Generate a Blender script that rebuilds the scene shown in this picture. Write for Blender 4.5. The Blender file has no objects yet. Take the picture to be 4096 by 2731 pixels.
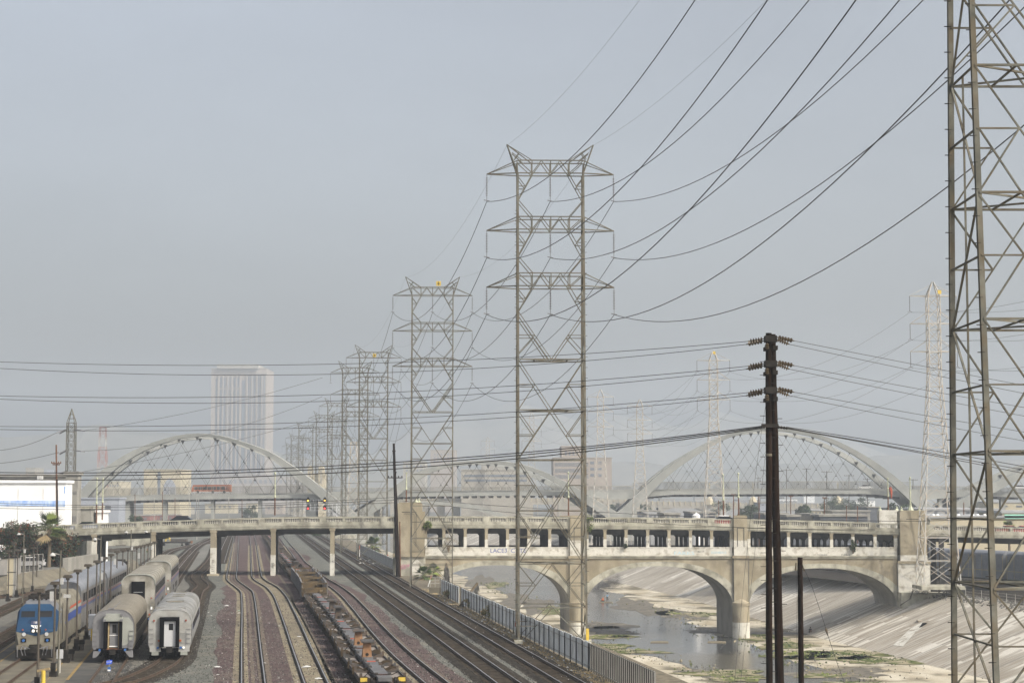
import bpy, math, random
from mathutils import Vector, Matrix
R = random.Random(7)
sc = bpy.context.scene
col = sc.collection
rad = math.radians

# ---------------------------------------------------------------- camera
F = 7395.6            # focal length in photo pixels (65 mm on a 36 mm sensor, 4096 px wide)
CAMZ = 12.1           # camera height above the rails
PITCH = math.atan((1990.0 - 1365.5) / F)
cam_d = bpy.data.cameras.new('camera')
cam_d.lens = 65.0
cam_d.sensor_width = 36.0
cam_d.clip_start = 0.5
cam_d.clip_end = 30000
cam = bpy.data.objects.new('camera', cam_d)
col.objects.link(cam)
cam.location = (0, 0, CAMZ)
cam.rotation_euler = (math.pi / 2 + PITCH, 0, 0)
sc.camera = cam

# ---------------------------------------------------------------- sky, sun, exposure
SUNV = Vector((1.02, -0.74, 1.13)).normalized()
SUN_EL = math.asin(SUNV.z)
SUN_AZ = math.atan2(SUNV.x, SUNV.y)
world = bpy.data.worlds.new('World')
sc.world = world
world.use_nodes = True
nt = world.node_tree
nt.nodes.clear()
wo = nt.nodes.new('ShaderNodeOutputWorld')
bg = nt.nodes.new('ShaderNodeBackground')
sky = nt.nodes.new('ShaderNodeTexSky')
sky.sky_type = 'NISHITA'
sky.sun_disc = False
sky.sun_elevation = SUN_EL
sky.sun_rotation = SUN_AZ
sky.altitude = 100
sky.air_density = 1.0
sky.dust_density = 8.0
sky.ozone_density = 1.0
bg.inputs['Strength'].default_value = 0.145
hs = nt.nodes.new('ShaderNodeHueSaturation'); hs.inputs['Saturation'].default_value = .5
nt.links.new(sky.outputs[0], hs.inputs['Color'])
wtc = nt.nodes.new('ShaderNodeTexCoord'); wn = nt.nodes.new('ShaderNodeTexNoise'); wn.inputs['Scale'].default_value = 3.0; wn.inputs['Detail'].default_value = 5
wmp = nt.nodes.new('ShaderNodeMapping'); wmp.inputs['Scale'].default_value = (1, 1, 3.2)
wr = nt.nodes.new('ShaderNodeMapRange'); wr.inputs[1].default_value = .3; wr.inputs[2].default_value = .7; wr.inputs[3].default_value = .90; wr.inputs[4].default_value = 1.10
wm = nt.nodes.new('ShaderNodeVectorMath'); wm.operation = 'SCALE'      # thin uneven smog in the sky itself
nt.links.new(wtc.outputs['Generated'], wmp.inputs[0]); nt.links.new(wmp.outputs[0], wn.inputs['Vector']); nt.links.new(wn.outputs[0], wr.inputs[0])
nt.links.new(hs.outputs[0], wm.inputs[0]); nt.links.new(wr.outputs[0], wm.inputs['Scale']); nt.links.new(wm.outputs[0], bg.inputs['Color'])
nt.links.new(bg.outputs[0], wo.inputs['Surface'])
sun_d = bpy.data.lights.new('sun', 'SUN')
sun_d.energy = 2.7
sun_d.angle = rad(0.8)
sun_d.color = (1.0, 0.93, 0.80)
sun = bpy.data.objects.new('sun', sun_d)
col.objects.link(sun)
sun.rotation_euler = SUNV.to_track_quat('Z', 'Y').to_euler()
sun.location = (60, -40, 120)
sc.view_settings.view_transform = 'Standard'
sc.view_settings.look = 'None'
sc.view_settings.exposure = 0.55
sc.view_settings.gamma = 1.0

# ---------------------------------------------------------------- photo pixel -> world point
def ray(px, py):
    a = (1365.5 - py) / F
    return Vector(((px - 2048.0) / F, math.cos(PITCH) - a * math.sin(PITCH), math.sin(PITCH) + a * math.cos(PITCH)))
def G(px, py, z=0.0):            # where the sight line meets the level z
    d = ray(px, py); t = (z - CAMZ) / d.z
    return Vector((d.x * t, d.y * t, z))
def D(px, py, Y):                # where the sight line meets the plane at distance Y
    d = ray(px, py); t = Y / d.y
    return Vector((d.x * t, Y, CAMZ + d.z * t))
def XZ(px, py, Y):
    p = D(px, py, Y); return p.x, p.z

# ---------------------------------------------------------------- materials
def mat(name, c, rough=0.8, c2=None, sc1=1.0, stretch=(1, 1, 1), bump=0.0, bsc=None, metal=0.0, c3=None, sc3=8.0, k3=0.5,
        contrast=(0.35, 0.65), emit=None, spec=0.4, wave=None, lo3=0.45, hi3=0.62, detail=6):
    m = bpy.data.materials.new(name); m.use_nodes = True
    t = m.node_tree; N = t.nodes; L = t.links
    b = N['Principled BSDF']
    b.inputs['Roughness'].default_value = rough
    b.inputs['Metallic'].default_value = metal
    b.inputs['Specular IOR Level'].default_value = spec if rough < .78 else .08
    b.inputs['Base Color'].default_value = (*c, 1)
    if c2 or bump or c3 or wave:
        tc = N.new('ShaderNodeTexCoord')
        mp = N.new('ShaderNodeMapping'); mp.inputs['Scale'].default_value = stretch
        L.new(tc.outputs['Object'], mp.inputs['Vector'])
    if c2:
        n = N.new('ShaderNodeTexNoise'); n.inputs['Scale'].default_value = sc1; n.inputs['Detail'].default_value = detail
        n.inputs['Roughness'].default_value = 0.6
        L.new(mp.outputs[0], n.inputs['Vector'])
        r = N.new('ShaderNodeValToRGB')
        r.color_ramp.elements[0].position = contrast[0]; r.color_ramp.elements[0].color = (*c, 1)
        r.color_ramp.elements[1].position = contrast[1]; r.color_ramp.elements[1].color = (*c2, 1)
        L.new(n.outputs[0], r.inputs[0])
        out = r.outputs[0]
        if c3:
            n3 = N.new('ShaderNodeTexNoise'); n3.inputs['Scale'].default_value = sc3; n3.inputs['Detail'].default_value = 5
            L.new(tc.outputs['Object'], n3.inputs['Vector'])
            r3 = N.new('ShaderNodeValToRGB')
            r3.color_ramp.elements[0].position = lo3; r3.color_ramp.elements[0].color = (0, 0, 0, 1)
            r3.color_ramp.elements[1].position = hi3; r3.color_ramp.elements[1].color = (k3, k3, k3, 1)
            L.new(n3.outputs[0], r3.inputs[0])
            mx = N.new('ShaderNodeMix'); mx.data_type = 'RGBA'
            L.new(r3.outputs[0], mx.inputs[0]); L.new(out, mx.inputs[6]); mx.inputs[7].default_value = (*c3, 1)
            out = mx.outputs[2]
        L.new(out, b.inputs['Base Color'])
    hgt = None
    if bump:
        nb = N.new('ShaderNodeTexNoise'); nb.inputs['Scale'].default_value = bsc or sc1 * 4; nb.inputs['Detail'].default_value = 4
        L.new(mp.outputs[0], nb.inputs['Vector']); hgt = nb.outputs[0]
    if wave:
        w = N.new('ShaderNodeTexWave'); w.bands_direction = wave[0]; w.inputs['Scale'].default_value = wave[1]
        L.new(tc.outputs['Object'], w.inputs['Vector']); hgt = w.outputs['Fac']; bump = wave[2]
    if hgt is not None:
        bp = N.new('ShaderNodeBump'); bp.inputs['Strength'].default_value = bump; bp.inputs['Distance'].default_value = 0.05
        L.new(hgt, bp.inputs['Height']); L.new(bp.outputs[0], b.inputs['Normal'])
    if emit:
        b.inputs['Emission Color'].default_value = (*emit[0], 1); b.inputs['Emission Strength'].default_value = emit[1]
    return m

M = {}
M['yard'] = mat('yard_asphalt', (.075, .074, .068), .95, (.125, .122, .11), .12, bump=.6, bsc=3, c3=(.20, .185, .15), sc3=2.2, k3=.5)
M['gravel'] = mat('grey_green_gravel', (.060, .064, .057), .95, (.155, .157, .14), 4.0, bump=1.0, bsc=5, c3=(.22, .205, .165), sc3=.35, k3=.55, lo3=.5, hi3=.72, contrast=(.38, .62))
M['gravel_dark'] = mat('tie_bed_ballast', (.012, .010, .008), .95, (.038, .033, .027), 3.0, bump=.8, bsc=8, c3=(.07, .062, .05), sc3=3, k3=.5)
M['maroon'] = mat('maroon_ballast', (.040, .027, .027), .95, (.115, .083, .080), 4.0, bump=1.0, bsc=5, c3=(.16, .135, .11), sc3=.28, k3=.5, lo3=.5, hi3=.75, contrast=(.36, .64))
M['strip'] = mat('tan_track_panel', (.17, .148, .10), .9, (.235, .205, .145), 1.3, bump=.2, bsc=5, c3=(.11, .085, .065), sc3=.5, k3=.6)
M['strip_worn'] = mat('worn_track_panel', (.08, .06, .052), .9, (.165, .14, .105), 2.2, bump=.3, bsc=5)
M['tie'] = mat('wood_tie', (.020, .016, .012), .95, (.075, .062, .048), 2.0)
M['tie2'] = mat('concrete_tie', (.18, .165, .135), .95, (.28, .255, .20), 2.0)
M['rail'] = mat('rusty_rail', (.040, .027, .018), .7, (.085, .055, .035), 3.0)
M['railtop'] = mat('polished_rail', (.45, .44, .43), .30, metal=.9)
M['asphalt'] = mat('asphalt', (.045, .045, .044), .9, (.085, .083, .078), .35, bump=.3, bsc=6, c3=(.12, .11, .09), sc3=.25, k3=.6)
M['walk'] = mat('tan_walkway', (.10, .09, .068), .9, (.165, .148, .112), .5, bump=.2, bsc=4, c3=(.10, .095, .08), sc3=.35, k3=.6)
M['yellow_line'] = mat('yellow_line', (.27, .18, .06), .8, (.17, .13, .07), 1.5)
M['tan_conc'] = mat('tan_bridge_concrete', (.27, .235, .165), .9, (.35, .31, .23), .35, (1, 1, .30), .35, 3, c3=(.19, .165, .12), sc3=.45, k3=.6, contrast=(.42, .58))
M['grey_conc'] = mat('grey_bridge_concrete', (.32, .31, .25), .9, (.43, .415, .345), .5, (1, 1, .3), .3, 3, c3=(.13, .12, .095), sc3=.6, k3=.6, contrast=(.42, .58))
M['pale_conc'] = mat('whitewashed_concrete', (.48, .465, .41), .85, (.60, .585, .53), .6, (1, 1, .6), .15, 3, c3=(.26, .23, .175), sc3=1.1, k3=.8, lo3=.52, hi3=.68)
M['soffit'] = mat('shaded_dark_concrete', (.028, .028, .029), .9, (.065, .062, .056), .6)  # dark copy of the concrete, shade put into its colour
M['viaduct'] = mat('pale_viaduct_concrete', (.25, .255, .238), .85, (.33, .335, .31), .12, (1, 1, .5), .1, 2, c3=(.22, .225, .21), sc3=.25, k3=.5)
M['bank'] = None
M['bed'] = mat('riverbed_concrete', (.30, .26, .185), .9, (.47, .435, .355), .22, (1, .35, 1), .3, 3, c3=(.085, .075, .05), sc3=.16, k3=.85, lo3=.50, hi3=.62, detail=9)
M['steel'] = mat('weathered_galvanised_steel', (.085, .084, .070), .8, (.165, .163, .138), .9, c3=(.12, .088, .05), sc3=1.3, k3=.5, metal=.0)
M['steel_far'] = mat('grey_galvanised_steel', (.27, .26, .235), .6, (.36, .35, .32), 1.0)
M['steel_white'] = mat('white_painted_steel', (.35, .35, .335), .7, (.44, .44, .42), 1.0, c3=(.45, .33, .20), sc3=1.8, k3=.5)
M['wire'] = mat('dark_wire', (.012, .012, .012), .5)
M['insul'] = mat('grey_insulator', (.16, .16, .17), .35)
M['insul_br'] = mat('brown_insulator', (.075, .055, .030), .3)
M['wood'] = mat('creosoted_wood', (.004, .003, .002), .9, (.019, .010, .006), 5, (1, 1, .08), .6, 8)
M['wood_grey'] = mat('weathered_wood', (.06, .052, .042), .9, (.11, .096, .08), 4, (1, 1, .1), .5, 8)
M['fence'] = mat('grey_fence_board', (.56, .58, .585), .8, (.66, .68, .68), .9, (1, 1, .25), .2, 3, c3=(.36, .35, .31), sc3=.7, k3=.4)
M['mesh_grey'] = mat('grey_wall_panel', (.165, .162, .158), .85, (.22, .21, .195), .8, wave=('X', 4, .5))
M['leaf'] = mat('green_leaf', (.035, .06, .018), .7, (.07, .10, .03), .9)
M['leaf_dark'] = mat('dark_green_leaf', (.014, .022, .011), .7, (.032, .046, .018), 1.0)
M['leaf_light'] = mat('yellow_green_leaf', (.13, .17, .04), .7, (.20, .24, .06), 1.5)
M['leaf_red'] = mat('rusty_blossom', (.14, .035, .018), .7, (.20, .06, .025), 2)
M['leaf_dry'] = mat('dry_leaf', (.09, .088, .082), .85, (.19, .185, .17), 3)
M['straw'] = mat('dry_straw', (.23, .175, .095), .9, (.33, .26, .15), 3)
M['trunk'] = mat('palm_trunk', (.10, .08, .055), .95, (.16, .13, .09), 4)
M['far_tree'] = mat('distant_foliage', (.035, .055, .028), .8, (.06, .085, .04), .3)
M['black'] = mat('rubber_and_shade_black', (.004, .004, .005), .9)  # rubber, also black sheets painting shade in doorways and openings
M['glass'] = mat('dark_glass', (.010, .011, .013), .15, spec=.35)
M['glass_b'] = mat('building_glass', (.13, .15, .18), .3)
M['white'] = mat('white_paint', (.78, .78, .76), .6)
M['white_wall'] = mat('white_warehouse_wall', (.80, .80, .79), .7, (.86, .86, .85), .3, (1, 1, .3))
M['blue_band'] = mat('faded_blue_band', (.16, .33, .72), .7, (.55, .66, .83), .9, (1, 1, .3), contrast=(.38, .58))
M['red'] = mat('red_paint', (.28, .03, .03), .6)
M['orange'] = mat('orange_lens', (.33, .09, .03), .5)
M['orange_paint'] = mat('orange_bus_paint', (.42, .115, .035), .5)
M['yellow'] = mat('yellow_paint', (.62, .44, .05), .6, (.50, .36, .07), 2)
M['lime'] = mat('lime_yellow_paint', (.60, .60, .20), .6)
M['blue_l'] = mat('blue_lens', (.035, .12, .34), .3)
M['blue_sign'] = mat('blue_sign', (.04, .11, .62), .5)
M['loco_blue'] = mat('locomotive_blue', (.014, .040, .086), .8, (.020, .052, .105), 1.2)
M['loco_silver'] = mat('locomotive_silver', (.15, .14, .11), .8, (.21, .20, .165), .8, c3=(.10, .08, .055), sc3=1.0, k3=.5)
M['loco_grey'] = mat('locomotive_roof', (.08, .084, .09), .6, (.13, .134, .14), 1.0)
M['dirt_black'] = mat('grimy_undercarriage', (.012, .011, .010), .85, (.035, .031, .027), 2.5)
M['coach_silver'] = mat('fluted_stainless', (.21, .21, .205), .5, (.30, .30, .29), .9, metal=.35, wave=('Z', 8, .35))
M['coach_plain'] = mat('plain_stainless', (.31, .31, .295), .4, (.40, .40, .385), .9, metal=.2, c3=(.22, .21, .18), sc3=1.0, k3=.5)
M['coach_roof'] = mat('silver_coach_roof', (.16, .16, .155), .6, (.26, .26, .25), 1.2, c3=(.10, .095, .075), sc3=.5, k3=.6)
M['coach_tan'] = mat('brown_coach_roof', (.135, .12, .09), .75, (.18, .163, .13), 1.2, c3=(.11, .095, .07), sc3=.8, k3=.5)
M['coach_grey'] = mat('patched_grey_end', (.13, .13, .137), .6, (.17, .17, .175), 1.2)
M['coach_pale'] = mat('pale_grey_primer', (.22, .23, .205), .6, (.28, .29, .26), 1.0)
M['superliner'] = mat('superliner_steel', (.125, .122, .115), .6, (.18, .172, .165), .8, metal=.3, wave=('Z', 6, .3))
M['super_dirty'] = mat('dirty_superliner_end', (.13, .12, .092), .6, (.22, .208, .18), .9, c3=(.38, .37, .33), sc3=.8, k3=.6)
M['super_roof'] = mat('tan_superliner_roof', (.18, .17, .135), .6, (.23, .215, .18), 1.0)
M['sl_roof_grey'] = mat('blue_grey_superliner_roof', (.13, .14, .158), .7, (.18, .19, .21), .8, wave=('Z', 4, .2))
M['window'] = mat('coach_window', (.012, .012, .013), .25, spec=.3)
M['stripe_blue'] = mat('blue_stripe', (.03, .06, .22), .6)
M['stripe_red'] = mat('red_stripe', (.22, .06, .04), .6)
M['stripe_dk'] = mat('faded_blue_stripe', (.055, .065, .13), .6)
M['flat_steel'] = mat('dark_flatcar_steel', (.035, .034, .033), .75, (.065, .062, .06), 1.3, c3=(.09, .055, .03), sc3=1.6, k3=.6)
M['flat_spine'] = mat('grey_flatcar_spine', (.075, .075, .08), .7, (.12, .12, .12), 1.2)
M['flat_rust'] = mat('rusty_flatcar_beam', (.042, .031, .020), .8, (.07, .052, .032), 1.8)
M['flat_yel'] = mat('ochre_wellcar', (.12, .078, .03), .75, (.075, .055, .028), 1.5, c3=(.035, .03, .024), sc3=1, k3=.6)
M['flat_pale'] = mat('dusty_platform', (.17, .15, .135), .9, (.24, .215, .19), 2.0)
M['hitch_or'] = mat('salmon_hitch', (.21, .115, .06), .8, (.28, .17, .10), 2)
M['hitch_red'] = mat('orange_latch', (.36, .075, .035), .7)
M['wagon_grey'] = mat('grey_well_side', (.13, .13, .135), .8, (.19, .19, .19), 1.2)
M['loco_green'] = mat('autorack_green', (.3, .4, .33), .7)
M['rack'] = mat('autorack_panel', (.15, .16, .17), .6, (.23, .235, .245), .8, wave=('Z', 5, .5))
M['rack_tan'] = mat('autorack_tan', (.29, .24, .15), .7, (.36, .31, .20), .8)
M['lamp_green'] = mat('pale_green_lamp_post', (.36, .38, .26), .6, (.45, .47, .34), 1.5)
M['rust'] = mat('rusty_post', (.07, .035, .022), .85, (.18, .09, .05), 2)
M['post_brown'] = mat('brown_lamp_post', (.05, .041, .032), .7, (.08, .068, .053), 2)
M['cream'] = mat('cream_wall', (.40, .355, .25), .85, (.46, .41, .30), .3)
M['pink'] = mat('pink_beige_wall', (.30, .26, .225), .85, (.34, .30, .26), .2)
M['beige'] = mat('beige_wall', (.29, .27, .23), .85, (.34, .32, .275), .2)
M['greywall'] = mat('grey_concrete_wall', (.23, .22, .195), .9, (.30, .29, .26), .25, (1, 1, .4), c3=(.15, .145, .13), sc3=.4, k3=.5)
M['bluewall'] = mat('blue_grey_wall', (.27, .29, .33), .8, (.31, .33, .37), .2)
M['roof_pale'] = mat('pale_roof', (.26, .265, .27), .8, (.33, .335, .34), .2)
M['roof_dark'] = mat('dark_roof', (.09, .097, .11), .8, (.13, .137, .15), .2)
M['teal'] = mat('teal_panel', (.30, .62, .50), .7)
M['brick'] = mat('brick_red_wall', (.20, .085, .07), .85, (.25, .115, .09), .4)
M['hill'] = mat('chaparral_hill', (.09, .095, .085), .95, (.15, .145, .125), .006, c3=(.20, .19, .165), sc3=.02, k3=.4)
M['farground'] = mat('far_ground', (.115, .113, .102), .95, (.165, .16, .145), .02)
M['car_silver'] = mat('silver_car_paint', (.45, .45, .45), .25, metal=.1)
M['car_black'] = mat('black_car_paint', (.015, .015, .017), .25)
M['car_white'] = mat('white_car_paint', (.75, .75, .74), .3)
M['skin'] = mat('skin', (.35, .21, .15), .6)
M['shirt_blue'] = mat('blue_shirt', (.17, .30, .42), .8)
M['cloth_dark'] = mat('dark_clothes', (.03, .032, .038), .85)
M['litter'] = mat('white_litter', (.50, .50, .48), .7)
M['algae'] = mat('green_algae', (.055, .075, .020), .9, (.110, .118, .045), .5, c3=(.27, .235, .165), sc3=.55, k3=.9, lo3=.46, hi3=.56)
M['graf_blue'] = mat('blue_spray_paint', (.08, .11, .30), .7)
M['graf_cyan'] = mat('pale_blue_spray_paint', (.38, .55, .62), .7)
M['graf_pink'] = mat('magenta_spray_paint', (.48, .10, .24), .7)
M['graf_black'] = mat('black_spray_paint', (.03, .03, .03), .7)
M['lamp_am'] = mat('lit_amber_signal', (1, .45, .05), .4, emit=((1, .42, .05), 3))
M['lamp_red'] = mat('lit_red_signal', (1, .05, .04), .4, emit=((1, .04, .04), 2.5))
M['flame'] = mat('flame', (.35, .12, .05), .8, emit=((1, .28, .08), .22))
M['shaded_parapet'] = mat('shaded_far_parapet', (.09, .086, .075), .9, (.14, .133, .115), .7)  # concrete darkened to paint the shade seen between the balusters
M['box_white'] = mat('dusty_white_box', (.38, .38, .37), .8)
M['slot'] = mat('dark_flangeway', (.012, .011, .010), .95, (.03, .027, .023), 4)  # dark tone for the strips along the rails
M['aluminium'] = mat('bare_aluminium', (.55, .56, .57), .4, metal=.3)

# ---------------------------------------------------------------- mesh builder
class MB:
    def __init__(s): s.v = []; s.f = []; s.m = []
    def add(s, vs, fs, mi=0):
        o = len(s.v); s.v += [tuple(v) for v in vs]
        for f in fs: s.f.append(tuple(i + o for i in f)); s.m.append(mi)
        return s
    def quad(s, a, b, c, d, mi=0): return s.add([a, b, c, d], [(0, 1, 2, 3)], mi)
    def box(s, x0, x1, y0, y1, z0, z1, mi=0):
        return s.add([(x0, y0, z0), (x1, y0, z0), (x1, y1, z0), (x0, y1, z0), (x0, y0, z1), (x1, y0, z1), (x1, y1, z1), (x0, y1, z1)],
                     [(0, 3, 2, 1), (4, 5, 6, 7), (0, 1, 5, 4), (1, 2, 6, 5), (2, 3, 7, 6), (3, 0, 4, 7)], mi)
    def rbox(s, cx, cy, z0, z1, sx, sy, rz=0, mi=0):
        c, n = math.cos(rz), math.sin(rz); P = []
        for z in (z0, z1):
            for dx, dy in ((-sx/2, -sy/2), (sx/2, -sy/2), (sx/2, sy/2), (-sx/2, sy/2)):
                P.append((cx + dx*c - dy*n, cy + dx*n + dy*c, z))
        return s.add(P, [(0, 3, 2, 1), (4, 5, 6, 7), (0, 1, 5, 4), (1, 2, 6, 5), (2, 3, 7, 6), (3, 0, 4, 7)], mi)
    def bar(s, p, q, w, h=None, mi=0):
        p = Vector(p); q = Vector(q); d = q - p
        if d.length < 1e-6: return s
        d.normalize(); h = h or w
        up = Vector((0, 0, 1)) if abs(d.z) < .95 else Vector((0, 1, 0))
        a = d.cross(up).normalized() * (w/2); b = a.cross(d).normalized() * (h/2)
        P = [p-a-b, p+a-b, p+a+b, p-a+b, q-a-b, q+a-b, q+a+b, q-a+b]
        return s.add(P, [(3, 2, 1, 0), (4, 5, 6, 7), (0, 1, 5, 4), (1, 2, 6, 5), (2, 3, 7, 6), (3, 0, 4, 7)], mi)
    def angle(s, p, q, w, mi=0, t=.12):     # an L shaped angle iron
        p = Vector(p); q = Vector(q); d = (q-p).normalized()
        s.bar(p, q, w, w*t*1.4, mi)
        up = Vector((0, 0, 1)) if abs(d.z) < .95 else Vector((0, 1, 0))
        a = d.cross(up).normalized() * (w/2); b = a.cross(d).normalized() * (w/2)
        return s.bar(p+a*.9+b, q+a*.9+b, w*t*1.4, w, mi)
    def tube(s, pts, r, n=6, mi=0, caps=True):
        pts = [Vector(p) for p in pts]; rr = r if isinstance(r, (list, tuple)) else [r]*len(pts)
        o = len(s.v); k = len(pts)
        for i, p in enumerate(pts):
            d = (pts[min(i+1, k-1)] - pts[max(i-1, 0)])
            if d.length < 1e-9: d = Vector((0, 0, 1))
            d.normalize(); up = Vector((0, 0, 1)) if abs(d.z) < .95 else Vector((0, 1, 0))
            a = d.cross(up).normalized(); b = a.cross(d)
            for j in range(n):
                t = 2*math.pi*j/n; s.v.append(tuple(p + (a*math.cos(t) + b*math.sin(t))*rr[i]))
        for i in range(k-1):
            for j in range(n):
                s.f.append((o+i*n+j, o+i*n+(j+1) % n, o+(i+1)*n+(j+1) % n, o+(i+1)*n+j)); s.m.append(mi)
        if caps:
            s.f.append(tuple(o+j for j in reversed(range(n)))); s.m.append(mi)
            s.f.append(tuple(o+(k-1)*n+j for j in range(n))); s.m.append(mi)
        return s
    def lathe(s, prof, cx=0, cy=0, cz=0, n=10, mi=0):
        o = len(s.v)
        for r, z in prof:
            for j in range(n):
                t = 2*math.pi*j/n; s.v.append((cx + r*math.cos(t), cy + r*math.sin(t), cz + z))
        for i in range(len(prof)-1):
            for j in range(n):
                s.f.append((o+i*n+j, o+i*n+(j+1) % n, o+(i+1)*n+(j+1) % n, o+(i+1)*n+j)); s.m.append(mi)
        s.f.append(tuple(o+j for j in reversed(range(n)))); s.m.append(mi)
        s.f.append(tuple(o+(len(prof)-1)*n+j for j in range(n))); s.m.append(mi)
        return s
    def extrude(s, poly, y0, y1, sh=(0, 0), mi=0, caps=True):     # (x,z) outline carried from y0 to y1
        n = len(poly); P = [(x, y0, z) for x, z in poly] + [(x+sh[0], y1, z+sh[1]) for x, z in poly]
        fs = [(i, (i+1) % n, n+(i+1) % n, n+i) for i in range(n)]
        if caps: fs += [tuple(range(n))[::-1], tuple(range(n, 2*n))]
        return s.add(P, fs, mi)
    def cyl_x(s, cx, cy, cz, r, L, n=12, mi=0):
        return s.tube([(cx-L/2, cy, cz), (cx+L/2, cy, cz)], r, n, mi)
    def build(s, name, mats, parent=None, smooth=False, loc=None, rz=0):
        me = bpy.data.meshes.new(name); me.from_pydata(s.v, [], s.f)
        if not isinstance(mats, (list, tuple)): mats = [mats]
        for m in mats: me.materials.append(m)
        if len(mats) > 1: me.polygons.foreach_set('material_index', s.m)
        if smooth: me.polygons.foreach_set('use_smooth', [True]*len(s.f))
        me.update()
        o = bpy.data.objects.new(name, me); col.objects.link(o)
        if parent: o.parent = parent
        if loc is not None: o.location = loc
        if rz: o.rotation_euler = (0, 0, rz)
        return o

def tag(o, label=None, cat=None, group=None, kind=None):
    if label: o['label'] = label
    if cat: o['category'] = cat
    if group: o['group'] = group
    if kind: o['kind'] = kind
    return o
def thing(name, label, cat, loc=(0, 0, 0), rz=0, group=None):
    o = bpy.data.objects.new(name, None); col.objects.link(o)
    o.location = loc; o.rotation_euler = (0, 0, rz); o.empty_display_size = .5
    return tag(o, label, cat, group)
def kids(o): return [c for c in bpy.data.objects if c.parent == o]
KC = {}
def dup(root, loc, rz=0, label=None, group=None, scale=None):
    if root.name not in KC: KC[root.name] = [(c, kids(c)) for c in kids(root)]
    r = root.copy(); col.objects.link(r); r.location = loc; r.rotation_euler = (0, 0, rz)
    if label: r['label'] = label
    if group: r['group'] = group
    if scale: r.scale = (scale,)*3
    for ch, gs in KC[root.name]:
        c = ch.copy(); col.objects.link(c); c.parent = r
        for g in gs:
            d = g.copy(); col.objects.link(d); d.parent = c
    return r
def text(name, body, size, m, parent, loc, rot=(math.pi/2, 0, 0), ext=.006, width=1.0):
    cu = bpy.data.curves.new(name, 'FONT'); cu.body = body; cu.size = size; cu.extrude = ext; cu.align_x = 'CENTER'; cu.align_y = 'CENTER'
    cu.resolution_u = 3
    to = bpy.data.objects.new('tmp', cu); col.objects.link(to)
    bpy.context.view_layer.update()
    me = bpy.data.meshes.new_from_object(to.evaluated_get(bpy.context.evaluated_depsgraph_get()))
    bpy.data.objects.remove(to); me.name = name; me.materials.clear(); me.materials.append(m)
    o = bpy.data.objects.new(name, me); col.objects.link(o); o.parent = parent; o.location = loc; o.rotation_euler = rot
    o.scale = (width, 1, 1)
    return o
def smooth_line(P, step=3.0):      # Catmull-Rom through world points, resampled
    P = [Vector(p) for p in P]; P = [P[0]*2-P[1]] + P + [P[-1]*2-P[-2]]; out = []
    for i in range(1, len(P)-2):
        a, b, c, d = P[i-1], P[i], P[i+1], P[i+2]; n = max(2, int((c-b).length/step))
        ta = max((b-a).length, .1)**.5; tb = max((c-b).length, .1)**.5; tcx = max((d-c).length, .1)**.5
        m1 = (c-b) + tb*((b-a)/ta - (c-a)/(ta+tb)); m2 = (c-b) + tb*((d-c)/tcx - (d-b)/(tb+tcx))
        for k in range(n):
            t = k/n
            out.append((2*t**3-3*t*t+1)*b + (t**3-2*t*t+t)*m1 + (-2*t**3+3*t*t)*c + (t**3-t*t)*m2)
    out.append(P[-2]); return out
def offset(line, o):
    r = []
    for i, p in enumerate(line):
        d = line[min(i+1, len(line)-1)] - line[max(i-1, 0)]; d.z = 0; d.normalize()
        r.append(Vector((p.x + d.y*o, p.y - d.x*o, p.z)))
    return r
def strip(mb, line, o0, o1, z, mi=0):
    a = offset(line, o0); b = offset(line, o1)
    for i in range(len(line)-1):
        mb.quad((a[i].x, a[i].y, z), (b[i].x, b[i].y, z), (b[i+1].x, b[i+1].y, z), (a[i+1].x, a[i+1].y, z), mi)
    return mb
def poly(name, pts, z, m, kind='structure', label=None, cat=None):
    mb = MB(); mb.add([(p[0], p[1], z) for p in pts], [tuple(range(len(pts)))])
    return tag(mb.build(name, m), label, cat, None, kind)
RIV = -0.1405                      # the river, tracks and power line all run along this slope (x per metre of y)
RZ = math.atan(-RIV)
def fence_x(Y): return 23.87 + RIV*Y
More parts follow.
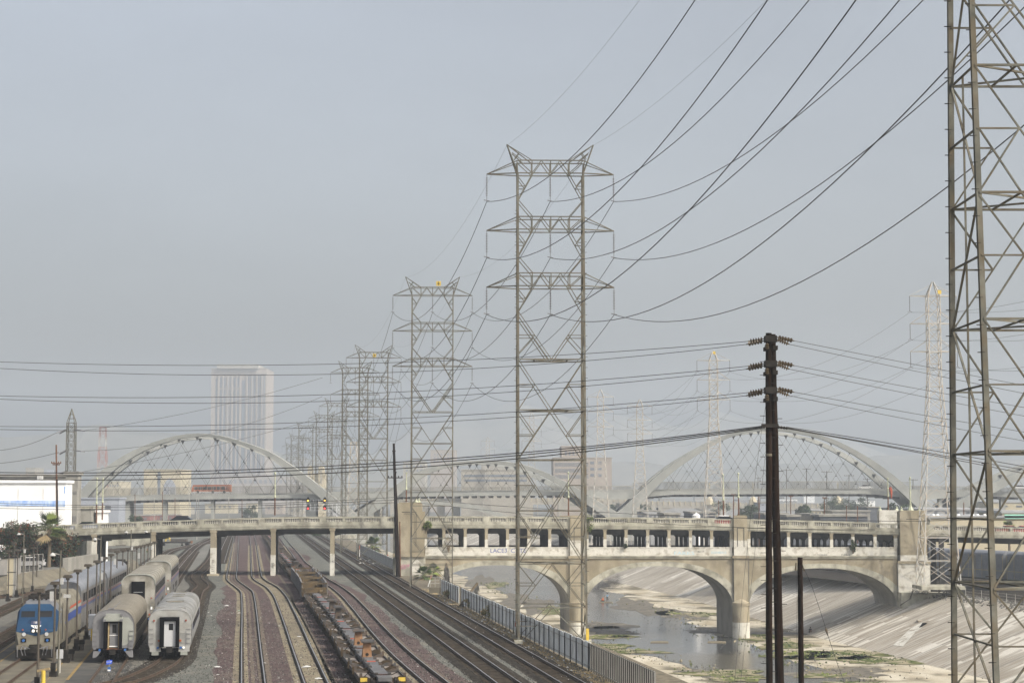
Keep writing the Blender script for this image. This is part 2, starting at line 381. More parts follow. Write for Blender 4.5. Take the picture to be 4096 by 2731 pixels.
# ================================================================= GROUND, RIVER, TRACKS
def toe(Y):
    if Y <= 290: return 47.8 + RIV*(Y-290)
    if Y <= 400: return 47.8 - .085*(Y-290)
    return 38.45 - .142*(Y-400)
YS = [-60, 60, 120, 180, 240, 290, 320, 345, 372, 400, 500, 700, 1000, 1500, 2200, 3200, 4600]
def sheet(name, f0, z0, f1, z1, m, nx=1):
    mb = MB()
    for a, b in zip(YS[:-1], YS[1:]):
        for i in range(nx):
            u, w = i/nx, (i+1)/nx
            g = lambda Y, t: (f0(Y)+(f1(Y)-f0(Y))*t, Y, z0+(z1-z0)*t)
            mb.quad(g(a, u), g(a, w), g(b, w), g(b, u))
    return tag(mb.build(name, m), kind='structure')
BED = -9.6
def slope_mat(name, ca, cb, cw, sx):
    m = bpy.data.materials.new(name); m.use_nodes = True; t = m.node_tree; N = t.nodes; L = t.links; b = N['Principled BSDF']
    b.inputs['Roughness'].default_value = .9
    tc = N.new('ShaderNodeTexCoord'); ro = N.new('ShaderNodeMapping'); ro.inputs['Rotation'].default_value = (0, 0, -RZ)
    L.new(tc.outputs['Object'], ro.inputs[0])
    def noise(scale, st, det=5):
        mp = N.new('ShaderNodeMapping'); mp.inputs['Scale'].default_value = st; L.new(ro.outputs[0], mp.inputs[0])
        n = N.new('ShaderNodeTexNoise'); n.inputs['Scale'].default_value = scale; n.inputs['Detail'].default_value = det
        L.new(mp.outputs[0], n.inputs['Vector']); return n.outputs[0]
    def ramp(src, a, b_, ca_, cb_):
        r = N.new('ShaderNodeValToRGB'); r.color_ramp.elements[0].position = a; r.color_ramp.elements[1].position = b_
        r.color_ramp.elements[0].color = (*ca_, 1); r.color_ramp.elements[1].color = (*cb_, 1); L.new(src, r.inputs[0]); return r.outputs[0]
    def mix(f, a, b_):
        x = N.new('ShaderNodeMix'); x.data_type = 'RGBA'; L.new(f, x.inputs[0]); L.new(a, x.inputs[6])
        if isinstance(b_, tuple): x.inputs[7].default_value = (*b_, 1)
        else: L.new(b_, x.inputs[7])
        return x.outputs[2]
    base = ramp(noise(.12, (1, 1, 1), 7), .38, .62, ca, cb)
    fine = ramp(noise(2.2, (sx, 1, sx), 5), .45, .66, (0, 0, 0), (.6,)*3)
    c = mix(fine, base, cw)
    br = N.new('ShaderNodeTexBrick'); br.inputs['Scale'].default_value = 1.0; br.inputs['Brick Width'].default_value = 5.0
    br.inputs['Row Height'].default_value = .9; br.inputs['Mortar Size'].default_value = .0; br.inputs['Bias'].default_value = 0.0
    br.inputs['Color1'].default_value = (0, 0, 0, 1); br.inputs['Color2'].default_value = (1, 1, 1, 1)
    L.new(ro.outputs[0], br.inputs['Vector'])
    big = ramp(noise(.07, (.7, 1.4, .7), 4), .50, .54, (0, 0, 0), (1, 1, 1))
    mu = N.new('ShaderNodeMath'); mu.operation = 'MULTIPLY'
    r2 = ramp(br.outputs['Color'], .48, .52, (0, 0, 0), (.8,)*3); L.new(r2, mu.inputs[0]); L.new(big, mu.inputs[1])
    c = mix(mu.outputs[0], c, tuple(min(1, x*1.18) for x in cw))
    dk = ramp(noise(1.1, (sx*.6, 1, sx*.6), 4), .62, .74, (0, 0, 0), (.5,)*3)
    c = mix(dk, c, (.085, .075, .06))
    # expansion joints every 12 m
    w = N.new('ShaderNodeTexWave'); w.bands_direction = 'Y'; w.inputs['Scale'].default_value = .026; L.new(ro.outputs[0], w.inputs[0])
    c = mix(ramp(w.outputs['Fac'], .002, .006, (.7,)*3, (0, 0, 0)), c, (.15, .14, .12))
    L.new(c, b.inputs['Base Color']); return m
M['bank'] = slope_mat('sloped_bank_concrete', (.24, .205, .155), (.32, .285, .23), (.52, .495, .435), .10)

sheet('ground', lambda Y: -3500, -.02, lambda Y: fence_x(Y)+5, -.02, M['yard'])
sheet('river_bank', lambda Y: fence_x(Y)+5, -.02, lambda Y: fence_x(Y)+21, BED, M['bank'])
sheet('riverbed', lambda Y: fence_x(Y)+21, BED, toe, BED, M['bed'])
sheet('river_bank', toe, BED, lambda Y: toe(Y)+17.5, -2.6, M['bank'])
sheet('ground', lambda Y: toe(Y)+17.5, -2.6, lambda Y: 3500, -2.6, M['yard'])

# water, an irregular sheet along the middle of the bed
mw = bpy.data.materials.new('shallow_river_water'); mw.use_nodes = True
_t = mw.node_tree; _b = _t.nodes['Principled BSDF']
_b.inputs['Base Color'].default_value = (.085, .095, .10, 1); _b.inputs['Roughness'].default_value = .13; _b.inputs['Specular IOR Level'].default_value = .55
_tc = _t.nodes.new('ShaderNodeTexCoord'); _mp = _t.nodes.new('ShaderNodeMapping'); _mp.inputs['Scale'].default_value = (1.4, .7, 1)
_n = _t.nodes.new('ShaderNodeTexNoise'); _n.inputs['Scale'].default_value = 1.3; _n.inputs['Detail'].default_value = 7; _n.inputs['Roughness'].default_value = .65
_n2 = _t.nodes.new('ShaderNodeTexNoise'); _n2.inputs['Scale'].default_value = .045; _n2.inputs['Detail'].default_value = 4
_r = _t.nodes.new('ShaderNodeMapRange'); _r.inputs[1].default_value = .42; _r.inputs[2].default_value = .60; _r.inputs[3].default_value = .15; _r.inputs[4].default_value = .9
_r2 = _t.nodes.new('ShaderNodeValToRGB'); _r2.color_ramp.elements[0].position = .4; _r2.color_ramp.elements[0].color = (.035, .038, .04, 1)
_r2.color_ramp.elements[1].position = .62; _r2.color_ramp.elements[1].color = (.085, .078, .06, 1)
_bp = _t.nodes.new('ShaderNodeBump'); _bp.inputs['Distance'].default_value = .06
_t.links.new(_tc.outputs['Object'], _mp.inputs[0]); _t.links.new(_mp.outputs[0], _n.inputs['Vector']); _t.links.new(_tc.outputs['Object'], _n2.inputs['Vector'])
_t.links.new(_n2.outputs[0], _r.inputs[0]); _t.links.new(_r.outputs[0], _bp.inputs['Strength']); _t.links.new(_n.outputs[0], _bp.inputs['Height'])
_t.links.new(_n2.outputs[0], _r2.inputs[0]); _t.links.new(_r2.outputs[0], _b.inputs['Base Color'])
_t.links.new(_bp.outputs[0], _b.inputs['Normal'])
WZ = BED + .03
L_ = [(1760, 2262), (1800, 2288), (1822, 2296), (1870, 2312), (1906, 2329), (1950, 2340), (1985, 2359), (2020, 2372), (2045, 2387), (2130, 2395), (2200, 2412), (2274, 2436), (2350, 2487),
      (2420, 2505), (2512, 2529), (2470, 2545), (2380, 2552), (2350, 2575), (2420, 2580), (2490, 2600), (2475, 2612), (2560, 2618), (2640, 2628), (2700, 2650), (2762, 2668), (2810, 2697), (2870, 2715), (2942, 2729), (3010, 2760), (3100, 2850)]
R_ = [(2300, 2262), (2350, 2285), (2420, 2325), (2454, 2352), (2513, 2409), (2603, 2432), (2660, 2440), (2693, 2451), (2740, 2462), (2751, 2480), (2793, 2510), (2860, 2540), (2990, 2551),
      (3058, 2592), (3120, 2600), (3143, 2612), (3151, 2633), (3210, 2652), (3284, 2668), (3300, 2685), (3443, 2713), (3485, 2733), (3600, 2850)]
def jag(P, k=.02):
    o = []
    for a, b in zip(P[:-1], P[1:]):
        n = 4
        for i in range(n):
            t = i/n; p = a.lerp(b, t); w = (b-a).length*k*3
            o.append(Vector((p.x+R.uniform(-w, w), p.y+R.uniform(-w, w)*.6, p.z)))
    o.append(P[-1]); return o
lw = jag([G(x, y, WZ) for x, y in L_]); rw = jag([G(x, y, WZ) for x, y in R_])
ring = [(p.x, p.y) for p in lw] + [(p.x, p.y) for p in reversed(rw)]
far = [(-150, 1300), (-190, 1300)]
mb = MB(); mb.add([(x, y, WZ) for x, y in ring], [tuple(range(len(ring)))])
tag(mb.build('river_water', mw), kind='structure')
mb = MB(); mb.quad((lw[0].x-1, lw[0].y, WZ), (rw[0].x, rw[0].y, WZ), (rw[0].x-110, rw[0].y+700, WZ), (lw[0].x-110, lw[0].y+700, WZ))
tag(mb.build('river_water', mw), kind='structure')

def patch(px, py, rx, ry, z, m, name, n=26, k=.45, kind='structure'):
    c = G(px, py, z); mb = MB(); P = []
    ph = [R.uniform(0, 6.28) for _ in range(5)]
    for i in range(n):
        t = 2*math.pi*i/n; q = 1 + k*(.5*math.sin(2*t+ph[0]) + .35*math.sin(3*t+ph[1]) + .3*math.sin(5*t+ph[2]) + .25*math.sin(9*t+ph[3])) + R.uniform(-.1, .1)
        P.append((c.x + rx*q*math.cos(t), c.y + ry*q*math.sin(t), z))
    mb.add(P, [tuple(range(n))]); return tag(mb.build(name, m), kind=kind)
# damp dark margins, then the weeds that grow in them
M['damp'] = mat('damp_silt', (.055, .05, .038), .7, (.12, .105, .08), .8, c3=(.20, .175, .13), sc3=.9, k3=.6)
for (a, b, c, d) in [(2380, 2500, 5.0, 4.5), (2440, 2520, 4.5, 3.2), (2560, 2425, 5, 10), (2720, 2455, 3.5, 6), (2850, 2520, 4.5, 2.2), (2150, 2420, 3, 10), (2060, 2398, 3, 10),
                     (3090, 2532, 7, 1.6), (3350, 2690, 7, 2.2), (2850, 2690, 3.5, 2.5), (1925, 2325, 3, 16)]:
    patch(a, b, c, d*2.6, BED+.045, M['damp'], 'damp_silt')
for i, (a, b, c, d) in enumerate([(2410, 2545, 4.4, 1.6), (2480, 2545, 2.2, .7), (2395, 2585, 4.8, 2.0), (2560, 2598, 1.2, .4), (2440, 2602, 6.5, 1.6), (2800, 2455, 2.6, 2.6), (2700, 2452, 1.5, 1.3),
                     (3060, 2548, 3.2, 2.4), (3150, 2580, 4, 2.2), (3210, 2618, 4.2, 2.3), (3360, 2618, 7, 2.4), (3500, 2640, 5.5, 2.0), (3290, 2700, 4, .8), (3410, 2728, 3, .5),
                     (2900, 2690, 4.5, 1.6), (2960, 2712, 3.5, 1.2), (1985, 2337, 3, 5), (2210, 2438, 3, 4), (3560, 2592, 3.5, 5)]):
    d *= 3.0; patch(a, b, c, d, BED+.07, M['algae'], 'river_weed', kind='stuff')
    # low tufts
    ct = G(a, b, BED); mb = MB()
    for k in range(int(8*c*d/3)+12):
        x = ct.x + R.gauss(0, c*.4); y = ct.y + R.gauss(0, d*.4); h = R.uniform(.05, .25); w = R.uniform(.08, .3); an = R.uniform(0, 3.14)
        mb.add([(x-w*math.cos(an), y-w*math.sin(an), BED+.05), (x+w*math.cos(an), y+w*math.sin(an), BED+.05), (x+R.uniform(-.1, .1), y, BED+.05+h)], [(0, 1, 2)])
    tag(mb.build('river_weed', M['leaf_light'] if i % 3 == 0 else M['leaf']), kind='stuff')
# concrete slabs in the stream
for i, (px, py, w, lab) in enumerate([(2423, 2407, 1.3, 'broken concrete slab in the stream that carries the burning fire'),
                     (2637, 2566, 1.25, 'flat pale slab lying in the stream in front of the middle arch'),
                     (2866, 2566, 1.3, 'flat pale slab with green weed on it beside the right pier')]):
    c = G(px, py, BED+.1); mb = MB()
    P = [(c.x-w*1.1, -.5), (c.x+w*1.0, -.6), (c.x+w*1.15, .3), (c.x+.2, .75), (c.x-w*.9, .5)]
    P = [(x, c.y+y*1.5) for x, y in P]
    mb.add([(x, y, BED) for x, y in P]+[(x, y, BED+.16) for x, y in P], [(0, 1, 6, 5), (1, 2, 7, 6), (2, 3, 8, 7), (3, 4, 9, 8), (4, 0, 5, 9), (5, 6, 7, 8, 9)])
    tag(mb.build('concrete_slab', M['strip']), lab, 'slab')
# drain outlet cut into the right bank, its low walls and the concrete rib beside it
def bank_pt(Y, o, up=0.0):     # point on the right bank, o metres up the slope from the toe
    return Vector((toe(Y)+o, Y, BED + .4*o + up))
def bpix(px, py, up=0):        # sight line on to the right bank
    o = 8.0
    d = ray(px, py)
    lo, hi = 50.0, 900.0
    for _ in range(60):
        mid = (lo+hi)/2; x = d.x/d.y*mid; z = CAMZ + d.z/d.y*mid; zb = BED + .4*(x-toe(mid)) + up
        if z > zb: lo = mid
        else: hi = mid
    return Vector((d.x/d.y*lo, lo, CAMZ + d.z/d.y*lo))
a0, a1 = bpix(3684, 2484), bpix(3712, 2486); b0, b1 = bpix(3575, 2580), bpix(3610, 2582)
mb = MB()
mb.box(a0.x-.4, a1.x+.4, a0.y-.2, a0.y+1.4, a0.z-1.4, a0.z+.12)
o_ = mb.build('headwall', M['bank'])
dr = thing('storm_drain', 'storm drain outlet with a dark opening cut into the right sloping bank', 'drain')
o_.parent = dr; o_.name = 'headwall'
mb = MB(); mb.box(a0.x-.1, a1.x+.1, a0.y-.26, a0.y-.21, a0.z-1.15, a0.z-.1); mb.build('opening', M['black'], dr)
mb = MB(); Q = [bpix(x, y) + Vector((0, 0, .05)) for x, y in ((3683, 2490), (3704, 2496), (3660, 2530), (3612, 2584), (3573, 2580), (3640, 2515))]
mb.add(Q, [(0, 5, 4, 3, 2, 1)]); mb.build('lit_wing_wall', M['pale_conc'], dr)  # flat pale sheet, the sunlit recess side put into its colour
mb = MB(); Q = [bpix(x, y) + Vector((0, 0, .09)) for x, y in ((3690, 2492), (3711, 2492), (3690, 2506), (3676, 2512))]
mb.add(Q, [(0, 3, 2, 1)]); mb.build('shadowed_mouth', M['black'], dr)  # black sheet paints the shade inside the outlet

def track(name, label, line, tie=None, zt=.05, gauge=1.435, step=.62, bed=None, bedw=1.75, railm='rail', top=True):
    t = thing(name, label, 'railway track')
    if bed:
        mb = MB(); strip(mb, line, -bedw, bedw, zt-.03)
        a = offset(line, -bedw); b = offset(line, -bedw-.5); c = offset(line, bedw); d = offset(line, bedw+.5)
        for i in range(len(line)-1):
            mb.quad((b[i].x, b[i].y, 0), (a[i].x, a[i].y, zt-.03), (a[i+1].x, a[i+1].y, zt-.03), (b[i+1].x, b[i+1].y, 0))
            mb.quad((c[i].x, c[i].y, zt-.03), (d[i].x, d[i].y, 0), (d[i+1].x, d[i+1].y, 0), (c[i+1].x, c[i+1].y, zt-.03))
        tag(mb.build('ballast_bed', bed, t), kind='stuff')
    for s in (-1, 1):
        o = s*(gauge/2+.035); mb = MB()
        for lo, hi, z0, z1 in ((-.075, .075, zt, zt+.03), (-.02, .02, zt+.03, zt+.13), (-.038, .038, zt+.13, zt+.17)):
            a = offset(line, o+lo); b = offset(line, o+hi)
            for i in range(len(line)-1):
                A, B, C_, D_ = a[i], b[i], b[i+1], a[i+1]
                mb.add([(A.x, A.y, z0), (B.x, B.y, z0), (C_.x, C_.y, z0), (D_.x, D_.y, z0), (A.x, A.y, z1), (B.x, B.y, z1), (C_.x, C_.y, z1), (D_.x, D_.y, z1)],
                       [(0, 4, 7, 3), (1, 2, 6, 5)] + ([(4, 5, 6, 7)] if z1 < zt+.16 else []))
                if z1 > zt+.16:
                    mb.add([(A.x, A.y, z1), (B.x, B.y, z1), (C_.x, C_.y, z1), (D_.x, D_.y, z1)], [(0, 1, 2, 3)], 1 if top else 0)
        mb.build('rail', [M[railm], M['railtop']], t)
    if tie:
        mb = MB(); acc = 0
        for i in range(len(line)-1):
            p, q = line[i], line[i+1]; d = q-p; L = d.length; u = d/L; k = acc
            while k < L:
                c = p+u*k; an = math.atan2(u.y, u.x) + math.pi/2 + R.uniform(-.02, .02)
                mb.rbox(c.x, c.y, zt-.06, zt+.0+R.uniform(-.012, .012), 2.5+R.uniform(-.1, .1), .22, an); k += step
            acc = k-L
        tag(mb.build('ties', M[tie], t), kind='stuff')
    return t
def pxl(P, z=.12, step=3.0): return smooth_line([G(x, y, z) for x, y in P], step)
def straight(x0, y0, x1, y1, n=30):
    return [Vector((x0+(x1-x0)*i/n, y0+(y1-y0)*i/n, 0)) for i in range(n+1)]
M1x = lambda Y: 3.84 - .1389*(Y-120.8)
M2x = lambda Y: -.29 - .1411*(Y-120.8)
# grey gravel over the whole yard between the coaches and the fence
lineL = [(-16, 60), (-24.2, 120.8), (-31, 170), (-38, 215), (-52, 320), (-100, 640), (-160, 1000)]
lineR = [(fence_x(Y)+.0, Y) for Y in (1000, 640, 320, 215, 170, 120.8, 60)]
poly('gravel', [(x, y) for x, y in lineL]+lineR, .0, M['gravel'])
mar_l = [(858, 2990), (854, 2731), (862, 2660), (870, 2560), (878, 2469), (905, 2390), (890, 2354), (900, 2300), (915, 2240), (918, 2180), (925, 2130), (930, 2100)]
mar_r = [(1085, 2100), (1118, 2130), (1150, 2165), (1195, 2210), (1250, 2262), (1304, 2308), (1415, 2360), (1537, 2455), (1608, 2517), (1709, 2600), (1783, 2658), (1890, 2731), (2180, 2990)]
pl = [G(x, y) for x, y in mar_l]; pr = [G(x, y) for x, y in mar_r]
mb = MB(); rr = jag(pl, .008) + list(reversed(jag(list(reversed(pr)), .008)))[::-1][::1]
rr = jag(pl, .006) + jag(pr, .006)
mb.add([(p.x, p.y, .008) for p in rr], [tuple(range(len(rr)))])
tag(mb.build('maroon_ballast', M['maroon']), kind='structure')

tlA = pxl([(1022, 2990), (1013, 2731), (1007, 2637), (1002, 2548), (997, 2447), (991, 2385), (985, 2364), (959, 2343), (930, 2320), (926, 2305), (930, 2280), (935, 2233), (943, 2170), (946, 2135), (948, 2100), (950, 2075)])
tlB = pxl([(1380, 2990), (1264, 2731), (1232, 2653), (1201, 2577), (1175, 2510), (1140, 2427), (1120, 2385), (1104, 2364), (1084, 2345), (1050, 2326), (1030, 2310), (1025, 2289), (1018, 2225), (1013, 2169), (1007, 2139), (1000, 2105), (995, 2080)])
tlC = smooth_line([G(x, y, 1.3) for x, y in [(1565, 2731), (1478, 2640), (1442, 2592), (1385, 2512), (1337, 2455), (1300, 2410), (1262, 2370), (1245, 2340), (1225, 2315), (1190, 2278), (1150, 2238), (1120, 2205), (1098, 2170), (1070, 2137), (1045, 2105), (1030, 2085)]])
for p_ in tlC: p_.z = .12
tlC = [Vector((tlC[0].x + (tlC[0]-tlC[1]).normalized().x*40, tlC[0].y + (tlC[0]-tlC[1]).normalized().y*40, .12))] + tlC
tlD = pxl([(2060, 2990), (1744, 2731), (1609, 2618), (1510, 2517), (1438, 2434), (1382, 2376), (1336, 2342), (1285, 2311), (1239, 2273), (1209, 2250), (1184, 2217), (1151, 2178), (1112, 2127), (1090, 2100), (1070, 2080)])
def panels(line, segs, name='track_panel'):
    for (o0, o1, m, i0, i1, nm) in segs:
        n = len(line); a = int(i0*n); b = int(i1*n)
        mb = MB(); strip(mb, line[a:b], o0, o1, .022)
        tag(mb.build(nm, M[m]), kind='structure')
panels(tlA, [(-1.35, -.90, 'strip', 0, .42, 'track_panel'), (.90, 1.25, 'strip_worn', 0, .2, 'track_panel'), (-.58, -.30, 'strip', 0, .42, 'track_panel'), (.38, .58, 'strip_worn', 0, .42, 'track_panel'), (-.12, .14, 'strip_worn', 0, .42, 'track_panel')])
panels(tlB, [(-1.35, -.90, 'strip', 0, .42, 'track_panel'), (.90, 1.35, 'strip', 0, .42, 'track_panel'), (-.55, .55, 'strip', 0, .20, 'track_panel'), (-.56, -.32, 'strip', .20, .42, 'track_panel'), (.32, .56, 'strip', .20, .42, 'track_panel')])
panels(tlC, [(-2.6, -2.2, 'strip_worn', 0, .4, 'track_panel')])
panels(tlD, [(-1.30, -.90, 'strip', 0.02, .42, 'track_panel'), (.90, 1.25, 'strip_worn', 0, .42, 'track_panel')])
for ln in (tlA, tlB, tlD):
    for s_ in (-1, 1): panels(ln, [(s_*.76-.15, s_*.76+.15, 'slot', 0, .5, 'flangeway')])
# panels of tlA / tlB / tlD further off change to dark ties
track('railway_track', 'leftmost main track on maroon ballast, kinked just beyond the bridge shadow', tlA)
track('railway_track', 'second main track on maroon ballast, laid between wide tan concrete panels', tlB)
track('railway_track', 'track under the long string of empty flatcars', tlC, 'tie')
track('railway_track', 'curving track just right of the flatcars on maroon ballast', tlD)
track('railway_track', 'left one of the two straight tracks on dark ties along the fence side', straight(M2x(70), 70, M2x(1000), 1000), 'tie', .12, bed=M['gravel_dark'], bedw=1.35)
track('railway_track', 'straight track nearest to the grey fence', straight(M1x(60), 60, M1x(1000), 1000), 'tie', .12, bed=M['gravel_dark'], bedw=1.35)
# yard tracks
t7 = [G(x, y) for x, y in [(200, 2790), (498, 2731), (600, 2692), (640, 2672), (672, 2650), (692, 2625)]] + [Vector((-25.5-.15*(Y-140), Y, 0)) for Y in (146, 160, 185, 215, 240)] + \
     [G(x, y) for x, y in [(812, 2345), (785, 2310), (812, 2280), (850, 2235), (866, 2180), (872, 2150)]]
t7 = smooth_line(t7)
track('railway_track', 'rusty track curving left out from under the silver coach', t7, 'tie', .05, bed=M['gravel_dark'], bedw=1.3, top=False)
t8 = [Vector((-29.2-.155*(Y-137.5), Y, 0)) for Y in (116, 130, 150, 180, 210, 240, 280)]
track('railway_track', 'half buried track under the coach with the patched grey end', smooth_line(t8), top=False)
t9 = [Vector((-35-.15*(Y-175), Y, 0)) for Y in (150, 180, 210, 240, 270, 300, 340, 420)]
track('railway_track', 'track under the two tall coaches with the open end doorway', smooth_line(t9), 'tie', .05, top=False)
t10 = [Vector((-35.9-.135*(Y-139.4), Y, 0)) for Y in (90, 120, 150, 180, 210, 240, 300, 380)]
track('railway_track', 'track under the blue nosed locomotive', smooth_line(t10), top=False)
track('railway_track', 'second track left of the locomotive, running to the left edge', straight(-36.5, 110, -58, 260), 'tie', .05, top=False)
track('railway_track', 'far left track beside the low yard wall', straight(-47, 145, -66, 280), 'tie', .05, top=False)
track('railway_track', 'farthest left track curving along the foot of the sloping wall', smooth_line([Vector((-62, 185, 0)), Vector((-63.5, 215, 0)), Vector((-60, 240, 0)), Vector((-56, 262, 0))]), 'tie', .05, top=False)
for lab, P in [('yard lead left of the bridge column, rising away beyond the bridge', [(640, 2330), (700, 2270), (745, 2220), (790, 2180), (850, 2150)]),
               ('weedy siding between the pale wall and the yard lead beyond the bridge', [(585, 2260), (640, 2225), (700, 2195), (850, 2165)]),
               ('short curved siding in front of the yellow track machine', [(360, 2190), (322, 2245), (350, 2265)]),
               ('track far beyond the bridge left of the maroon ballast', [(880, 2250), (905, 2180), (925, 2130), (935, 2095)])]:
    track('railway_track', lab, pxl(P), 'tie', .05, bed=M['gravel_dark'], bedw=1.5)
# paved areas in the yard
def ribbon(name, xf0, xf1, y0, y1, z, m, kind='structure', n=10):
    mb = MB()
    for i in range(n):
        a = y0+(y1-y0)*i/n; b = y0+(y1-y0)*(i+1)/n
        mb.quad((xf0(a), a, z), (xf1(a), a, z), (xf1(b), b, z), (xf0(b), b, z))
    return tag(mb.build(name, M[m]), kind=kind)
ribbon('pavement', lambda Y: -35.9-.135*(Y-139.4)-2.2, lambda Y: -35.9-.135*(Y-139.4)+2.0, 90, 240, .004, 'walk')
ribbon('pavement', lambda Y: -33.9-.135*(Y-139.4), lambda Y: -30.9-.155*(Y-137.5), 90, 215, .008, 'asphalt')
ribbon('pavement', lambda Y: -33.7-.135*(Y-139.4), lambda Y: -31.9-.15*(Y-139.4), 90, 240, .012, 'walk')
ribbon('pavement', lambda Y: -43-.14*(Y-139.4), lambda Y: -38.3-.135*(Y-139.4), 90, 200, .004, 'asphalt')
ribbon('pavement', lambda Y: -30.9-.155*(Y-137.5), lambda Y: -27.9-.155*(Y-137.5), 90, 150, .004, 'asphalt')
mb = MB(); P = [G(x, y) for x, y in [(262, 2718), (275, 2718), (378, 2592), (370, 2590)]]; mb.add([(p.x, p.y, .02) for p in P], [(0, 1, 2, 3)]); tag(mb.build('painted_line', M['yellow_line']), kind='structure')
for P in ([(178, 2728), (188, 2722), (262, 2640), (258, 2638)], [(0, 2612), (0, 2608), (62, 2565), (63, 2568)], [(0, 2648), (0, 2643), (64, 2597), (64, 2601)]):
    mb = MB(); Q = [G(x, y) for x, y in P]; mb.add([(p.x, p.y, .02) for p in Q], [(0, 1, 2, 3)]); tag(mb.build('painted_line', M['yellow_line']), kind='structure')
# paved wedge beyond the bridge
P = [G(x, y) for x, y in [(705, 2288), (795, 2280), (820, 2262), (850, 2200), (862, 2160), (800, 2178), (770, 2205)]]
mb = MB(); mb.add([(p.x, p.y, .012) for p in P], [tuple(range(len(P)))]); tag(mb.build('pavement', M['farground']), kind='structure')
P = [G(x, y) for x, y in [(560, 2300), (700, 2290), (760, 2205), (870, 2160), (860, 2128), (330, 2150), (300, 2290)]]
mb = MB(); mb.add([(p.x, p.y, .006) for p in P], [tuple(range(len(P)))]); tag(mb.build('gravel', M['gravel']), kind='structure')

# grey board fence along the top of the left bank
def board_fence(label, Y0, Y1, h=1.95, pitch=.62, m='fence', gap=None):
    f = thing('board_fence', label, 'fence'); mb = MB(); n = int((Y1-Y0)/pitch)
    for i in range(n):
        y = Y0+i*pitch; x = fence_x(y); hh = h+R.uniform(-.05, .05)
        mb.rbox(x, y+pitch/2, .12, hh, .05, pitch*.93, RZ)
    mb.build('boards', M[m], f)
    mb = MB(); 
    for z in (h-.32, .34): mb.bar((fence_x(Y0)-.06, Y0, z), (fence_x(Y1)-.06, Y1, z), .05)
    mb.build('rails', M['steel_far'], f)
    mb = MB(); mb.rbox(0, 0, 0, h+.02, .07, .07, RZ); po = None
    for i in range(0, n+1, 4):
        y = Y0+i*pitch
        if po is None: po = mb.build('post', M['dirt_black'], f)
        else: po = po.copy(); col.objects.link(po)
        po.location = (fence_x(y)-.1, y, 0)
    return f
board_fence('grey board fence along the river bank between the tracks and the leaning dead plant', 131.0, 211.0)
board_fence('short run of grey board fence behind the leaning dead plant', 213.5, 233.5)
board_fence('grey board fence beyond the bridge beside the far palm', 292.0+14, 420.0)
# the wire panel part of the fence nearest to the camera
f = thing('wire_fence', 'open wire mesh fence panels with dark posts in front of the board fence', 'fence')
mb = MB(); n = 34; mb.rbox(0, 0, 0, 1.95, .06, .06, RZ); po = mb.build('post', M['dirt_black'], f)
for i in range(n):
    y = 131.0-i*.62
    if i: po = po.copy(); col.objects.link(po)
    po.location = (fence_x(y), y, 0)
mb = MB()
for z in (1.9, .2): mb.bar((fence_x(131), 131, z), (fence_x(110), 110, z), .05)
mb.build('rails', M['steel_far'], f)
mb = MB()
for i in range(14*34):
    y = 131-i*.62/14; mb.rbox(fence_x(y)+.03, y, .2, 1.88, .012, .02, RZ)
tag(mb.build('wire_mesh', M['steel_far'], f), kind='stuff')
# scruffy verge along the fence
M['verge'] = mat('dry_verge', (.11, .10, .075), .95, (.21, .18, .13), 1.2, c3=(.06, .055, .045), sc3=1.8, k3=.6, bump=.5, bsc=6)
mb = MB()
ys = [60+8*i for i in range(60)]
for a, b in zip(ys[:-1], ys[1:]):
    mb.quad((fence_x(a)-1.5-.5*math.sin(a), a, .012), (fence_x(a)+5, a, .012), (fence_x(b)+5, b, .012), (fence_x(b)-1.5-.5*math.sin(b), b, .012))
tag(mb.build('verge', M['verge']), kind='structure')
# litter
k = 0
for px, py, s, lab in [(908, 2422, .55, 'long strip of white paper on the gravel left of the leftmost main track'), (957, 2451, .35, 'white paper lying against the left rail of the leftmost main track'),
                  (916, 2262+38, .35, 'white bag beside the rail at the edge of the bridge shadow'), (1225, 2666, .6, 'crumpled pale sack lying between the rails of the second track'),
                  (868, 2666, .4, 'white rag on the gravel near the bottom left of the maroon ballast'), (872, 2697, .2, 'small white cup on the maroon ballast near the bottom edge'),
                  (1076, 2491, .22, 'pair of white scraps between the two left main tracks'), (1118, 2502, .18, 'white scrap on the tan panel left of the second track'),
                  (1196, 2545, .3, 'pale rag between the rails of the second track'), (1275, 2713, .45, 'dark and white cloth lying on the right rail of the second track'),
                  (1671, 2664, .14, 'white cup on the maroon ballast right of the curving track'), (980, 2384, .15, 'small white scrap near the bend of the leftmost main track'),
                  (835, 2449, .16, 'white scrap on the grey gravel right of the silver coach'), (846, 2461, .18, 'second white scrap on the grey gravel right of the silver coach'),
                  (2088, 2542, .25, 'white bag at the foot of the near lattice tower'), (1894, 2444, .25, 'white bag at the foot of the fence among dry bushes'),
                  (1059, 2650, .18, 'yellowish cup beside the right rail of the leftmost main track'), (2562, 2551, .18, 'white scrap floating in the stream'),
                  (956, 2441, .22, 'green bag beside the left rail of the leftmost main track')]:
    c = G(px, py, (.05 if px < 2300 else WZ)); mb = MB(); n = 7
    P = [(c.x+s*R.uniform(.4, .8)*math.cos(6.28*i/n), c.y+s*R.uniform(.4, .8)*1.2*math.sin(6.28*i/n), c.z+R.uniform(0, .04)) for i in range(n)]
    mb.add(P+[(c.x, c.y, c.z+s*.22)], [(i, (i+1) % n, n) for i in range(n)])
    tag(mb.build('litter', M['teal'] if 'green' in lab else M['litter']), lab, 'litter')
mb = MB()
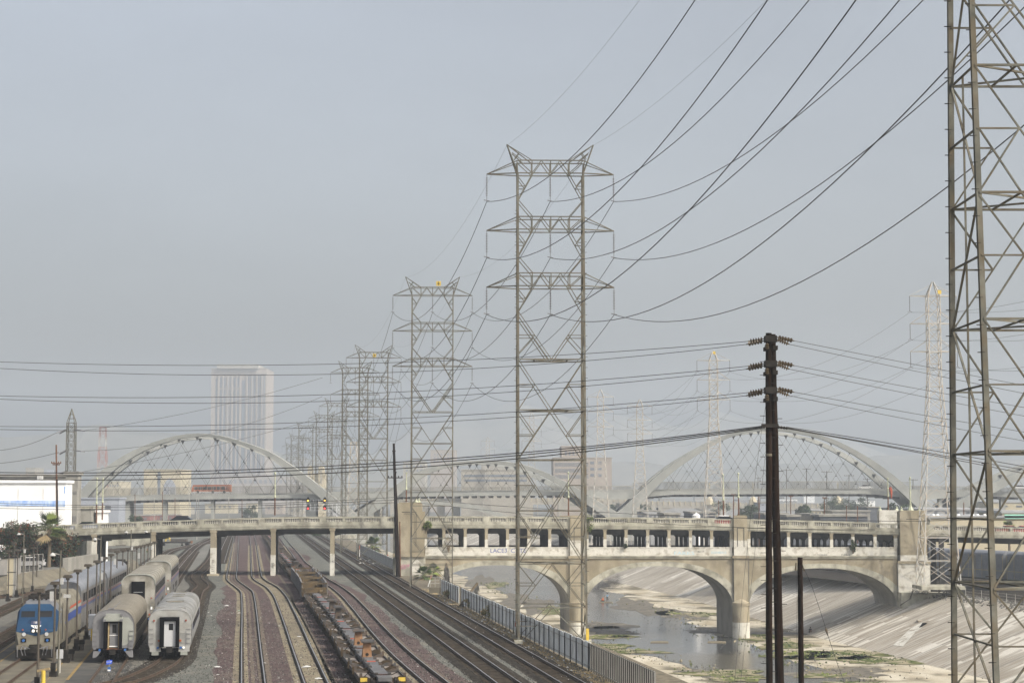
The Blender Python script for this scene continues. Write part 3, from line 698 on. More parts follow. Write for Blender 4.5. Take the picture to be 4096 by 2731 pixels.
for i in range(260):
    px = R.uniform(820, 1900); py = R.uniform(2320, 2731); c = G(px, py); s = R.uniform(.02, .055)
    if c.x > M2x(c.y)-2: continue
    mb.add([(c.x-s, c.y, .03), (c.x+s, c.y-s, .04), (c.x+s*.5, c.y+s*2, .05), (c.x, c.y, .05+s)], [(0, 1, 3), (1, 2, 3), (2, 0, 3)])
for i in range(200):
    y = R.uniform(115, 230); x = fence_x(y)-R.uniform(.3, 3.5); s = R.uniform(.03, .12)
    mb.add([(x-s, y, .03), (x+s, y-s, .04), (x+s*.5, y+s*2, .05), (x, y, .05+s)], [(0, 1, 3), (1, 2, 3), (2, 0, 3)])
tag(mb.build('litter_specks', M['litter']), 'countless tiny pale scraps scattered over the track ballast', 'litter', kind='stuff')

# loose stones on the ballast and debris at the water's edge, too many to count
M['stone'] = mat('loose_stone', (.09, .088, .08), .95, (.22, .21, .19), 9)
M['stone_dark'] = mat('dark_loose_stone', (.03, .03, .028), .95, (.075, .07, .065), 9)
def stones(n, f, m, s0, s1, name='ballast_stones'):
    mb = MB()
    for _ in range(n):
        p = f()
        if p is None: continue
        x, y, z = p; s = R.uniform(s0, s1); a = R.uniform(0, 6.28); q = [(x+s*math.cos(a+k*2.1)*R.uniform(.7, 1.1), y+s*math.sin(a+k*2.1)*R.uniform(.7, 1.1), z) for k in range(3)]
        mb.add(q+[(x, y, z+s*R.uniform(.6, 1.1))], [(0, 1, 3), (1, 2, 3), (2, 0, 3)])
    tag(mb.build(name, m), kind='stuff')
def yard_pt():
    Y = 118+105*R.random()**1.4; x = R.uniform(-27-.15*(Y-120), fence_x(Y))
    return None if min(abs(x-M1x(Y)), abs(x-M2x(Y))) < 1.6 else (x, Y, .01)
stones(14000, yard_pt, M['stone'], .025, .075); stones(14000, yard_pt, M['stone_dark'], .03, .09)
def verge_pt():
    Y = 118+130*R.random()**1.3; return (fence_x(Y)-abs(R.gauss(0, 1.2))-.1, Y, .01)
stones(2600, verge_pt, M['straw'], .03, .12)
def edge_pt():
    p = R.choice(lw if R.random() < .5 else rw)
    if p.y > 480 or p.y < 200: return None
    return (p.x+R.gauss(0, 1.6), p.y+R.gauss(0, 3.5), BED+.03)
stones(1300, edge_pt, M['stone_dark'], .04, .14, 'river_debris'); stones(500, edge_pt, M['algae'], .1, .3, 'river_debris')
stones(500, lambda: (lambda Y: (toe(Y)-R.uniform(.2, 22), Y, BED+.03))(R.uniform(225, 400)), M['stone_dark'], .05, .16, 'river_debris')
# ================================================================= THE OLD ROAD BRIDGE (Y = 290 .. 302)
BY = 290.0; BW = 12.0; SK = -.10
def bx(px, Y=BY): return (px-2048.0)/F*Y*1.0005
TOPS = [(-400, 2134), (0, 2111), (263, 2098), (466, 2090), (633, 2083), (850, 2076), (1040, 2072), (1110, 2069), (1576, 2066.6), (1703, 2066), (2067, 2067), (2493, 2071), (2840, 2073.5), (2992, 2077), (3398, 2087), (3566, 2093), (3703, 2098), (3895, 2104), (4096, 2109), (4500, 2122)]
TX = [(D(a, b, BY).x, D(a, b, BY).z) for a, b in TOPS]
def topz(x):
    for (x0, z0), (x1, z1) in zip(TX[:-1], TX[1:]):
        if x <= x1: return z0+(z1-z0)*(x-x0)/(x1-x0)
    return TX[-1][1]
def pz(py, Y=BY): return D(2048, py, Y).z
bridge = thing('road_bridge', 'old concrete road bridge with balustrade, open gallery and three arches over the river', 'bridge')
XL, XR = bx(-420), bx(4480)
xa, xb = bx(1593), bx(1690)            # left pylon
def run(mb, x0, x1, y0, y1, d0, d1, mi=0, n=None):     # a long member that follows the road profile; d0,d1 below the parapet top
    n = n or max(1, int((x1-x0)/4))
    for i in range(n):
        a = x0+(x1-x0)*i/n; b = x0+(x1-x0)*(i+1)/n; za, zb_ = topz(a), topz(b)
        mb.add([(a, y0, za-d1), (b, y0, zb_-d1), (b, y1, zb_-d1), (a, y1, za-d1), (a, y0, za-d0), (b, y0, zb_-d0), (b, y1, zb_-d0), (a, y1, za-d0)],
               [(0, 3, 2, 1), (4, 5, 6, 7), (0, 1, 5, 4), (2, 3, 7, 6)] + ([(3, 0, 4, 7)] if i == 0 else []) + ([(1, 2, 6, 5)] if i == n-1 else []), mi)
segs = [(XL, xa), (xb, bx(2283)), (bx(2340), bx(2934)), (bx(2981), bx(3589)), (bx(3695), XR)]
# deck slab, cornice
mb = MB(); run(mb, XL, XR, BY+.45, BY+BW-.45, 1.25, 1.62); mb.build('deck_slab', M['asphalt'], bridge)
for a, b in segs:
    mb = MB(); run(mb, a, b, BY-.10, BY+.42, 1.06, 1.30); run(mb, a, b, BY-.02, BY+.42, 1.30, 1.42); run(mb, a, b, BY-.14, BY+.42, 1.42, 1.62); run(mb, a, b, BY-.05, BY+.42, 1.62, 1.78)
    mb.build('cornice', M['grey_conc'], bridge)
    mb = MB(); run(mb, a, b, BY+.02, BY+.40, .68, 1.055); mb.build('parapet_base', M['grey_conc'], bridge)
    mb = MB(); run(mb, a, b, BY-.03, BY+.45, 0, .17); mb.build('top_rail', M['grey_conc'], bridge)
mb = MB(); run(mb, XL, XR, BY+BW-.4, BY+BW+.1, .16, 1.78); mb.build('far_parapet', M['shaded_parapet'], bridge)
mb = MB(); run(mb, XL, XR, BY+BW-.45, BY+BW+.15, .0, .158); mb.build('far_top_rail', M['grey_conc'], bridge)
# girders below the cornice, shade put into their dark concrete colour
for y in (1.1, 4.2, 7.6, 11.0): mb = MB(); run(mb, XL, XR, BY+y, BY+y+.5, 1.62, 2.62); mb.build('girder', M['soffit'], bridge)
# balusters and parapet posts
balu = MB(); pos = MB(); bigp = MB(); nb = 0
prof = [(.055, 0), (.075, .05), (.045, .10), (.085, .24), (.05, .38), (.075, .44), (.055, .51)]
for si, (a, b) in enumerate(segs):
    x = a; k = 0
    while x < b-.3:
        w = 1.05 if k % 3 == 0 else .42
        w = min(w, b-x)
        z0, z1 = topz(x), topz(x+w)
        P = MB()
        run(P, x, x+w, BY-.01 if w < .8 else BY-.06, BY+.43, -.0 if w < .8 else -.02, 1.04, n=1); P.build('parapet_pier' if w > .8 else 'parapet_post', M['grey_conc'], bridge)
        x += w; e = min(x+2.55, b)
        m = int((e-x)/.255)
        for i in range(m):
            c = x+(i+.5)*(e-x)/m
            balu.lathe(prof, c, BY+.21, topz(c)-.68, 6); nb += 1
        x = e; k += 1
bb = tag(balu.build('balusters', M['pale_conc'], bridge), 'row of turned balusters', kind='stuff')

# columns of the left (railway) part, in four rows; front ones have a whitewashed foot
for px, w, bot, white in [(386, .62, -.02, 2165), (621, .6, -.02, 2165), (860, .85, -.02, 2190), (1098, .66, -.02, 2219), (1333, .62, -.02, 2213)]:
    x = bx(px); zt = topz(x)-1.75; zw = pz(white)
    mb = MB(); mb.box(x-w/2, x+w/2, BY-.02, BY+.75, zw, zt, 0); mb.box(x-w/2-.015, x+w/2+.015, BY-.035, BY+.765, bot, zw, 1)
    mb.box(x-w/2-.12, x+w/2+.12, BY-.10, BY+.85, zt-.35, zt+.1, 0)
    if px == 860: mb.box(x-.85, x+.85, BY-.5, BY+1.2, bot, .3, 0)
    mb.build('column', [M['tan_conc'], M['pale_conc']], bridge)
    for d in (4, 7.6, 11):
        mb = MB(); xx = x+SK*d*.9; mb.box(xx-w/2, xx+w/2, BY+d, BY+d+.75, bot, topz(x)-2.6); mb.build('column', M['soffit'], bridge)  # rear rows carry their shade in the colour
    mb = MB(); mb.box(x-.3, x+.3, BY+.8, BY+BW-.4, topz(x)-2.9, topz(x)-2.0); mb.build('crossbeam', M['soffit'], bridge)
# painted notices and numbers on the columns
cx = bx(1333); text('number_sign', '142', .42, M['dirt_black'], bridge, (cx+.05, BY-.05, pz(2245)))
for px, y0, y1 in ((860, 2238, 2290), (1098, 2250, 2272)):
    x = bx(px); mb = MB()
    n = 7
    for i in range(n):
        z = pz(y0+(y1-y0)*i/n); mb.box(x-.22, x+.20-.05*(i % 3), BY-.05, BY-.045, z-.05, z)
    tag(mb.build('painted_notice', M['soffit'], bridge), kind='stuff')
# arch spans
ZC = 2.72            # underside of the mid cornice
arches = [(bx(1704), bx(2277), pz(2259), pz(2420)), (bx(2341), bx(2923), pz(2263), pz(2420)), (bx(2987), bx(3577), pz(2271), pz(2425))]
def arch_z(x, a, b, zc, zs):
    u = (x-(a+b)/2)/((b-a)/2); u = max(-1, min(1, u)); return zs+(zc-zs)*(1-abs(u)**2.15)**(1/2.0)
for a, b, zc, zs in arches:
    N = 56; xs = [(a+b)/2-(b-a)/2*math.cos(math.pi*i/N) for i in range(N+1)]; zz = [arch_z(x, a, b, zc, zs) for x in xs]
    mb = MB()
    for i in range(N):
        mb.quad((xs[i], BY, zz[i]), (xs[i+1], BY, zz[i+1]), (xs[i+1], BY, ZC), (xs[i], BY, ZC), 0)
    mb.build('spandrel_wall', M['tan_conc'], bridge)
    mb = MB(); sh = SK*BW
    for i in range(N): mb.quad((xs[i]+sh, BY+BW, zz[i]), (xs[i+1]+sh, BY+BW, zz[i+1]), (xs[i+1]+sh, BY+BW, ZC), (xs[i]+sh, BY+BW, ZC), 0)
    mb.build('spandrel_wall', M['tan_conc'], bridge)
    mb = MB()
    for i in range(N):
        sh = SK*BW
        mb.quad((xs[i], BY-.06, zz[i]), (xs[i]+sh, BY+BW+.06, zz[i]), (xs[i+1]+sh, BY+BW+.06, zz[i+1]), (xs[i+1], BY-.06, zz[i+1]))
    mb.build('arch_barrel', M['greywall'], bridge, smooth=True)
    mb = MB(); O = []
    for i in range(N+1):
        i0, i1 = max(i-1, 0), min(i+1, N); t = Vector((xs[i1]-xs[i0], zz[i1]-zz[i0])).normalized(); th = .72+.5*abs(math.cos(math.pi*i/N))**2
        O.append((xs[i]-t.y*th*1.0, zz[i]+t.x*th))
    O = [(min(max(x, a-.0), b+.0), z) for x, z in O]
    for i in range(N):
        mb.quad((xs[i], BY-.06, zz[i]), (xs[i+1], BY-.06, zz[i+1]), (O[i+1][0], BY-.06, O[i+1][1]), (O[i][0], BY-.06, O[i][1]))
        mb.quad((O[i][0], BY-.06, O[i][1]), (O[i+1][0], BY-.06, O[i+1][1]), (O[i+1][0], BY+.01, O[i+1][1]), (O[i][0], BY+.01, O[i][1]))
    mb.build('arch_ring', M['grey_conc'], bridge)
    # mid cornice, whitewashed gallery wall, coping
    mb = MB()
    mb.box(a-.02, b+.02, BY-.22, BY+.5, ZC, ZC+.12); mb.box(a-.02, b+.02, BY-.14, BY+.5, ZC+.12, ZC+.24); mb.box(a-.02, b+.02, BY-.26, BY+.5, ZC+.24, ZC+.42)
    mb.build('mid_cornice', M['grey_conc'], bridge)
    mb = MB(); mb.box(a-.01, b+.01, BY-.0, BY+.30, ZC+.42, pz(2191)); mb.box(a-.01, b+.01, BY-.05, BY+.34, pz(2191), pz(2187))
    mb.build('gallery_wall', M['pale_conc'], bridge)
    mb = MB(); mb.box(a+SK*BW, b+SK*BW, BY+BW-.3, BY+BW, ZC+.2, pz(2187)); mb.build('far_gallery_wall', M['greywall'], bridge)
    mb = MB(); P = [(a, BY+.3), (b, BY+.3), (b+SK*BW, BY+BW-.3), (a+SK*BW, BY+BW-.3)]
    mb.add([(x, y, ZC+.1) for x, y in P]+[(x, y, ZC+.6) for x, y in P], [(3, 2, 1, 0), (4, 5, 6, 7)]); mb.build('gallery_floor', M['soffit'], bridge)
# gallery columns: four rows, the rear three coloured dark for shade
cols = [1777+84.4*i for i in range(6)] + [2357+0] + [2417+84.8*i for i in range(6)] + [3062+84.6*i for i in range(6)]
cols = [1777, 1862, 1946, 2030, 2115, 2198] + [2418, 2502, 2588, 2673, 2758, 2842] + [3063, 3148, 3233, 3319, 3404, 3492]
half = [1703, 2277, 2346, 2921, 2990, 3574]
zb = pz(2187)
for px in cols+half:
    x = bx(px); zt = topz(x)-1.76; w = .46 if px in cols else .5
    mb = MB(); mb.box(x-w/2, x+w/2, BY+.03, BY+.55, zb+1.15+.6*R.random(), zt, 0); z_w = mb.v[-1][2]; zz_ = min(v[2] for v in mb.v)
    mb.box(x-w/2-.01, x+w/2+.01, BY+.02, BY+.56, zb, zz_, 1)
    mb.add([(x-w/2-.14, BY+.01, zt), (x+w/2+.14, BY+.01, zt), (x+w/2+.01, BY+.01, zt-.3), (x-w/2-.01, BY+.01, zt-.3), (x-w/2-.14, BY+.57, zt), (x+w/2+.14, BY+.57, zt), (x+w/2+.01, BY+.57, zt-.3), (x-w/2-.01, BY+.57, zt-.3)],
           [(0, 1, 2, 3), (0, 3, 7, 4), (1, 5, 6, 2), (2, 6, 7, 3)], 0)
    mb.build('gallery_column', [M['tan_conc'], M['pale_conc']], bridge)
    for d in (3.9, 7.6, 11.3):
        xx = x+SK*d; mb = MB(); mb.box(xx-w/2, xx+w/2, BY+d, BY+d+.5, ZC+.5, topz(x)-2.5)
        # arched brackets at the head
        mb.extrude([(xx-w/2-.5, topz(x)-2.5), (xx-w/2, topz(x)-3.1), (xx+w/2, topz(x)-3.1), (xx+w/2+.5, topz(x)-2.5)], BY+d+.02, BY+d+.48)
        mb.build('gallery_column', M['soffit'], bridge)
for px, ch in zip((2502, 2588, 2673, 2758), 'AHOY'):
    text('painted_letter', ch, .55, M['graf_black'], bridge, (bx(px), BY+.0, pz(2166)), ext=.004)
for px, py, s, tx_, mk, wd in ((1995, 2202, .95, 'LACE3', 'graf_blue', 1.05), (2074, 2202, .95, 'CRTE', 'graf_blue', 1.15), (2732, 2212, .8, 'FARKS', 'graf_cyan', 1.5),
                    (2798, 2205, .35, 'J8\u00a3 13', 'graf_black', 1.2), (1862, 2074, .32, 'JNSE', 'graf_black', 1.0), (2870, 2209, .5, 'ESNEKS', 'graf_cyan', 1.5), (3280, 2218, .4, 'DOKER', 'mesh_grey', 1.3), (3375, 2219, .45, 'PANK', 'mesh_grey', 1.4)):
    yy = BY-.012 if py > 2100 else BY-.075
    text('graffiti', tx_, s*.95, M[mk], bridge, (bx(px), yy, pz(py)), ext=.004, width=wd)
# piers
def pier(x0, x1, cap):
    p = MB(); sh = SK*BW
    p.add([(x0, BY, ZC), (x1, BY, ZC), (x1, BY, BED-.3), (x0, BY, BED-.3), (x0+sh, BY+BW, ZC), (x1+sh, BY+BW, ZC), (x1+sh, BY+BW, BED-.3), (x0+sh, BY+BW, BED-.3)],
          [(0, 1, 2, 3), (4, 7, 6, 5), (0, 3, 7, 4), (1, 5, 6, 2)])
    p.build('pier', M['greywall'], bridge)
    c = MB(); w = (x1-x0)/2; cx_ = (x0+x1)/2; n = 12; z1 = pz(2420); z0 = BED-.2; zm = pz(2487)
    def ring(z, k=1.0, pz_=None): return [(cx_-w*k*math.cos(math.pi*i/n), BY+.1-1.35*k*math.sin(math.pi*i/n), z) for i in range(n+1)]
    for za, zb_, mi, k in ((z0, zm, 1, 1.04), (zm, z1, 0, 1.03)):
        A, B = ring(za, k), ring(zb_, k)
        for i in range(n): c.quad(A[i], A[i+1], B[i+1], B[i], mi)
    A, B = ring(z1, 1.10), ring(z1+.42, 1.10)
    for i in range(n): c.quad(A[i], A[i+1], B[i+1], B[i], 0)
    c.add(ring(z1, 1.10), [tuple(range(n+1))], 0)
    for i in range(n): c.add([B[i], B[i+1], (cx_, BY-.02, z1+1.25)], [(0, 1, 2)], 0)
    c.build('cutwater', [M['tan_conc'], M['pale_conc']], bridge)
    # pylon above
    y = MB(); pw = w*.86 if cap else w
    y.box(cx_-pw*.98, cx_+pw*.98, BY-.42, BY+.1, z1+.3, ZC, 0)
    y.box(cx_-pw*1.18, cx_+pw*1.18, BY-.62, BY+.3, ZC, ZC+.42, 0)
    y.box(cx_-pw*.95, cx_+pw*.95, BY-.45, BY+.5, ZC+.42, pz(2160), 1)
    y.box(cx_-pw*.94, cx_+pw*.94, BY-.44, BY+.5, pz(2160), pz(2064), 0)
    y.box(cx_-pw*.85, cx_+pw*.85, BY-.40, BY+.5, pz(2064), pz(2060), 0)
    for x_ in (-.45, .45): y.box(cx_+pw*x_-.05, cx_+pw*x_+.05, BY-.47, BY-.44, pz(2185), pz(2108), 2)
    y.box(cx_-pw*.45, cx_+pw*.45, BY-.475, BY-.44, pz(2111), pz(2108), 2)
    y.build('pylon', [M['tan_conc'], M['pale_conc'], M['soffit']], bridge)
    mb = MB(); mb.box(cx_+sh-pw, cx_+sh+pw, BY+BW-.3, BY+BW+.4, ZC, pz(2064)); mb.build('far_pylon', M['tan_conc'], bridge)
pier(bx(2277), bx(2341), False); pier(bx(2923), bx(2989), True)
# left abutment and pylon
def recess_shade(mb, x0, x1, z0, z1, y, mi=1, t=.09):  # dark strips at top and right paint the shade of a recessed panel
    mb.box(x0, x1, y-.02, y, z1-t, z1, mi); mb.box(x1-t, x1, y-.02, y, z0, z1-t, mi)
    mb.box(x0+.3, x1-.3, y-.015, y, z1-.3-t*.5, z1-.3, mi); mb.box(x1-.3-t*.5, x1-.3, y-.015, y, z0+.2, z1-.3-t*.5, mi)
mb = MB(); mb.box(bx(1593), bx(1689), BY-.5, BY+1.6, pz(2213), pz(2012)); mb.box(bx(1598), bx(1684), BY-.42, BY+1.5, pz(2012), pz(2008))
mb.box(bx(1689)+.002, bx(1701), BY-.3, BY+1.4, pz(2213), pz(2045)); mb.box(bx(1575), bx(1703), BY-.62, BY+2.2, pz(2226), pz(2213))
mb.build('left_pylon', M['tan_conc'], bridge)
mb = MB(); recess_shade(mb, bx(1610), bx(1668), pz(2185), pz(2046), BY-.5, 0); mb.build('panel_shade_lines', M['soffit'], bridge)
mb = MB(); mb.box(bx(1584), bx(1704), BY-.3, BY+BW, -11, pz(2226)); mb.box(bx(1575), bx(1584), BY+.2, BY+BW, -1, topz(bx(1580))-1.7); mb.build('left_abutment', M['grey_conc'], bridge)
mb = MB(); mb.box(bx(1593)+SK*BW, bx(1689)+SK*BW, BY+BW-1.2, BY+BW+.5, 2, pz(2016)); mb.build('far_left_pylon', M['pale_conc'], bridge)
for a in (text('graffiti', 'GOOF', .6, M['graf_pink'], bridge, (bx(1621), BY-.32, pz(2262))), text('graffiti', 'OW', .45, M['graf_pink'], bridge, (bx(1617), BY-.32, pz(2272)))): pass
mb = MB()
mb.add([(bx(1655), BY-.315, pz(2250)), (bx(1672), BY-.315, pz(2236)), (bx(1702), BY-.315, pz(2262)), (bx(1702), BY-.315, pz(2330)), (bx(1640), BY-.315, pz(2330)), (bx(1644), BY-.315, pz(2290))], [(0, 1, 2, 3, 4, 5)])
mb.build('whitewashed_patch', M['pale_conc'], bridge)
# right pylon, its twin on the far side, abutment
mb = MB(); mb.box(bx(3589), bx(3695), BY-.6, BY+1.6, pz(2226), pz(2045), 0); mb.box(bx(3593), bx(3691), BY-.5, BY+1.5, pz(2045), pz(2040.5), 0)
mb.box(bx(3577), bx(3708), BY-.75, BY+2, pz(2252), pz(2242), 0); mb.box(bx(3589)-.01, bx(3695)+.01, BY-.62, BY+1.6, pz(2242), pz(2219), 1)
mb.box(bx(3579), bx(3705), BY-.55, BY+BW, BED, pz(2252), 1)
mb.build('right_pylon', [M['tan_conc'], M['pale_conc']], bridge)
mb = MB(); recess_shade(mb, bx(3613), bx(3671), pz(2215), pz(2074), BY-.6, 0); mb.build('panel_shade_lines', M['soffit'], bridge)
Yf = BY+BW
mb = MB(); mb.box(bx(3504, Yf), bx(3592, Yf), Yf-1.2, Yf+.6, 3, pz(2039, Yf)); mb.build('far_right_pylon', M['pale_conc'], bridge)
mb = MB(); recess_shade(mb, bx(3527, Yf), bx(3580, Yf), pz(2090, Yf), pz(2060, Yf), Yf-1.2, 0); mb.build('panel_shade_lines', M['grey_conc'], bridge)
fin = [(.34, 0), (.30, .08), (.16, .22), (.10, .40), (.13, .50), (.05, .62)]
for px, y, Yq in ((3520, 2039, Yf-.3), (3587, 2039, Yf-.3), (3606, 2041, BY+.5), (3677, 2041, BY+.5), (1665, 2008, BY+.5), (1676, 2008, BY+1)):
    mb = MB(); p = D(px, y, Yq); mb.lathe(fin, p.x, p.y, p.z-.02, 10); mb.build('finial', M['lamp_green'], bridge)
# walls behind the abutment ledge and right approach piers
mb = MB(); mb.box(bx(3577), bx(3765), BY-3.0, BY+.0, BED+2.5, pz(2366)); mb.build('abutment_ledge', M['grey_conc'], bridge)
for px in (3757, 4250):
    x = bx(px)
    for d in (.1, 5.6, 11):
        mb = MB(); mb.box(x-.35, x+.35, BY+d, BY+d+.7, -2.7, topz(x)-1.7); mb.build('column', M['soffit'], bridge)
# ornate lamp posts on the parapet
def lamp_post(px, ytop, ybase, Y, lab, rusty=.4, flare=False):
    b = D(px, ybase, Y); tpt = D(px, ytop, Y); h = tpt.z-b.z
    o = thing('street_lamp', lab, 'street lamp', (b.x, Y, b.z), group='ornate lamp posts along the bridge parapet')
    k = h*rusty
    mb = MB(); mb.lathe([(.13, 0), (.12, .1), (.10, k)] if not flare else [(.55, 0), (.50, .1), (.25, .5), (.15, .9), (.12, k)], 0, 0, 0, 8); mb.build('post_foot', M['rust'] if not flare else M['lamp_green'], o)
    mb = MB(); mb.lathe([(.10, 0), (.17, .05), (.17, .3), (.11, .35), (.10, (h-k)*.4), (.15, (h-k)*.42), (.13, (h-k)*.46), (.085, (h-k)*.5), (.075, (h-k)*.9), (.14, (h-k)*.93), (.17, (h-k)*.96), (.05, h-k)], 0, 0, k, 8)
    mb.build('post_shaft', M['lamp_green'], o)
    mb = MB(); mb.bar((-.55, 0, k+.2), (.55, 0, k+.2), .05); mb.bar((-.55, 0, k+.15), (-.55, 0, k+.35), .05); mb.bar((.55, 0, k+.15), (.55, 0, k+.35), .05)
    if not flare: mb.build('cross_arm', M['lamp_green'], o)
    return o
lamp_post(385, 1909, 2090, BY+.2, 'ornate lamp post above the leftmost bridge column, left one of a pair')
lamp_post(409, 1911, 2078, BY+BW-.2, 'ornate lamp post on the far parapet, right one of the pair near the white warehouse')
lamp_post(1099, 1887, 2060, BY+.2, 'ornate pale green lamp post above the bridge column beside the flatcars')
lamp_post(1625, 1888, 2007, BY+BW-1, 'ornate lamp post rising behind the left tan pylon')
lamp_post(2274, 1885, 2062, BY+BW-.2, 'ornate lamp post seen through the near lattice tower')
lamp_post(2894, 1895, 2072, BY+BW-.2, 'ornate lamp post above the red vehicle on the bridge')
lamp_post(2955, 1889, 2060, BY+.1, 'ornate lamp post standing on the right river pier pylon')
lamp_post(3553, 1909, 2038, BY+BW-.2, 'ornate lamp post on the white far pylon beside the orange windsock')
lamp_post(3642, 1906, 2040, BY+.5, 'ornate lamp post with flared foot on the right tan pylon', .15, True)
p = D(3556, 1952, BY+BW-.9)
w_ = thing('windsock', 'limp orange windsock hanging beside a lamp post at the right pylon', 'windsock', p)
mb = MB(); mb.tube([(0, 0, 0), (.18, 0, .05), (.30, 0, -.35), (.36, 0, -1.0), (.38, 0, -1.6)], [.12, .26, .24, .16, .09], 8); mb.build('sock', M['hitch_red'], w_)
mb = MB(); mb.tube([(-.1, 0, .1), (.2, 0, .12)], .04, 6); mb.build('bracket', M['dirt_black'], w_)
# road on the bridge reads from higher up only
# warning drum, cars on the bridge
def car(name, lab, loc, rz, body, L=4.6, h=1.45, W=1.8, cat='car', roof=None):
    o = thing(name, lab, cat, loc, rz)
    mb = MB(); P = [(-L/2, .35), (-L/2, .75), (-L*.46, .88), (-L*.20, .95), (L*.30, .97), (L*.49, .80), (L/2, .4)]
    mb.extrude([(x, z*h/1.45) for x, z in P], -W/2, W/2); mb.build('body', M[body], o)
    mb = MB(); a, b_, c, d = (-L*.30, L*.34, L*.17, -L*.12); z0, z1 = .93*h/1.45, h; w0, w1 = W*.48, W*.40
    mb.add([(a, -w0, z0), (b_, -w0, z0), (b_, w0, z0), (a, w0, z0), (d, -w1, z1-.06), (c, -w1, z1-.06), (c, w1, z1-.06), (d, w1, z1-.06)],
           [(4, 5, 6, 7), (0, 1, 5, 4), (1, 2, 6, 5), (2, 3, 7, 6), (3, 0, 4, 7)]); mb.build('windows', M['glass'], o)
    mb = MB(); mb.add([(d-.1, -w1-.04, z1-.07), (c+.1, -w1-.04, z1-.07), (c+.1, w1+.04, z1-.07), (d-.1, w1+.04, z1-.07), (d, -w1+.1, z1), (c, -w1+.1, z1), (c, w1-.1, z1), (d, w1-.1, z1)],
           [(3, 2, 1, 0), (4, 5, 6, 7), (0, 1, 5, 4), (1, 2, 6, 5), (2, 3, 7, 6), (3, 0, 4, 7)]); mb.build('roof', M[roof or body], o)
    for x in (-L*.32, L*.32):
        for y in (-W/2+.08, W/2-.08):
            mb = MB(); mb.tube([(x, y-.11, .33), (x, y+.11, .33)], .33, 14); wh = mb.build('wheel', M['black'], o)
            mb = MB(); mb.tube([(x, y-.12, .33), (x, y+.12, .33)], .2, 10); mb.build('rim', M['car_silver'], wh)
    return o
def on_deck(px, y=3.0): x = bx(px, BY+y); return (x, BY+y, topz(x)-1.25)
car('parked_car', 'black rounded car passing behind the balustrade over the tracks', on_deck(732, 3.4), 0, 'car_black', 5.6, 1.95)
car('parked_car', 'dark green car on the bridge just left of the pair of lamp posts', on_deck(355, 3.4), 0, 'bluewall', 4.8, 1.6, roof='leaf_dark')
car('parked_car', 'dark car crossing the bridge just right of the shrub on the pier', on_deck(2395, 3.4), 0, 'car_black', 4.6, 1.5)
car('pickup_truck', 'red vehicle glimpsed through the balusters with a white box roof', on_deck(2888, 3.4), 0, 'red', 4.9, 1.75, cat='truck', roof='white')
car('parked_car', 'dark red car on the right approach behind the balusters', on_deck(4085, 3.4), 0, 'red', 4.6, 1.5)
car('parked_car', 'red car on the right approach left of the other red one', on_deck(4022, 6.5), 0, 'stripe_red', 4.4, 1.45)
# ================================================================= THE NEW ARCHED VIADUCT (Y about 640)
VY = 640.0
via = thing('arch_viaduct', 'pale modern viaduct with slanted concrete arches and crossed hanger cables far beyond the old bridge', 'bridge')
def rib(outer, thick, Y, y2, dx, side=0):
    # outer: photo points of the top edge, thick: depth (px) measured normal to the rib
    P = [Vector((D(x, y, Y).x, D(x, y, Y).z)) for x, y in outer]
    Q = [Vector((p.x, 0, p.y)) for p in P]; L = smooth_line(Q, 3.0)
    n = len(L); mb = MB(); rings = []
    cum = [0]
    for i in range(1, n): cum.append(cum[-1]+(L[i]-L[i-1]).length)
    for i, p in enumerate(L):
        t = L[min(i+1, n-1)]-L[max(i-1, 0)]; t.normalize(); nn = Vector((t.z, 0, -t.x)); f = cum[i]/cum[-1]
        k = f*(len(thick)-1); j = min(int(k), len(thick)-2); th = (thick[j]+(thick[j+1]-thick[j])*(k-j))*Y/F
        q = p+nn*th; w = 1.5+.5*th
        cant = (max(p.z, 0))*.10*side
        rings.append([(p.x+dx*0, Y-w/2+cant, p.z), (p.x, Y+w/2+cant, p.z+.15), (q.x, Y+w/2+cant*.8, q.z), (q.x, Y-w/2+cant*.8, q.z)])
    for a, b in zip(rings[:-1], rings[1:]):
        for i in range(4): mb.quad(a[i], b[i], b[(i+1) % 4], a[(i+1) % 4])
    mb.add(rings[0], [(0, 1, 2, 3)]); mb.add(rings[-1], [(3, 2, 1, 0)])
    o = mb.build('arch_rib', M['viaduct'], via)
    o.location = (dx, y2, 0)
    return L
A1 = [(262, 2032), (290, 2006), (326, 1962), (396, 1894), (466, 1843), (536, 1803), (606, 1773), (699, 1745), (793, 1734), (886, 1743), (979, 1769), (1053, 1795), (1106, 1820), (1159, 1854), (1212, 1891), (1265, 1931), (1318, 1973), (1366, 2010), (1425, 2052)]
A2 = [(1400, 2062), (1470, 2020), (1530, 1985), (1583, 1953), (1636, 1915), (1689, 1886), (1742, 1865), (1809, 1850), (1893, 1842), (1986, 1843), (2061, 1852), (2126, 1868), (2196, 1896), (2266, 1929), (2336, 1971), (2406, 2013), (2467, 2047), (2520, 2078)]
A3 = [(2440, 2072), (2510, 2012), (2565, 1958), (2611, 1915), (2686, 1857), (2756, 1813), (2824, 1776), (2880, 1748), (2938, 1727), (3018, 1713), (3124, 1714), (3230, 1729), (3309, 1750), (3389, 1785), (3495, 1846), (3574, 1904), (3654, 1970), (3720, 2024), (3790, 2080)]
A4 = [(3800, 2020), (3880, 1975), (3969, 1930), (4096, 1877), (4200, 1845), (4330, 1822), (4500, 1815), (4700, 1850)]
TH = [42, 37, 27, 19, 14, 11.5, 14, 19, 27, 37, 43]
ribs = []
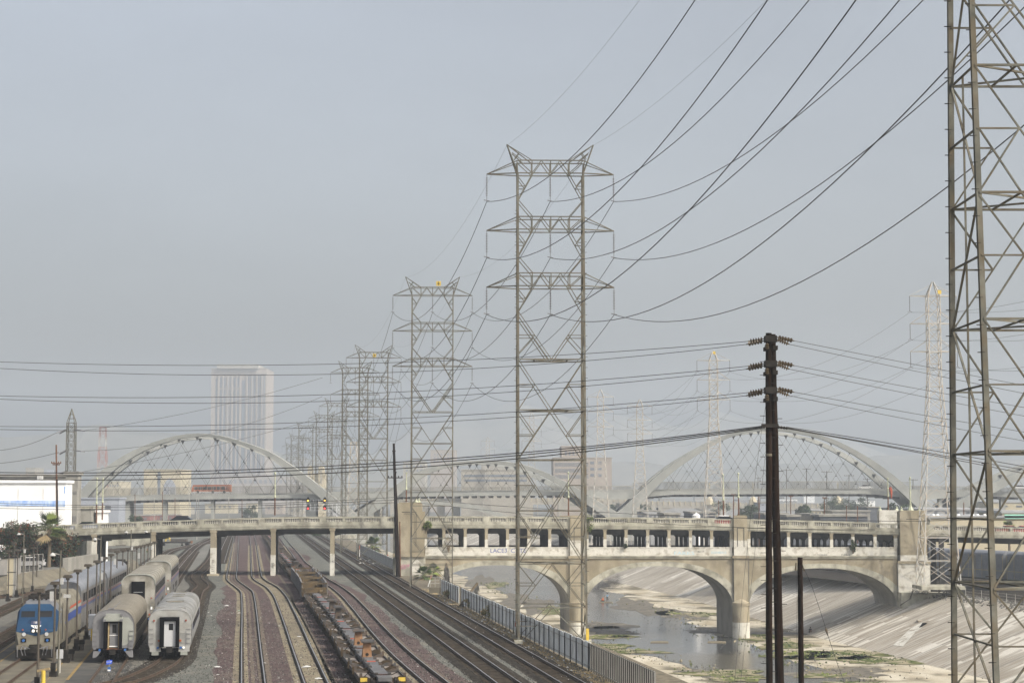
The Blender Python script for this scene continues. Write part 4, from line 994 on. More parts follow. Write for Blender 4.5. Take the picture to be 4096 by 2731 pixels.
for P, dx in ((A1, -3.6), (A2, -3.4), (A3, .6), (A4, .5)):
    L = rib(P, TH if P is not A4 else TH[:6]+[16], VY, 0, 0, -.4); rib(P, TH if P is not A4 else TH[:6]+[16], VY, 26, dx, .4); ribs.append(L)
# V shaped footings
for pts in ([(1352, 2030), (1425, 2052), (1500, 2010), (1480, 2180), (1400, 2180)], [(2410, 2030), (2478, 2052), (2540, 2010), (2570, 2180), (2430, 2180)], [(3700, 2020), (3760, 2060), (3850, 2000), (3840, 2180), (3760, 2180)], [(262, 2010), (310, 1995), (340, 2025), (330, 2180), (262, 2180)]):
    mb = MB(); Q = [XZ(x, y, VY-1) for x, y in pts]; mb.extrude(Q, VY-1.4, VY+30, (0, 0)); mb.build('footing', M['viaduct'], via)
# deck girder, haunched at the supports
DT = [(250, 1996), (400, 1990), (640, 1984), (1000, 1979), (1400, 1973), (2000, 1967), (2400, 1965), (2800, 1962), (3150, 1960), (3450, 1960), (3600, 1962), (3900, 1968), (4096, 1974), (4700, 1995)]
def dt(px):
    for (a, b), (c, d) in zip(DT[:-1], DT[1:]):
        if px <= c: return b+(d-b)*(px-a)/(c-a)
    return DT[-1][1]
def dd(px):     # depth of the fascia in px
    h = 15
    for s in (300, 1400, 2475, 3700): h = max(h, 34-abs(px-s)*.09)
    return h
xs = list(range(250, 4700, 50))
for y0, y1 in ((VY+1.3, VY+2.3), (VY+24, VY+25)):
    mb = MB()
    for a, b in zip(xs[:-1], xs[1:]):
        p0, p1 = D(a, dt(a), VY), D(b, dt(b), VY); q0, q1 = D(a, dt(a)+dd(a), VY), D(b, dt(b)+dd(b), VY)
        mb.add([(p0.x, y0, q0.z), (p1.x, y0, q1.z), (p1.x, y1, q1.z), (p0.x, y1, q0.z), (p0.x, y0, p0.z), (p1.x, y0, p1.z), (p1.x, y1, p1.z), (p0.x, y1, p0.z)],
               [(0, 3, 2, 1), (4, 5, 6, 7), (0, 1, 5, 4), (2, 3, 7, 6)])
    mb.build('edge_girder', M['viaduct'], via)
mb = MB()
for a, b in zip(xs[:-1], xs[1:]):
    p0, p1 = D(a, dt(a), VY), D(b, dt(b), VY)
    mb.add([(p0.x, VY+2.3, p0.z-.5), (p1.x, VY+2.3, p1.z-.5), (p1.x, VY+24, p1.z-.5), (p0.x, VY+24, p0.z-.5), (p0.x, VY+2.3, p0.z-.9), (p1.x, VY+2.3, p1.z-.9), (p1.x, VY+24, p1.z-.9), (p0.x, VY+24, p0.z-.9)], [(0, 1, 2, 3), (7, 6, 5, 4)])
mb.build('deck', M['soffit'], via)
# scalloped cross beams under the deck
for px in range(330, 4100, 34):
    if min(abs(px-s) for s in (1420, 2475, 3720)) < 110: continue
    p = D(px, dt(px)+dd(px), VY); w = 1.0
    mb = MB(); mb.extrude([(p.x-w, p.z+.5), (p.x-w*.6, p.z-.75), (p.x+w*.6, p.z-.75), (p.x+w, p.z+.5)], VY+1.5, VY+24); mb.build('crossbeam', M['soffit'], via)
# parapet and mesh fence
mb = MB(); m2 = MB(); m3 = MB()
for a, b in zip(xs[:-1], xs[1:]):
    if a < 320: continue
    p0, p1 = D(a, dt(a), VY), D(b, dt(b), VY)
    mb.add([(p0.x, VY+1.6, p0.z), (p1.x, VY+1.6, p1.z), (p1.x, VY+1.6, p1.z+.9), (p0.x, VY+1.6, p0.z+.9)], [(0, 1, 2, 3)])
    hi = 3.1 if (a < 1240 or 2500 < a < 3620) else 1.9
    for z in (.55, hi): m2.bar((p0.x, VY+1.5, p0.z+z), (p1.x, VY+1.5, p1.z+z), .10)
    for z in (.55, hi): m2.bar((p0.x, VY+24.5, p0.z+z), (p1.x, VY+24.5, p1.z+z), .10)
    for y in (1.5, 24.5):
        for k in range(2):
            x = p0.x+(p1.x-p0.x)*k/2; m2.bar((x, VY+y, p0.z), (x, VY+y, p0.z+hi), .10)
        for k in range(14):
            x = p0.x+(p1.x-p0.x)*k/14; m3.bar((x, VY+y, p0.z+.5), (x, VY+y, p0.z+hi), .07)
tag(m2.build('fence_rails', M['steel_far'], via), kind='stuff'); tag(m3.build('fence_mesh', M['steel'], via), kind='stuff')
for y in (VY+5.5, VY+20):
    mb = MB()
    for a, b in zip(xs[:-1], xs[1:]):
        p0, p1 = D(a, dt(a), VY), D(b, dt(b), VY)
        mb.add([(p0.x, y, p0.z-.5), (p1.x, y, p1.z-.5), (p1.x, y, p1.z+.65), (p0.x, y, p0.z+.65), (p0.x, y+.3, p0.z-.5), (p1.x, y+.3, p1.z-.5), (p1.x, y+.3, p1.z+.65), (p0.x, y+.3, p0.z+.65)], [(0, 1, 2, 3), (7, 6, 5, 4), (3, 2, 6, 7)])
    mb.build('traffic_barrier', M['viaduct'], via)
# hanger net: crossed cables from rib to deck
def ribz(L, x):
    for a, b in zip(L[:-1], L[1:]):
        if a.x <= x <= b.x: return a.z+(b.z-a.z)*(x-a.x)/max(b.x-a.x, 1e-6)
    return None
for L, lo, hi in ((ribs[0], 350, 1290), (ribs[1], 1600, 2290), (ribs[2], 2600, 3620), (ribs[3], 3990, 4400)):
    for yy, dx, thn in ((1.2, 0, .042), (25.2, (-3.0 if L is not ribs[2] and L is not ribs[3] else .5), .034)):
        x0, x1 = D(lo, 1900, VY).x, D(hi, 1900, VY).x; n = int((x1-x0)/6.2); pitch = (x1-x0)/n
        ca = MB(); nd = MB(); pl_ = MB()
        tops = []
        for i in range(n+1):
            x = x0+pitch*i; zr = ribz(L, x)
            if zr is None: continue
            zr -= 1.35
            px = 2048+x/VY*F; zd = D(px, dt(px), VY).z+.3
            if zr-zd < 1.5: continue
            pl_.add([(x-.8+dx, VY+yy, zr+.6), (x+.8+dx, VY+yy, zr+.6), (x+dx, VY+yy, zr-.9), (x+dx, VY+yy+.15, zr-.2)], [(0, 1, 2), (0, 3, 1), (1, 3, 2), (2, 3, 0)])
            for s in (-1, 1):
                # march down the slanted cable
                k = s*(zr-zd)*.62
                xe = x+k
                e = ribz(L, xe)
                if e is None or e < zd+.8:
                    # clipped by the arch
                    if s*(xe-(x0+x1)/2) > 0: continue
                ca.tube([(x+dx, VY+yy, zr-.6), (xe+dx, VY+yy, zd)], thn, 4, caps=False)
            tops.append((x, zr, zd))
        for a in tops:
            for b in tops:
                if b[0] > a[0]:
                    # right-leaning from a meets left-leaning from b
                    zc = (a[1]-.6+b[1]-.6 - (b[0]-a[0])/.62)/2
                    if zc > a[2]+1 and zc > b[2]+1 and (b[0]-a[0]) in [0] or abs((b[0]-a[0])/pitch-round((b[0]-a[0])/pitch)) < .01:
                        if zc > a[2]+1.5 and int(round((b[0]-a[0])/pitch)) in (1, 2, 3):
                            xc = a[0]+(a[1]-.6-zc)*.62
                            r_ = .27; nd.add([(xc-r_+dx, VY+yy, zc), (xc+dx, VY+yy, zc+r_), (xc+r_+dx, VY+yy, zc), (xc+dx, VY+yy, zc-r_), (xc+dx, VY+yy-.2, zc), (xc+dx, VY+yy+.2, zc)],
                                                 [(0, 4, 1), (1, 4, 2), (2, 4, 3), (3, 4, 0), (1, 5, 0), (2, 5, 1), (3, 5, 2), (0, 5, 3)])
        tag(ca.build('hanger_cables', M['dirt_black'], via), kind='stuff')
        if nd.v: tag(nd.build('cable_clamps', M['dirt_black'], via), kind='stuff')
        tag(pl_.build('anchor_plates', M['dirt_black'], via), kind='stuff')
# approach columns beneath the deck
for px, w, y0 in ((490, 60, 2008), (660, 17, 2002), (851, 13, 1998), (1040, 13, 1994), (1245, 40, 2000), (3760, 14, 1990), (3830, 16, 1990), (3900, 20, 1985), (4010, 18, 1985)):
    a, b = D(px-w/2, y0, VY+3), D(px+w/2, y0, VY+3)
    mb = MB(); mb.box(a.x, b.x, VY+2.4, VY+(10 if w > 30 else 5), -2.8, a.z); mb.build('column', M['viaduct'], via)
# curved bicycle ramp under the middle arch
rp = thing('curved_ramp', 'thin curving concrete ramp that dips away below the middle arch of the viaduct', 'ramp')
pts = [D(x, y, VY-6) for x, y in [(1560, 2060), (1640, 2020), (1700, 2005), (1780, 2003), (1860, 2012), (1940, 2030), (2010, 2055), (2060, 2075)]]
L = smooth_line(pts, 3); mb = MB()
for a, b in zip(L[:-1], L[1:]):
    mb.add([(a.x, a.y, a.z), (b.x, b.y, b.z), (b.x, b.y, b.z-1.6), (a.x, a.y, a.z-1.6), (a.x, a.y+4, a.z), (b.x, b.y+4, b.z), (b.x, b.y+4, b.z-1.6), (a.x, a.y+4, a.z-1.6)], [(0, 3, 2, 1), (4, 5, 6, 7), (0, 1, 5, 4), (3, 7, 6, 2)])
mb.build('ramp_deck', M['viaduct'], rp)
# bus and cars on the viaduct
c0, c1 = D(765, 1970, VY+8), D(922, 1966, VY+8)
bus = thing('city_bus', 'orange articulated city bus crossing the viaduct under the left arch', 'bus', (c0.x, VY+8, c0.z-.2))
Lb = c1.x-c0.x
mb = MB(); mb.extrude([(0, .5), (.1, 1.5), (.35, 2.3), (.6, 2.9), (Lb*.5, 3.0), (Lb, 3.0), (Lb, .5)], 0, 2.6); mb.build('body', M['orange_paint'], bus)
for i in range(7):
    a = .9+i*(Lb-2.6)/7; mb = MB(); mb.box(a, a+(Lb-2.6)/7-.22, -.03, .0, 1.25, 2.35); mb.build('window', M['glass'], bus)
mb = MB(); mb.box(.5, Lb-.3, -.05, -.001, .45, .62); mb.build('skirt', M['white'], bus)
for x in (2.2, Lb*.55, Lb-2.2):
    mb = MB(); mb.tube([(x, -.06, .5), (x, .3, .5)], .5, 12); mb.build('wheel', M['black'], bus)
p = D(3460, 1962, VY+7); car('parked_car', 'white car driving on the viaduct under the right arch', (p.x, p.y, p.z+.3), 0, 'car_white', 5.2, 1.9)
p = D(4078, 1964, VY+7); car('parked_car', 'white car on the viaduct at the right edge of the picture', (p.x, p.y, p.z+.3), 0, 'car_white', 5.4, 1.9)
# ================================================================= TRANSMISSION TOWERS, POLES, WIRES
HW = 2.82                                   # half width between the legs
def hd(z): return max(.75, 3.0-.058*z)      # half depth
LV = [0, 3.0, 6.6, 11.0, 15.3, 19.5, 23.8, 27.9, 30.1, 31.2, 32.7, 35.0, 36.1, 37.6, 39.9]
ARMS = [(30.1, 31.2), (35.0, 36.1), (39.9, 41.0)]
def make_tower(raise_=0.0, m='steel', lw=.20, bw=.085, label='', ins=True, detail=True):
    t = thing('transmission_tower', label, 'power pylon')
    dz = raise_
    def P(s, f, z, k=1.0): return Vector((s*HW*k, f*hd(z), z+dz))
    for s in (-1, 1):
        for f in (-1, 1):
            mb = MB()
            pts = [Vector((s*HW*1.02, f*hd(-dz), 0))] if dz else []
            pts += [P(s, f, z) for z in (0, 11.0, 23.8, 39.9)]
            for a, b in zip(pts[:-1], pts[1:]):
                (mb.angle if detail else mb.bar)(a, b, lw)
            mb.build('leg', M[m], t)
    br = MB()
    def X(a, b, w=bw): br.bar(a, b, w, w*.8)
    lv = LV
    for f in (-1, 1):
        for z in (3.0, 6.6, 11.0, 15.3, 19.5, 23.8):
            X(P(-1, f, z), P(1, f, z), bw*1.3)
        # lambda panels: centre of the upper level down to the legs at the lower level
        for z1, z0 in ((3.0, 0), (6.6, 3.0), (11.0, 6.6), (19.5, 15.3)):
            c = Vector((0, f*hd(z1), z1+dz))
            for s in (-1, 1):
                e = P(s, f, z0); X(c, e)
                mid = c.lerp(e, .5); X(mid, Vector((s*HW, f*hd(mid.z-dz), mid.z))); X(mid, P(s, f, z0).lerp(P(s, f, z1), .98) if z1 != 3.0 else mid)
        for z1, z0 in ((15.3, 11.0), (23.8, 19.5)):     # V panels
            c = Vector((0, f*hd(z0), z0+dz))
            for s in (-1, 1):
                e = P(s, f, z1); X(c, e); mid = c.lerp(e, .5); X(mid, Vector((s*HW, f*hd(mid.z-dz), mid.z))); X(mid, P(s, f, z0))
        for s in (-1, 1):                       # V from the waist up to the first knees
            c = Vector((0, f*hd(23.8), 23.8+dz)); e = P(s, f, 27.9); X(c, e); X(c+Vector((s*.25, 0, 0)), e+Vector((0, 0, -.4)))
            mid = c.lerp(e, .5); X(mid, Vector((s*HW, f*hd(25.8), mid.z))); X(mid, P(s, f, 24.3))
        for kz, lo in ((27.9, 30.1), (32.7, 35.0), (37.6, 39.9)):
            for s in (-1, 1):
                a = P(s, f, kz); b = Vector((s*1.55, f*hd(lo), lo+dz)); X(a, b); mid = a.lerp(b, .5); X(mid, Vector((s*HW, f*hd(mid.z-dz), mid.z))); X(mid, P(s, f, lo-.3))
        for kz, hi in ((32.7, 31.2), (37.6, 36.1)):
            for s in (-1, 1): X(P(s, f, kz), Vector((s*1.55, f*hd(hi), hi+dz)))
    for s in (-1, 1):                            # side faces
        zz = [0, 3.0, 6.6, 11.0, 15.3, 19.5, 23.8, 27.9, 30.1, 32.7, 35.0, 37.6, 39.9]
        for i in range(len(zz)-1):
            a, b = zz[i], zz[i+1]
            X(P(s, -1, b), P(s, 1, b))
            if i % 2: X(P(s, -1, a), P(s, 1, b)); 
            else: X(P(s, 1, a), P(s, -1, b))
            if i < 6: m_ = P(s, -1, a).lerp(P(s, 1, b), .5) if i % 2 else P(s, 1, a).lerp(P(s, -1, b), .5); X(m_, Vector((s*HW, -hd((a+b)/2), (a+b)/2+dz))); X(m_, Vector((s*HW, hd((a+b)/2), (a+b)/2+dz)))
    if detail:
        for z in (6.6, 11.0, 15.3, 19.5, 23.8):
            X(P(-1, -1, z), P(1, 1, z), bw*1.1); X(P(1, -1, z), P(-1, 1, z), bw*1.1)
            for s in (-1, 1):
                X((s*HW*.5, -hd(z), z+dz), (s*HW*.5, hd(z), z+dz), bw)
        for s in (-1, 1):
            for a, b in ((0, 6.6), (6.6, 15.3), (15.3, 23.8)):
                X((s*HW, 0, a+dz), (s*HW, 0, b+dz), bw*.9)
    tag(br.build('lattice_bracing', M[m], t), kind='stuff')
    for ia, (lo, hi) in enumerate(ARMS):
        mb = MB(); W = 5.48
        def Y(a, b, w=bw): mb.bar(a, b, w, w*.8)
        for f in (-1, 1):
            yl, yh = f*hd(lo), f*hd(hi)
            Y((-HW, yl, lo+dz), (HW, yl, lo+dz), bw*1.3); Y((-HW, yh, hi+dz), (HW, yh, hi+dz), bw*1.3)
            for s in (-1, 1):
                Y((s*HW, yl, lo+dz), (s*W, 0, lo+dz), bw*1.3); Y((s*HW, yh, hi+dz), (s*W, 0, lo+dz))
                Y((s*HW, yl, lo+dz), (s*HW*1.03, yh, hi+dz))
            xs = [-HW, -1.6, -.8, 0, .8, 1.6, HW]
            for i in range(6):
                a = (xs[i], yh, hi+dz) if i % 2 == 0 else (xs[i], yl, lo+dz); b = (xs[i+1], yl, lo+dz) if i % 2 == 0 else (xs[i+1], yh, hi+dz)
                Y(a, b)
            for x in (-1.6, 0, 1.6): Y((x, yl, lo+dz), (x, yh, hi+dz))
            if ia == 2:
                for s in (-1, 1):
                    pk = (s*3.74, 0, 42.5+dz); Y((s*HW, yl, lo+dz), pk, bw*1.2); Y(pk, (s*1.6, yh, hi+dz)); Y((s*3.3, yh*.4, 41.75+dz), (s*2.4, yh*.7, 41.0+dz)); Y((s*3.1, yh*.5, 41.2+dz), (s*2.7, yh*.5, 41.75+dz))
        mb.build('crossarm', M[m], t)
        if ins:
            for x in (-W, 0, W):
                mb = MB(); n = 12
                mb.tube([(x, 0, lo+dz), (x, 0, lo+dz-2.25)], .025, 5)
                for k in range(n): mb.lathe([(.03, 0), (.11, .02), (.03, .09)], x, 0, lo+dz-.35-k*.14, 6)
                mb.bar((x-.25, 0, lo+dz-2.25), (x+.25, 0, lo+dz-2.35), .07); mb.build('insulator_string', M['insul'], t)
    if detail:
        mb = MB()
        for s, f in ((-1, 1), (1, -1), (-1, -1)):
            for k in range(int((36+dz)/.9)):
                z = 1.5+k*.9; y = f*hd(z-dz)
                sx = -1 if (s < 0) else 1
                mb.bar((s*HW, y, z), (s*HW+sx*.24, y, z), .03)
        tag(mb.build('step_bolts', M['dirt_black'], t), kind='stuff')
        for s in (-1, 1):
            for f in (-1, 1):
                mb = MB(); mb.box(s*HW*1.01-.35, s*HW*1.01+.35, f*hd(-dz)-.35, f*hd(-dz)+.35, -.1, .35); mb.build('footing', M['grey_conc'], t)
    return t
T0 = make_tower(2.6, 'steel', .175, .070, 'huge near lattice pylon cut off by the right edge of the picture')
T0.location = (18.17, 62, 0)
T1 = make_tower(0, 'steel', .17, .085, 'tall lattice pylon standing at the grey fence in the middle of the picture')
T1.location = (3.3, 158, 0); T1.rotation_euler = (0, 0, .03)
TT = [(T0, 2.6), (T1, 0)]
far_t = make_tower(0, 'steel', .16, .085, 'second lattice pylon of the row, standing among the dead plants left of the near one', detail=False)
far_t.location = (-10.97, 254, 0); far_t.rotation_euler = (0, 0, .03); TT.append((far_t, 0))
for (x, y, lab) in [(-27.6, 368, 'third lattice pylon of the row, beyond the road bridge above the far palm'),
                    (-35.0, 412, 'lattice pylon with stubby horizontal insulators, left of the third one of the row'),
                    (-53.5, 565, 'faint lattice pylon of the row just in front of the arched viaduct'),
                    (-66, 650, 'fainter lattice pylon of the row with a yellow marker, just beyond the viaduct'),
                    (-83, 745, 'very faint lattice pylon of the row, second beyond the viaduct'),
                    (-101, 870, 'barely visible lattice pylon in the haze, third beyond the viaduct'),
                    (-120, 1010, 'last ghostly lattice pylon of the row, farthest away in the haze')]:
    o = dup(far_t, (x, y, 0), .03, lab); TT.append((o, 0))
    o['group'] = 'lattice pylons in a row along the tracks'
for o in (T0, T1, far_t): o['group'] = 'lattice pylons in a row along the tracks'
# yellow markers with a black cross
def marker(px, py, Y, s, parent, lab=None):
    p = D(px, py, Y); mb = MB(); mb.box(-s, s, -.03, .03, -s, s); o = mb.build('aviation_marker', M['yellow'], None)
    o.parent = parent; o.location = Matrix.Rotation(-parent.rotation_euler.z, 3, 'Z') @ (p-parent.location)
    m2 = MB(); m2.box(-s*.75, s*.75, -.045, -.031, -s*.14, s*.14); m2.box(-s*.14, s*.14, -.05, -.032, -s*.75, s*.75); m2.build('cross_mark', M['black'], o)
    return o
marker(1754, 1134, 253.2, .32, far_t); marker(1498, 1421, 367, .32, TT[3][0])
# slim white masts on the other bank
def make_mast(lab, m='steel_white', ins=True):
    t = thing('lattice_mast', lab, 'power pylon', group='slim lattice masts across the river')
    def hw(z): return .9+max(0, (32.2-z))*.060 if z < 32.2 else .9
    def P(s, f, z): return Vector((s*hw(z), f*hw(z), z))
    for s in (-1, 1):
        for f in (-1, 1):
            mb = MB(); pts = [P(s, f, 0), P(s, f, 32.2), P(s, f, 44.4), Vector((s*.1, f*.1, 46.6))]
            for a, b in zip(pts[:-1], pts[1:]): mb.bar(a, b, .15)
            mb.build('leg', M[m], t)
    zs = [0]
    while zs[-1] < 44: zs.append(zs[-1]+max(1.75, hw(zs[-1])*1.35))
    zs[-1] = 44.4
    mb = MB()
    for a, b in zip(zs[:-1], zs[1:]):
        for q in range(4):
            c = [(-1, -1), (1, -1), (1, 1), (-1, 1)]; (s0, f0), (s1, f1) = c[q], c[(q+1) % 4]
            mb.bar(P(s0, f0, a), P(s1, f1, b), .07); mb.bar(P(s1, f1, a), P(s0, f0, b), .07)
            if b < 12 or int(b*3) % 2: mb.bar(P(s0, f0, b), P(s1, f1, b), .085)
    tag(mb.build('lattice_bracing', M[m], t), kind='stuff')
    for z in (35.8, 40.1, 44.4):
        mb = MB()
        for s in (-1, 1):
            for f in (-1, 1): mb.bar((s*.9, f*.9, z), (s*3.6, 0, z+.02), .11); mb.bar((s*.9 if z < 44 else s*.15, f*.9 if z < 44 else f*.1, z+1.8), (s*3.6, 0, z+.03), .07)
            mb.bar((s*.9, -.9, z), (s*.9, .9, z), .09)
        mb.bar((-.9, -.9, z), (.9, -.9, z), .1); mb.bar((-.9, .9, z), (.9, .9, z), .1)
        mb.build('crossarm', M[m], t)
        if ins:
            for s in (-1, 1):
                mb = MB(); mb.tube([(s*3.6, 0, z), (s*3.6, 0, z-2.3)], .06, 5); mb.bar((s*3.6-.35, 0, z-2.5), (s*3.6, 0, z-2.3), .06); mb.bar((s*3.6+.35, 0, z-2.5), (s*3.6, 0, z-2.3), .06); mb.build('insulator_string', M['insul'], t)
    mb = MB(); mb.box(-3.3, 3.3, -3.3, 3.3, -.4, .12); mb.build('footing', M['grey_conc'], t)
    return t
mA = make_mast('white lattice mast standing close behind  pylon, right of the tan bridge pylon'); mA.location = (65.0, 284, -1.3)
mB = dup(mA, (44.2, 405, -2.3), 0, 'white lattice mast rising beyond the road bridge, left of the twin wooden poles')
mC = dup(mA, (37.3, 540, -2.6), 0, 'lattice mast with horizontal insulators rising from the foot of the viaduct V')
mD = dup(mA, (24.8, 518, -2.6), 0, 'fainter lattice mast left of the one at the viaduct V')
mE = dup(mA, (7.3, 690, -2.6), 0, 'faint lattice mast behind the middle near pylon')
mF = dup(mA, (-12.8, 977, -2.6), 0, 'ghostly small lattice mast above the middle arch of the viaduct')
mD.scale = (1, 1, .965); mC.scale = (1, 1, .93)
for px, py, Y, mm in ((3758, 1168, 282.8, mA), (2857, 1411, 403.8, mB)):
    p = D(px, py, Y); mb = MB(); mb.box(-.28, .28, -.03, .03, -.3, .3); o = mb.build('aviation_marker', M['yellow'], mm); o.location = p-mm.location
# short white mast beyond the bridge in the row, the red and white mast, the dark mast on the left
def small_mast(name, lab, pxc, ytop, ybase, Y, w_top, w_base, mats, arms=(), apex=None, cat='lattice mast'):
    b = D(pxc, ybase, Y); tp = D(pxc, ytop, Y); h = tp.z-b.z; s = F/Y
    t = thing(name, lab, cat, b)
    ap = (ytop and apex) or None
    hs = h if ap is None else D(pxc, apex, Y).z-b.z
    def P(a, f, z): w = (w_base+(w_top-w_base)*min(z/hs, 1))/2/s; return Vector((a*w, f*w, z))
    n = max(6, int(hs/max(1.6, (w_top+w_base)/2/s*1.1)))
    for a in (-1, 1):
        for f in (-1, 1):
            mb = MB(); k = len(mats)
            for i in range(k): mb.bar(P(a, f, hs*i/k), P(a, f, hs*(i+1)/k), .14, mi=i)
            if ap: mb.bar(P(a, f, hs), (0, 0, h), .12, mi=k-1)
            mb.build('leg', [M[q] for q in mats], t)
    mb = MB(); cs = [(-1, -1), (1, -1), (1, 1), (-1, 1)]
    for i in range(n):
        z0, z1 = hs*i/n, hs*(i+1)/n; mi = min(int((i+.5)/n*len(mats)), len(mats)-1)
        for q in range(4):
            c0, c1 = cs[q], cs[(q+1) % 4]; mb.bar(P(*c0, z0), P(*c1, z1), .08, mi=mi); mb.bar(P(*c1, z0), P(*c0, z1), .08, mi=mi); mb.bar(P(*c0, z1), P(*c1, z1), .08, mi=mi)
    if ap:
        for k in (.3, .6):
            for q in range(4):
                c0, c1 = cs[q], cs[(q+1) % 4]; mb.bar(P(*c0, hs).lerp(Vector((0, 0, h)), k), P(*c1, hs).lerp(Vector((0, 0, h)), k), .07)
    tag(mb.build('lattice_bracing', [M[q] for q in mats], t), kind='stuff')
    return t
lm = small_mast('lattice_mast', 'dark lattice mast with a pointed top above the left warehouse roof', 282, 1634, 1905, 372, 31, 33, ['steel'], apex=1691, cat='power pylon')
for py in (1718, 1801, 1884):
    for s in (-1, 1):
        for dy in (-.5, .5):
            mb = MB(); a = D(282+s*17, py, 372); e = D(282+s*50, py+(14 if s < 0 else 4), 372); a = a-lm.location; e = e-lm.location
            mb.tube([(a.x, dy, a.z), (e.x, dy*3, e.z)], .13, 6); mb.build('insulator_string', M['insul'], lm)
small_mast('radio_mast', 'red and white painted lattice mast in the haze left of the arch foot', 407, 1708, 1990, 900, 22, 42, ['steel_white', 'hitch_red', 'steel_white', 'hitch_red', 'steel_white', 'stripe_red'])
small_mast('lattice_mast', 'short white lattice mast between the faint pylons above the bridge railing', 1413, 1768, 2066, 480, 24, 46, ['steel_white'])
# signal gantry with four lit signals
gy = 556
b = D(1354, 2149, gy); gt = thing('signal_gantry', 'aluminium signal gantry with four lit signals reaching left over the tracks', 'signal gantry', (b.x, gy, 0))
gz1, gz0 = D(1354, 2014, gy).z, D(1354, 2041, gy).z
for s in (-1, 1):
    for f in (-1, 1):
        mb = MB(); mb.bar((s*.75, f*.6, 0), (s*.65, f*.6, gz1), .13); mb.build('leg', M['aluminium'], gt)
mb = MB(); n = 9
for i in range(n):
    z0, z1 = gz1*i/n, gz1*(i+1)/n
    for f in (-.6, .6): mb.bar((-.7, f, z0), (.7, f, z1), .08); mb.bar((.7, f, z0), (-.7, f, z1), .08); mb.bar((-.7, f, z1), (.7, f, z1), .08)
xl = D(1225, 2020, gy).x-b.x
for f in (-.6, .6):
    for z in (gz0, gz1, (gz0+gz1)/2): mb.bar((.7, f, z), (xl, f, z), .09)
    for i in range(9):
        x = .7+(xl-.7)*i/8; mb.bar((x, f, gz0), (x, f, gz1), .07)
tag(mb.build('lattice_bracing', M['aluminium'], gt), kind='stuff')
mb = MB()
for x in (1240, 1255, 1275, 1292): xx = D(x, 2000, gy).x-b.x; mb.bar((xx, -.6, gz1), (xx, -.6, D(x, 1998, gy).z), .07)
mb.bar((D(1235, 1998, gy).x-b.x, -.6, D(1235, 1998, gy).z), (D(1300, 1998, gy).x-b.x, -.6, D(1300, 1998, gy).z), .06); mb.build('handrail', M['aluminium'], gt)
for px in (1232, 1299):
    for py, lm_ in ((1998, 'lamp_am'), (2029, 'lamp_red')):
        c = D(px, py, gy-1); x, z = c.x-b.x, c.z
        mb = MB(); mb.extrude([(x-.34, z-.75), (x+.34, z-.75), (x+.5, z), (x+.3, z+.65), (x, z+.85), (x-.3, z+.65), (x-.5, z)], -1.0, -.7); h = mb.build('signal_head', M['black'], gt)
        mb = MB(); mb.tube([(x, -1.10, z-.25), (x, -1.0, z-.25)], .24, 12); mb.build('lamp', M[lm_], h)
mb = MB(); mb.box(-1.2, 5.0, -1.5, 2.0, 0, 1.1); mb.build('gantry_base', M['grey_conc'], gt)

# ---- conductors along the pylon row
def wire_mesh(name, pts, r, lab, m='wire', n=5, group=None, cat='power line'):
    mb = MB(); mb.tube(pts, r, n, caps=False); return tag(mb.build(name, M[m]), lab, cat, group)
def sagged(a, b, sag, n=28): return [Vector(a).lerp(Vector(b), i/n) - Vector((0, 0, 4*sag*(i/n)*(1-i/n))) for i in range(n+1)]
row = [(Vector((18.07+14.4, -34, 0)), 2.6, 0.0)] + [(o.location.copy(), z, .03 if i else 0) for i, (o, z) in enumerate(TT[:4]) ] + [(TT[i][0].location.copy(), 0, .03) for i in (5, 6, 7, 8)]
names = {-1: 'left', 0: 'middle', 1: 'right'}; levels = ['bottom', 'middle', 'top']
for ia, (lo, hi) in enumerate(ARMS):
    for s in (-1, 0, 1):
        pts = []
        for (p, dz, r1), (q, ez, r2) in zip(row[:-1], row[1:]):
            a = Vector((p.x+s*5.48, p.y, lo+dz-2.35)); b_ = Vector((q.x+s*5.48, q.y, lo+ez-2.35)); L = (b_-a).length
            seg = sagged(a, b_, 4.6*(L/97)**1.6, 26); pts += seg if not pts else seg[1:]
        wire_mesh('power_line', pts, .029, 'conductor on the %s of the %s crossarms along the big pylon row' % ({-1: 'left tips', 0: 'centres', 1: 'right tips'}[s], levels[ia]), group='wires of the big pylon row')
for s in (-1, 1):
    pts = []
    for (p, dz, r1), (q, ez, r2) in zip(row[:-1], row[1:]):
        a = Vector((p.x+s*3.74, p.y, 42.45+dz)); b_ = Vector((q.x+s*3.74, q.y, 42.45+ez)); seg = sagged(a, b_, 2.6*((b_-a).length/97)**1.6, 22); pts += seg if not pts else seg[1:]
    wire_mesh('ground_wire', pts, .009, 'thin wire joining the %s peaks of the big pylons' % names[s], n=4, group='wires of the big pylon row')
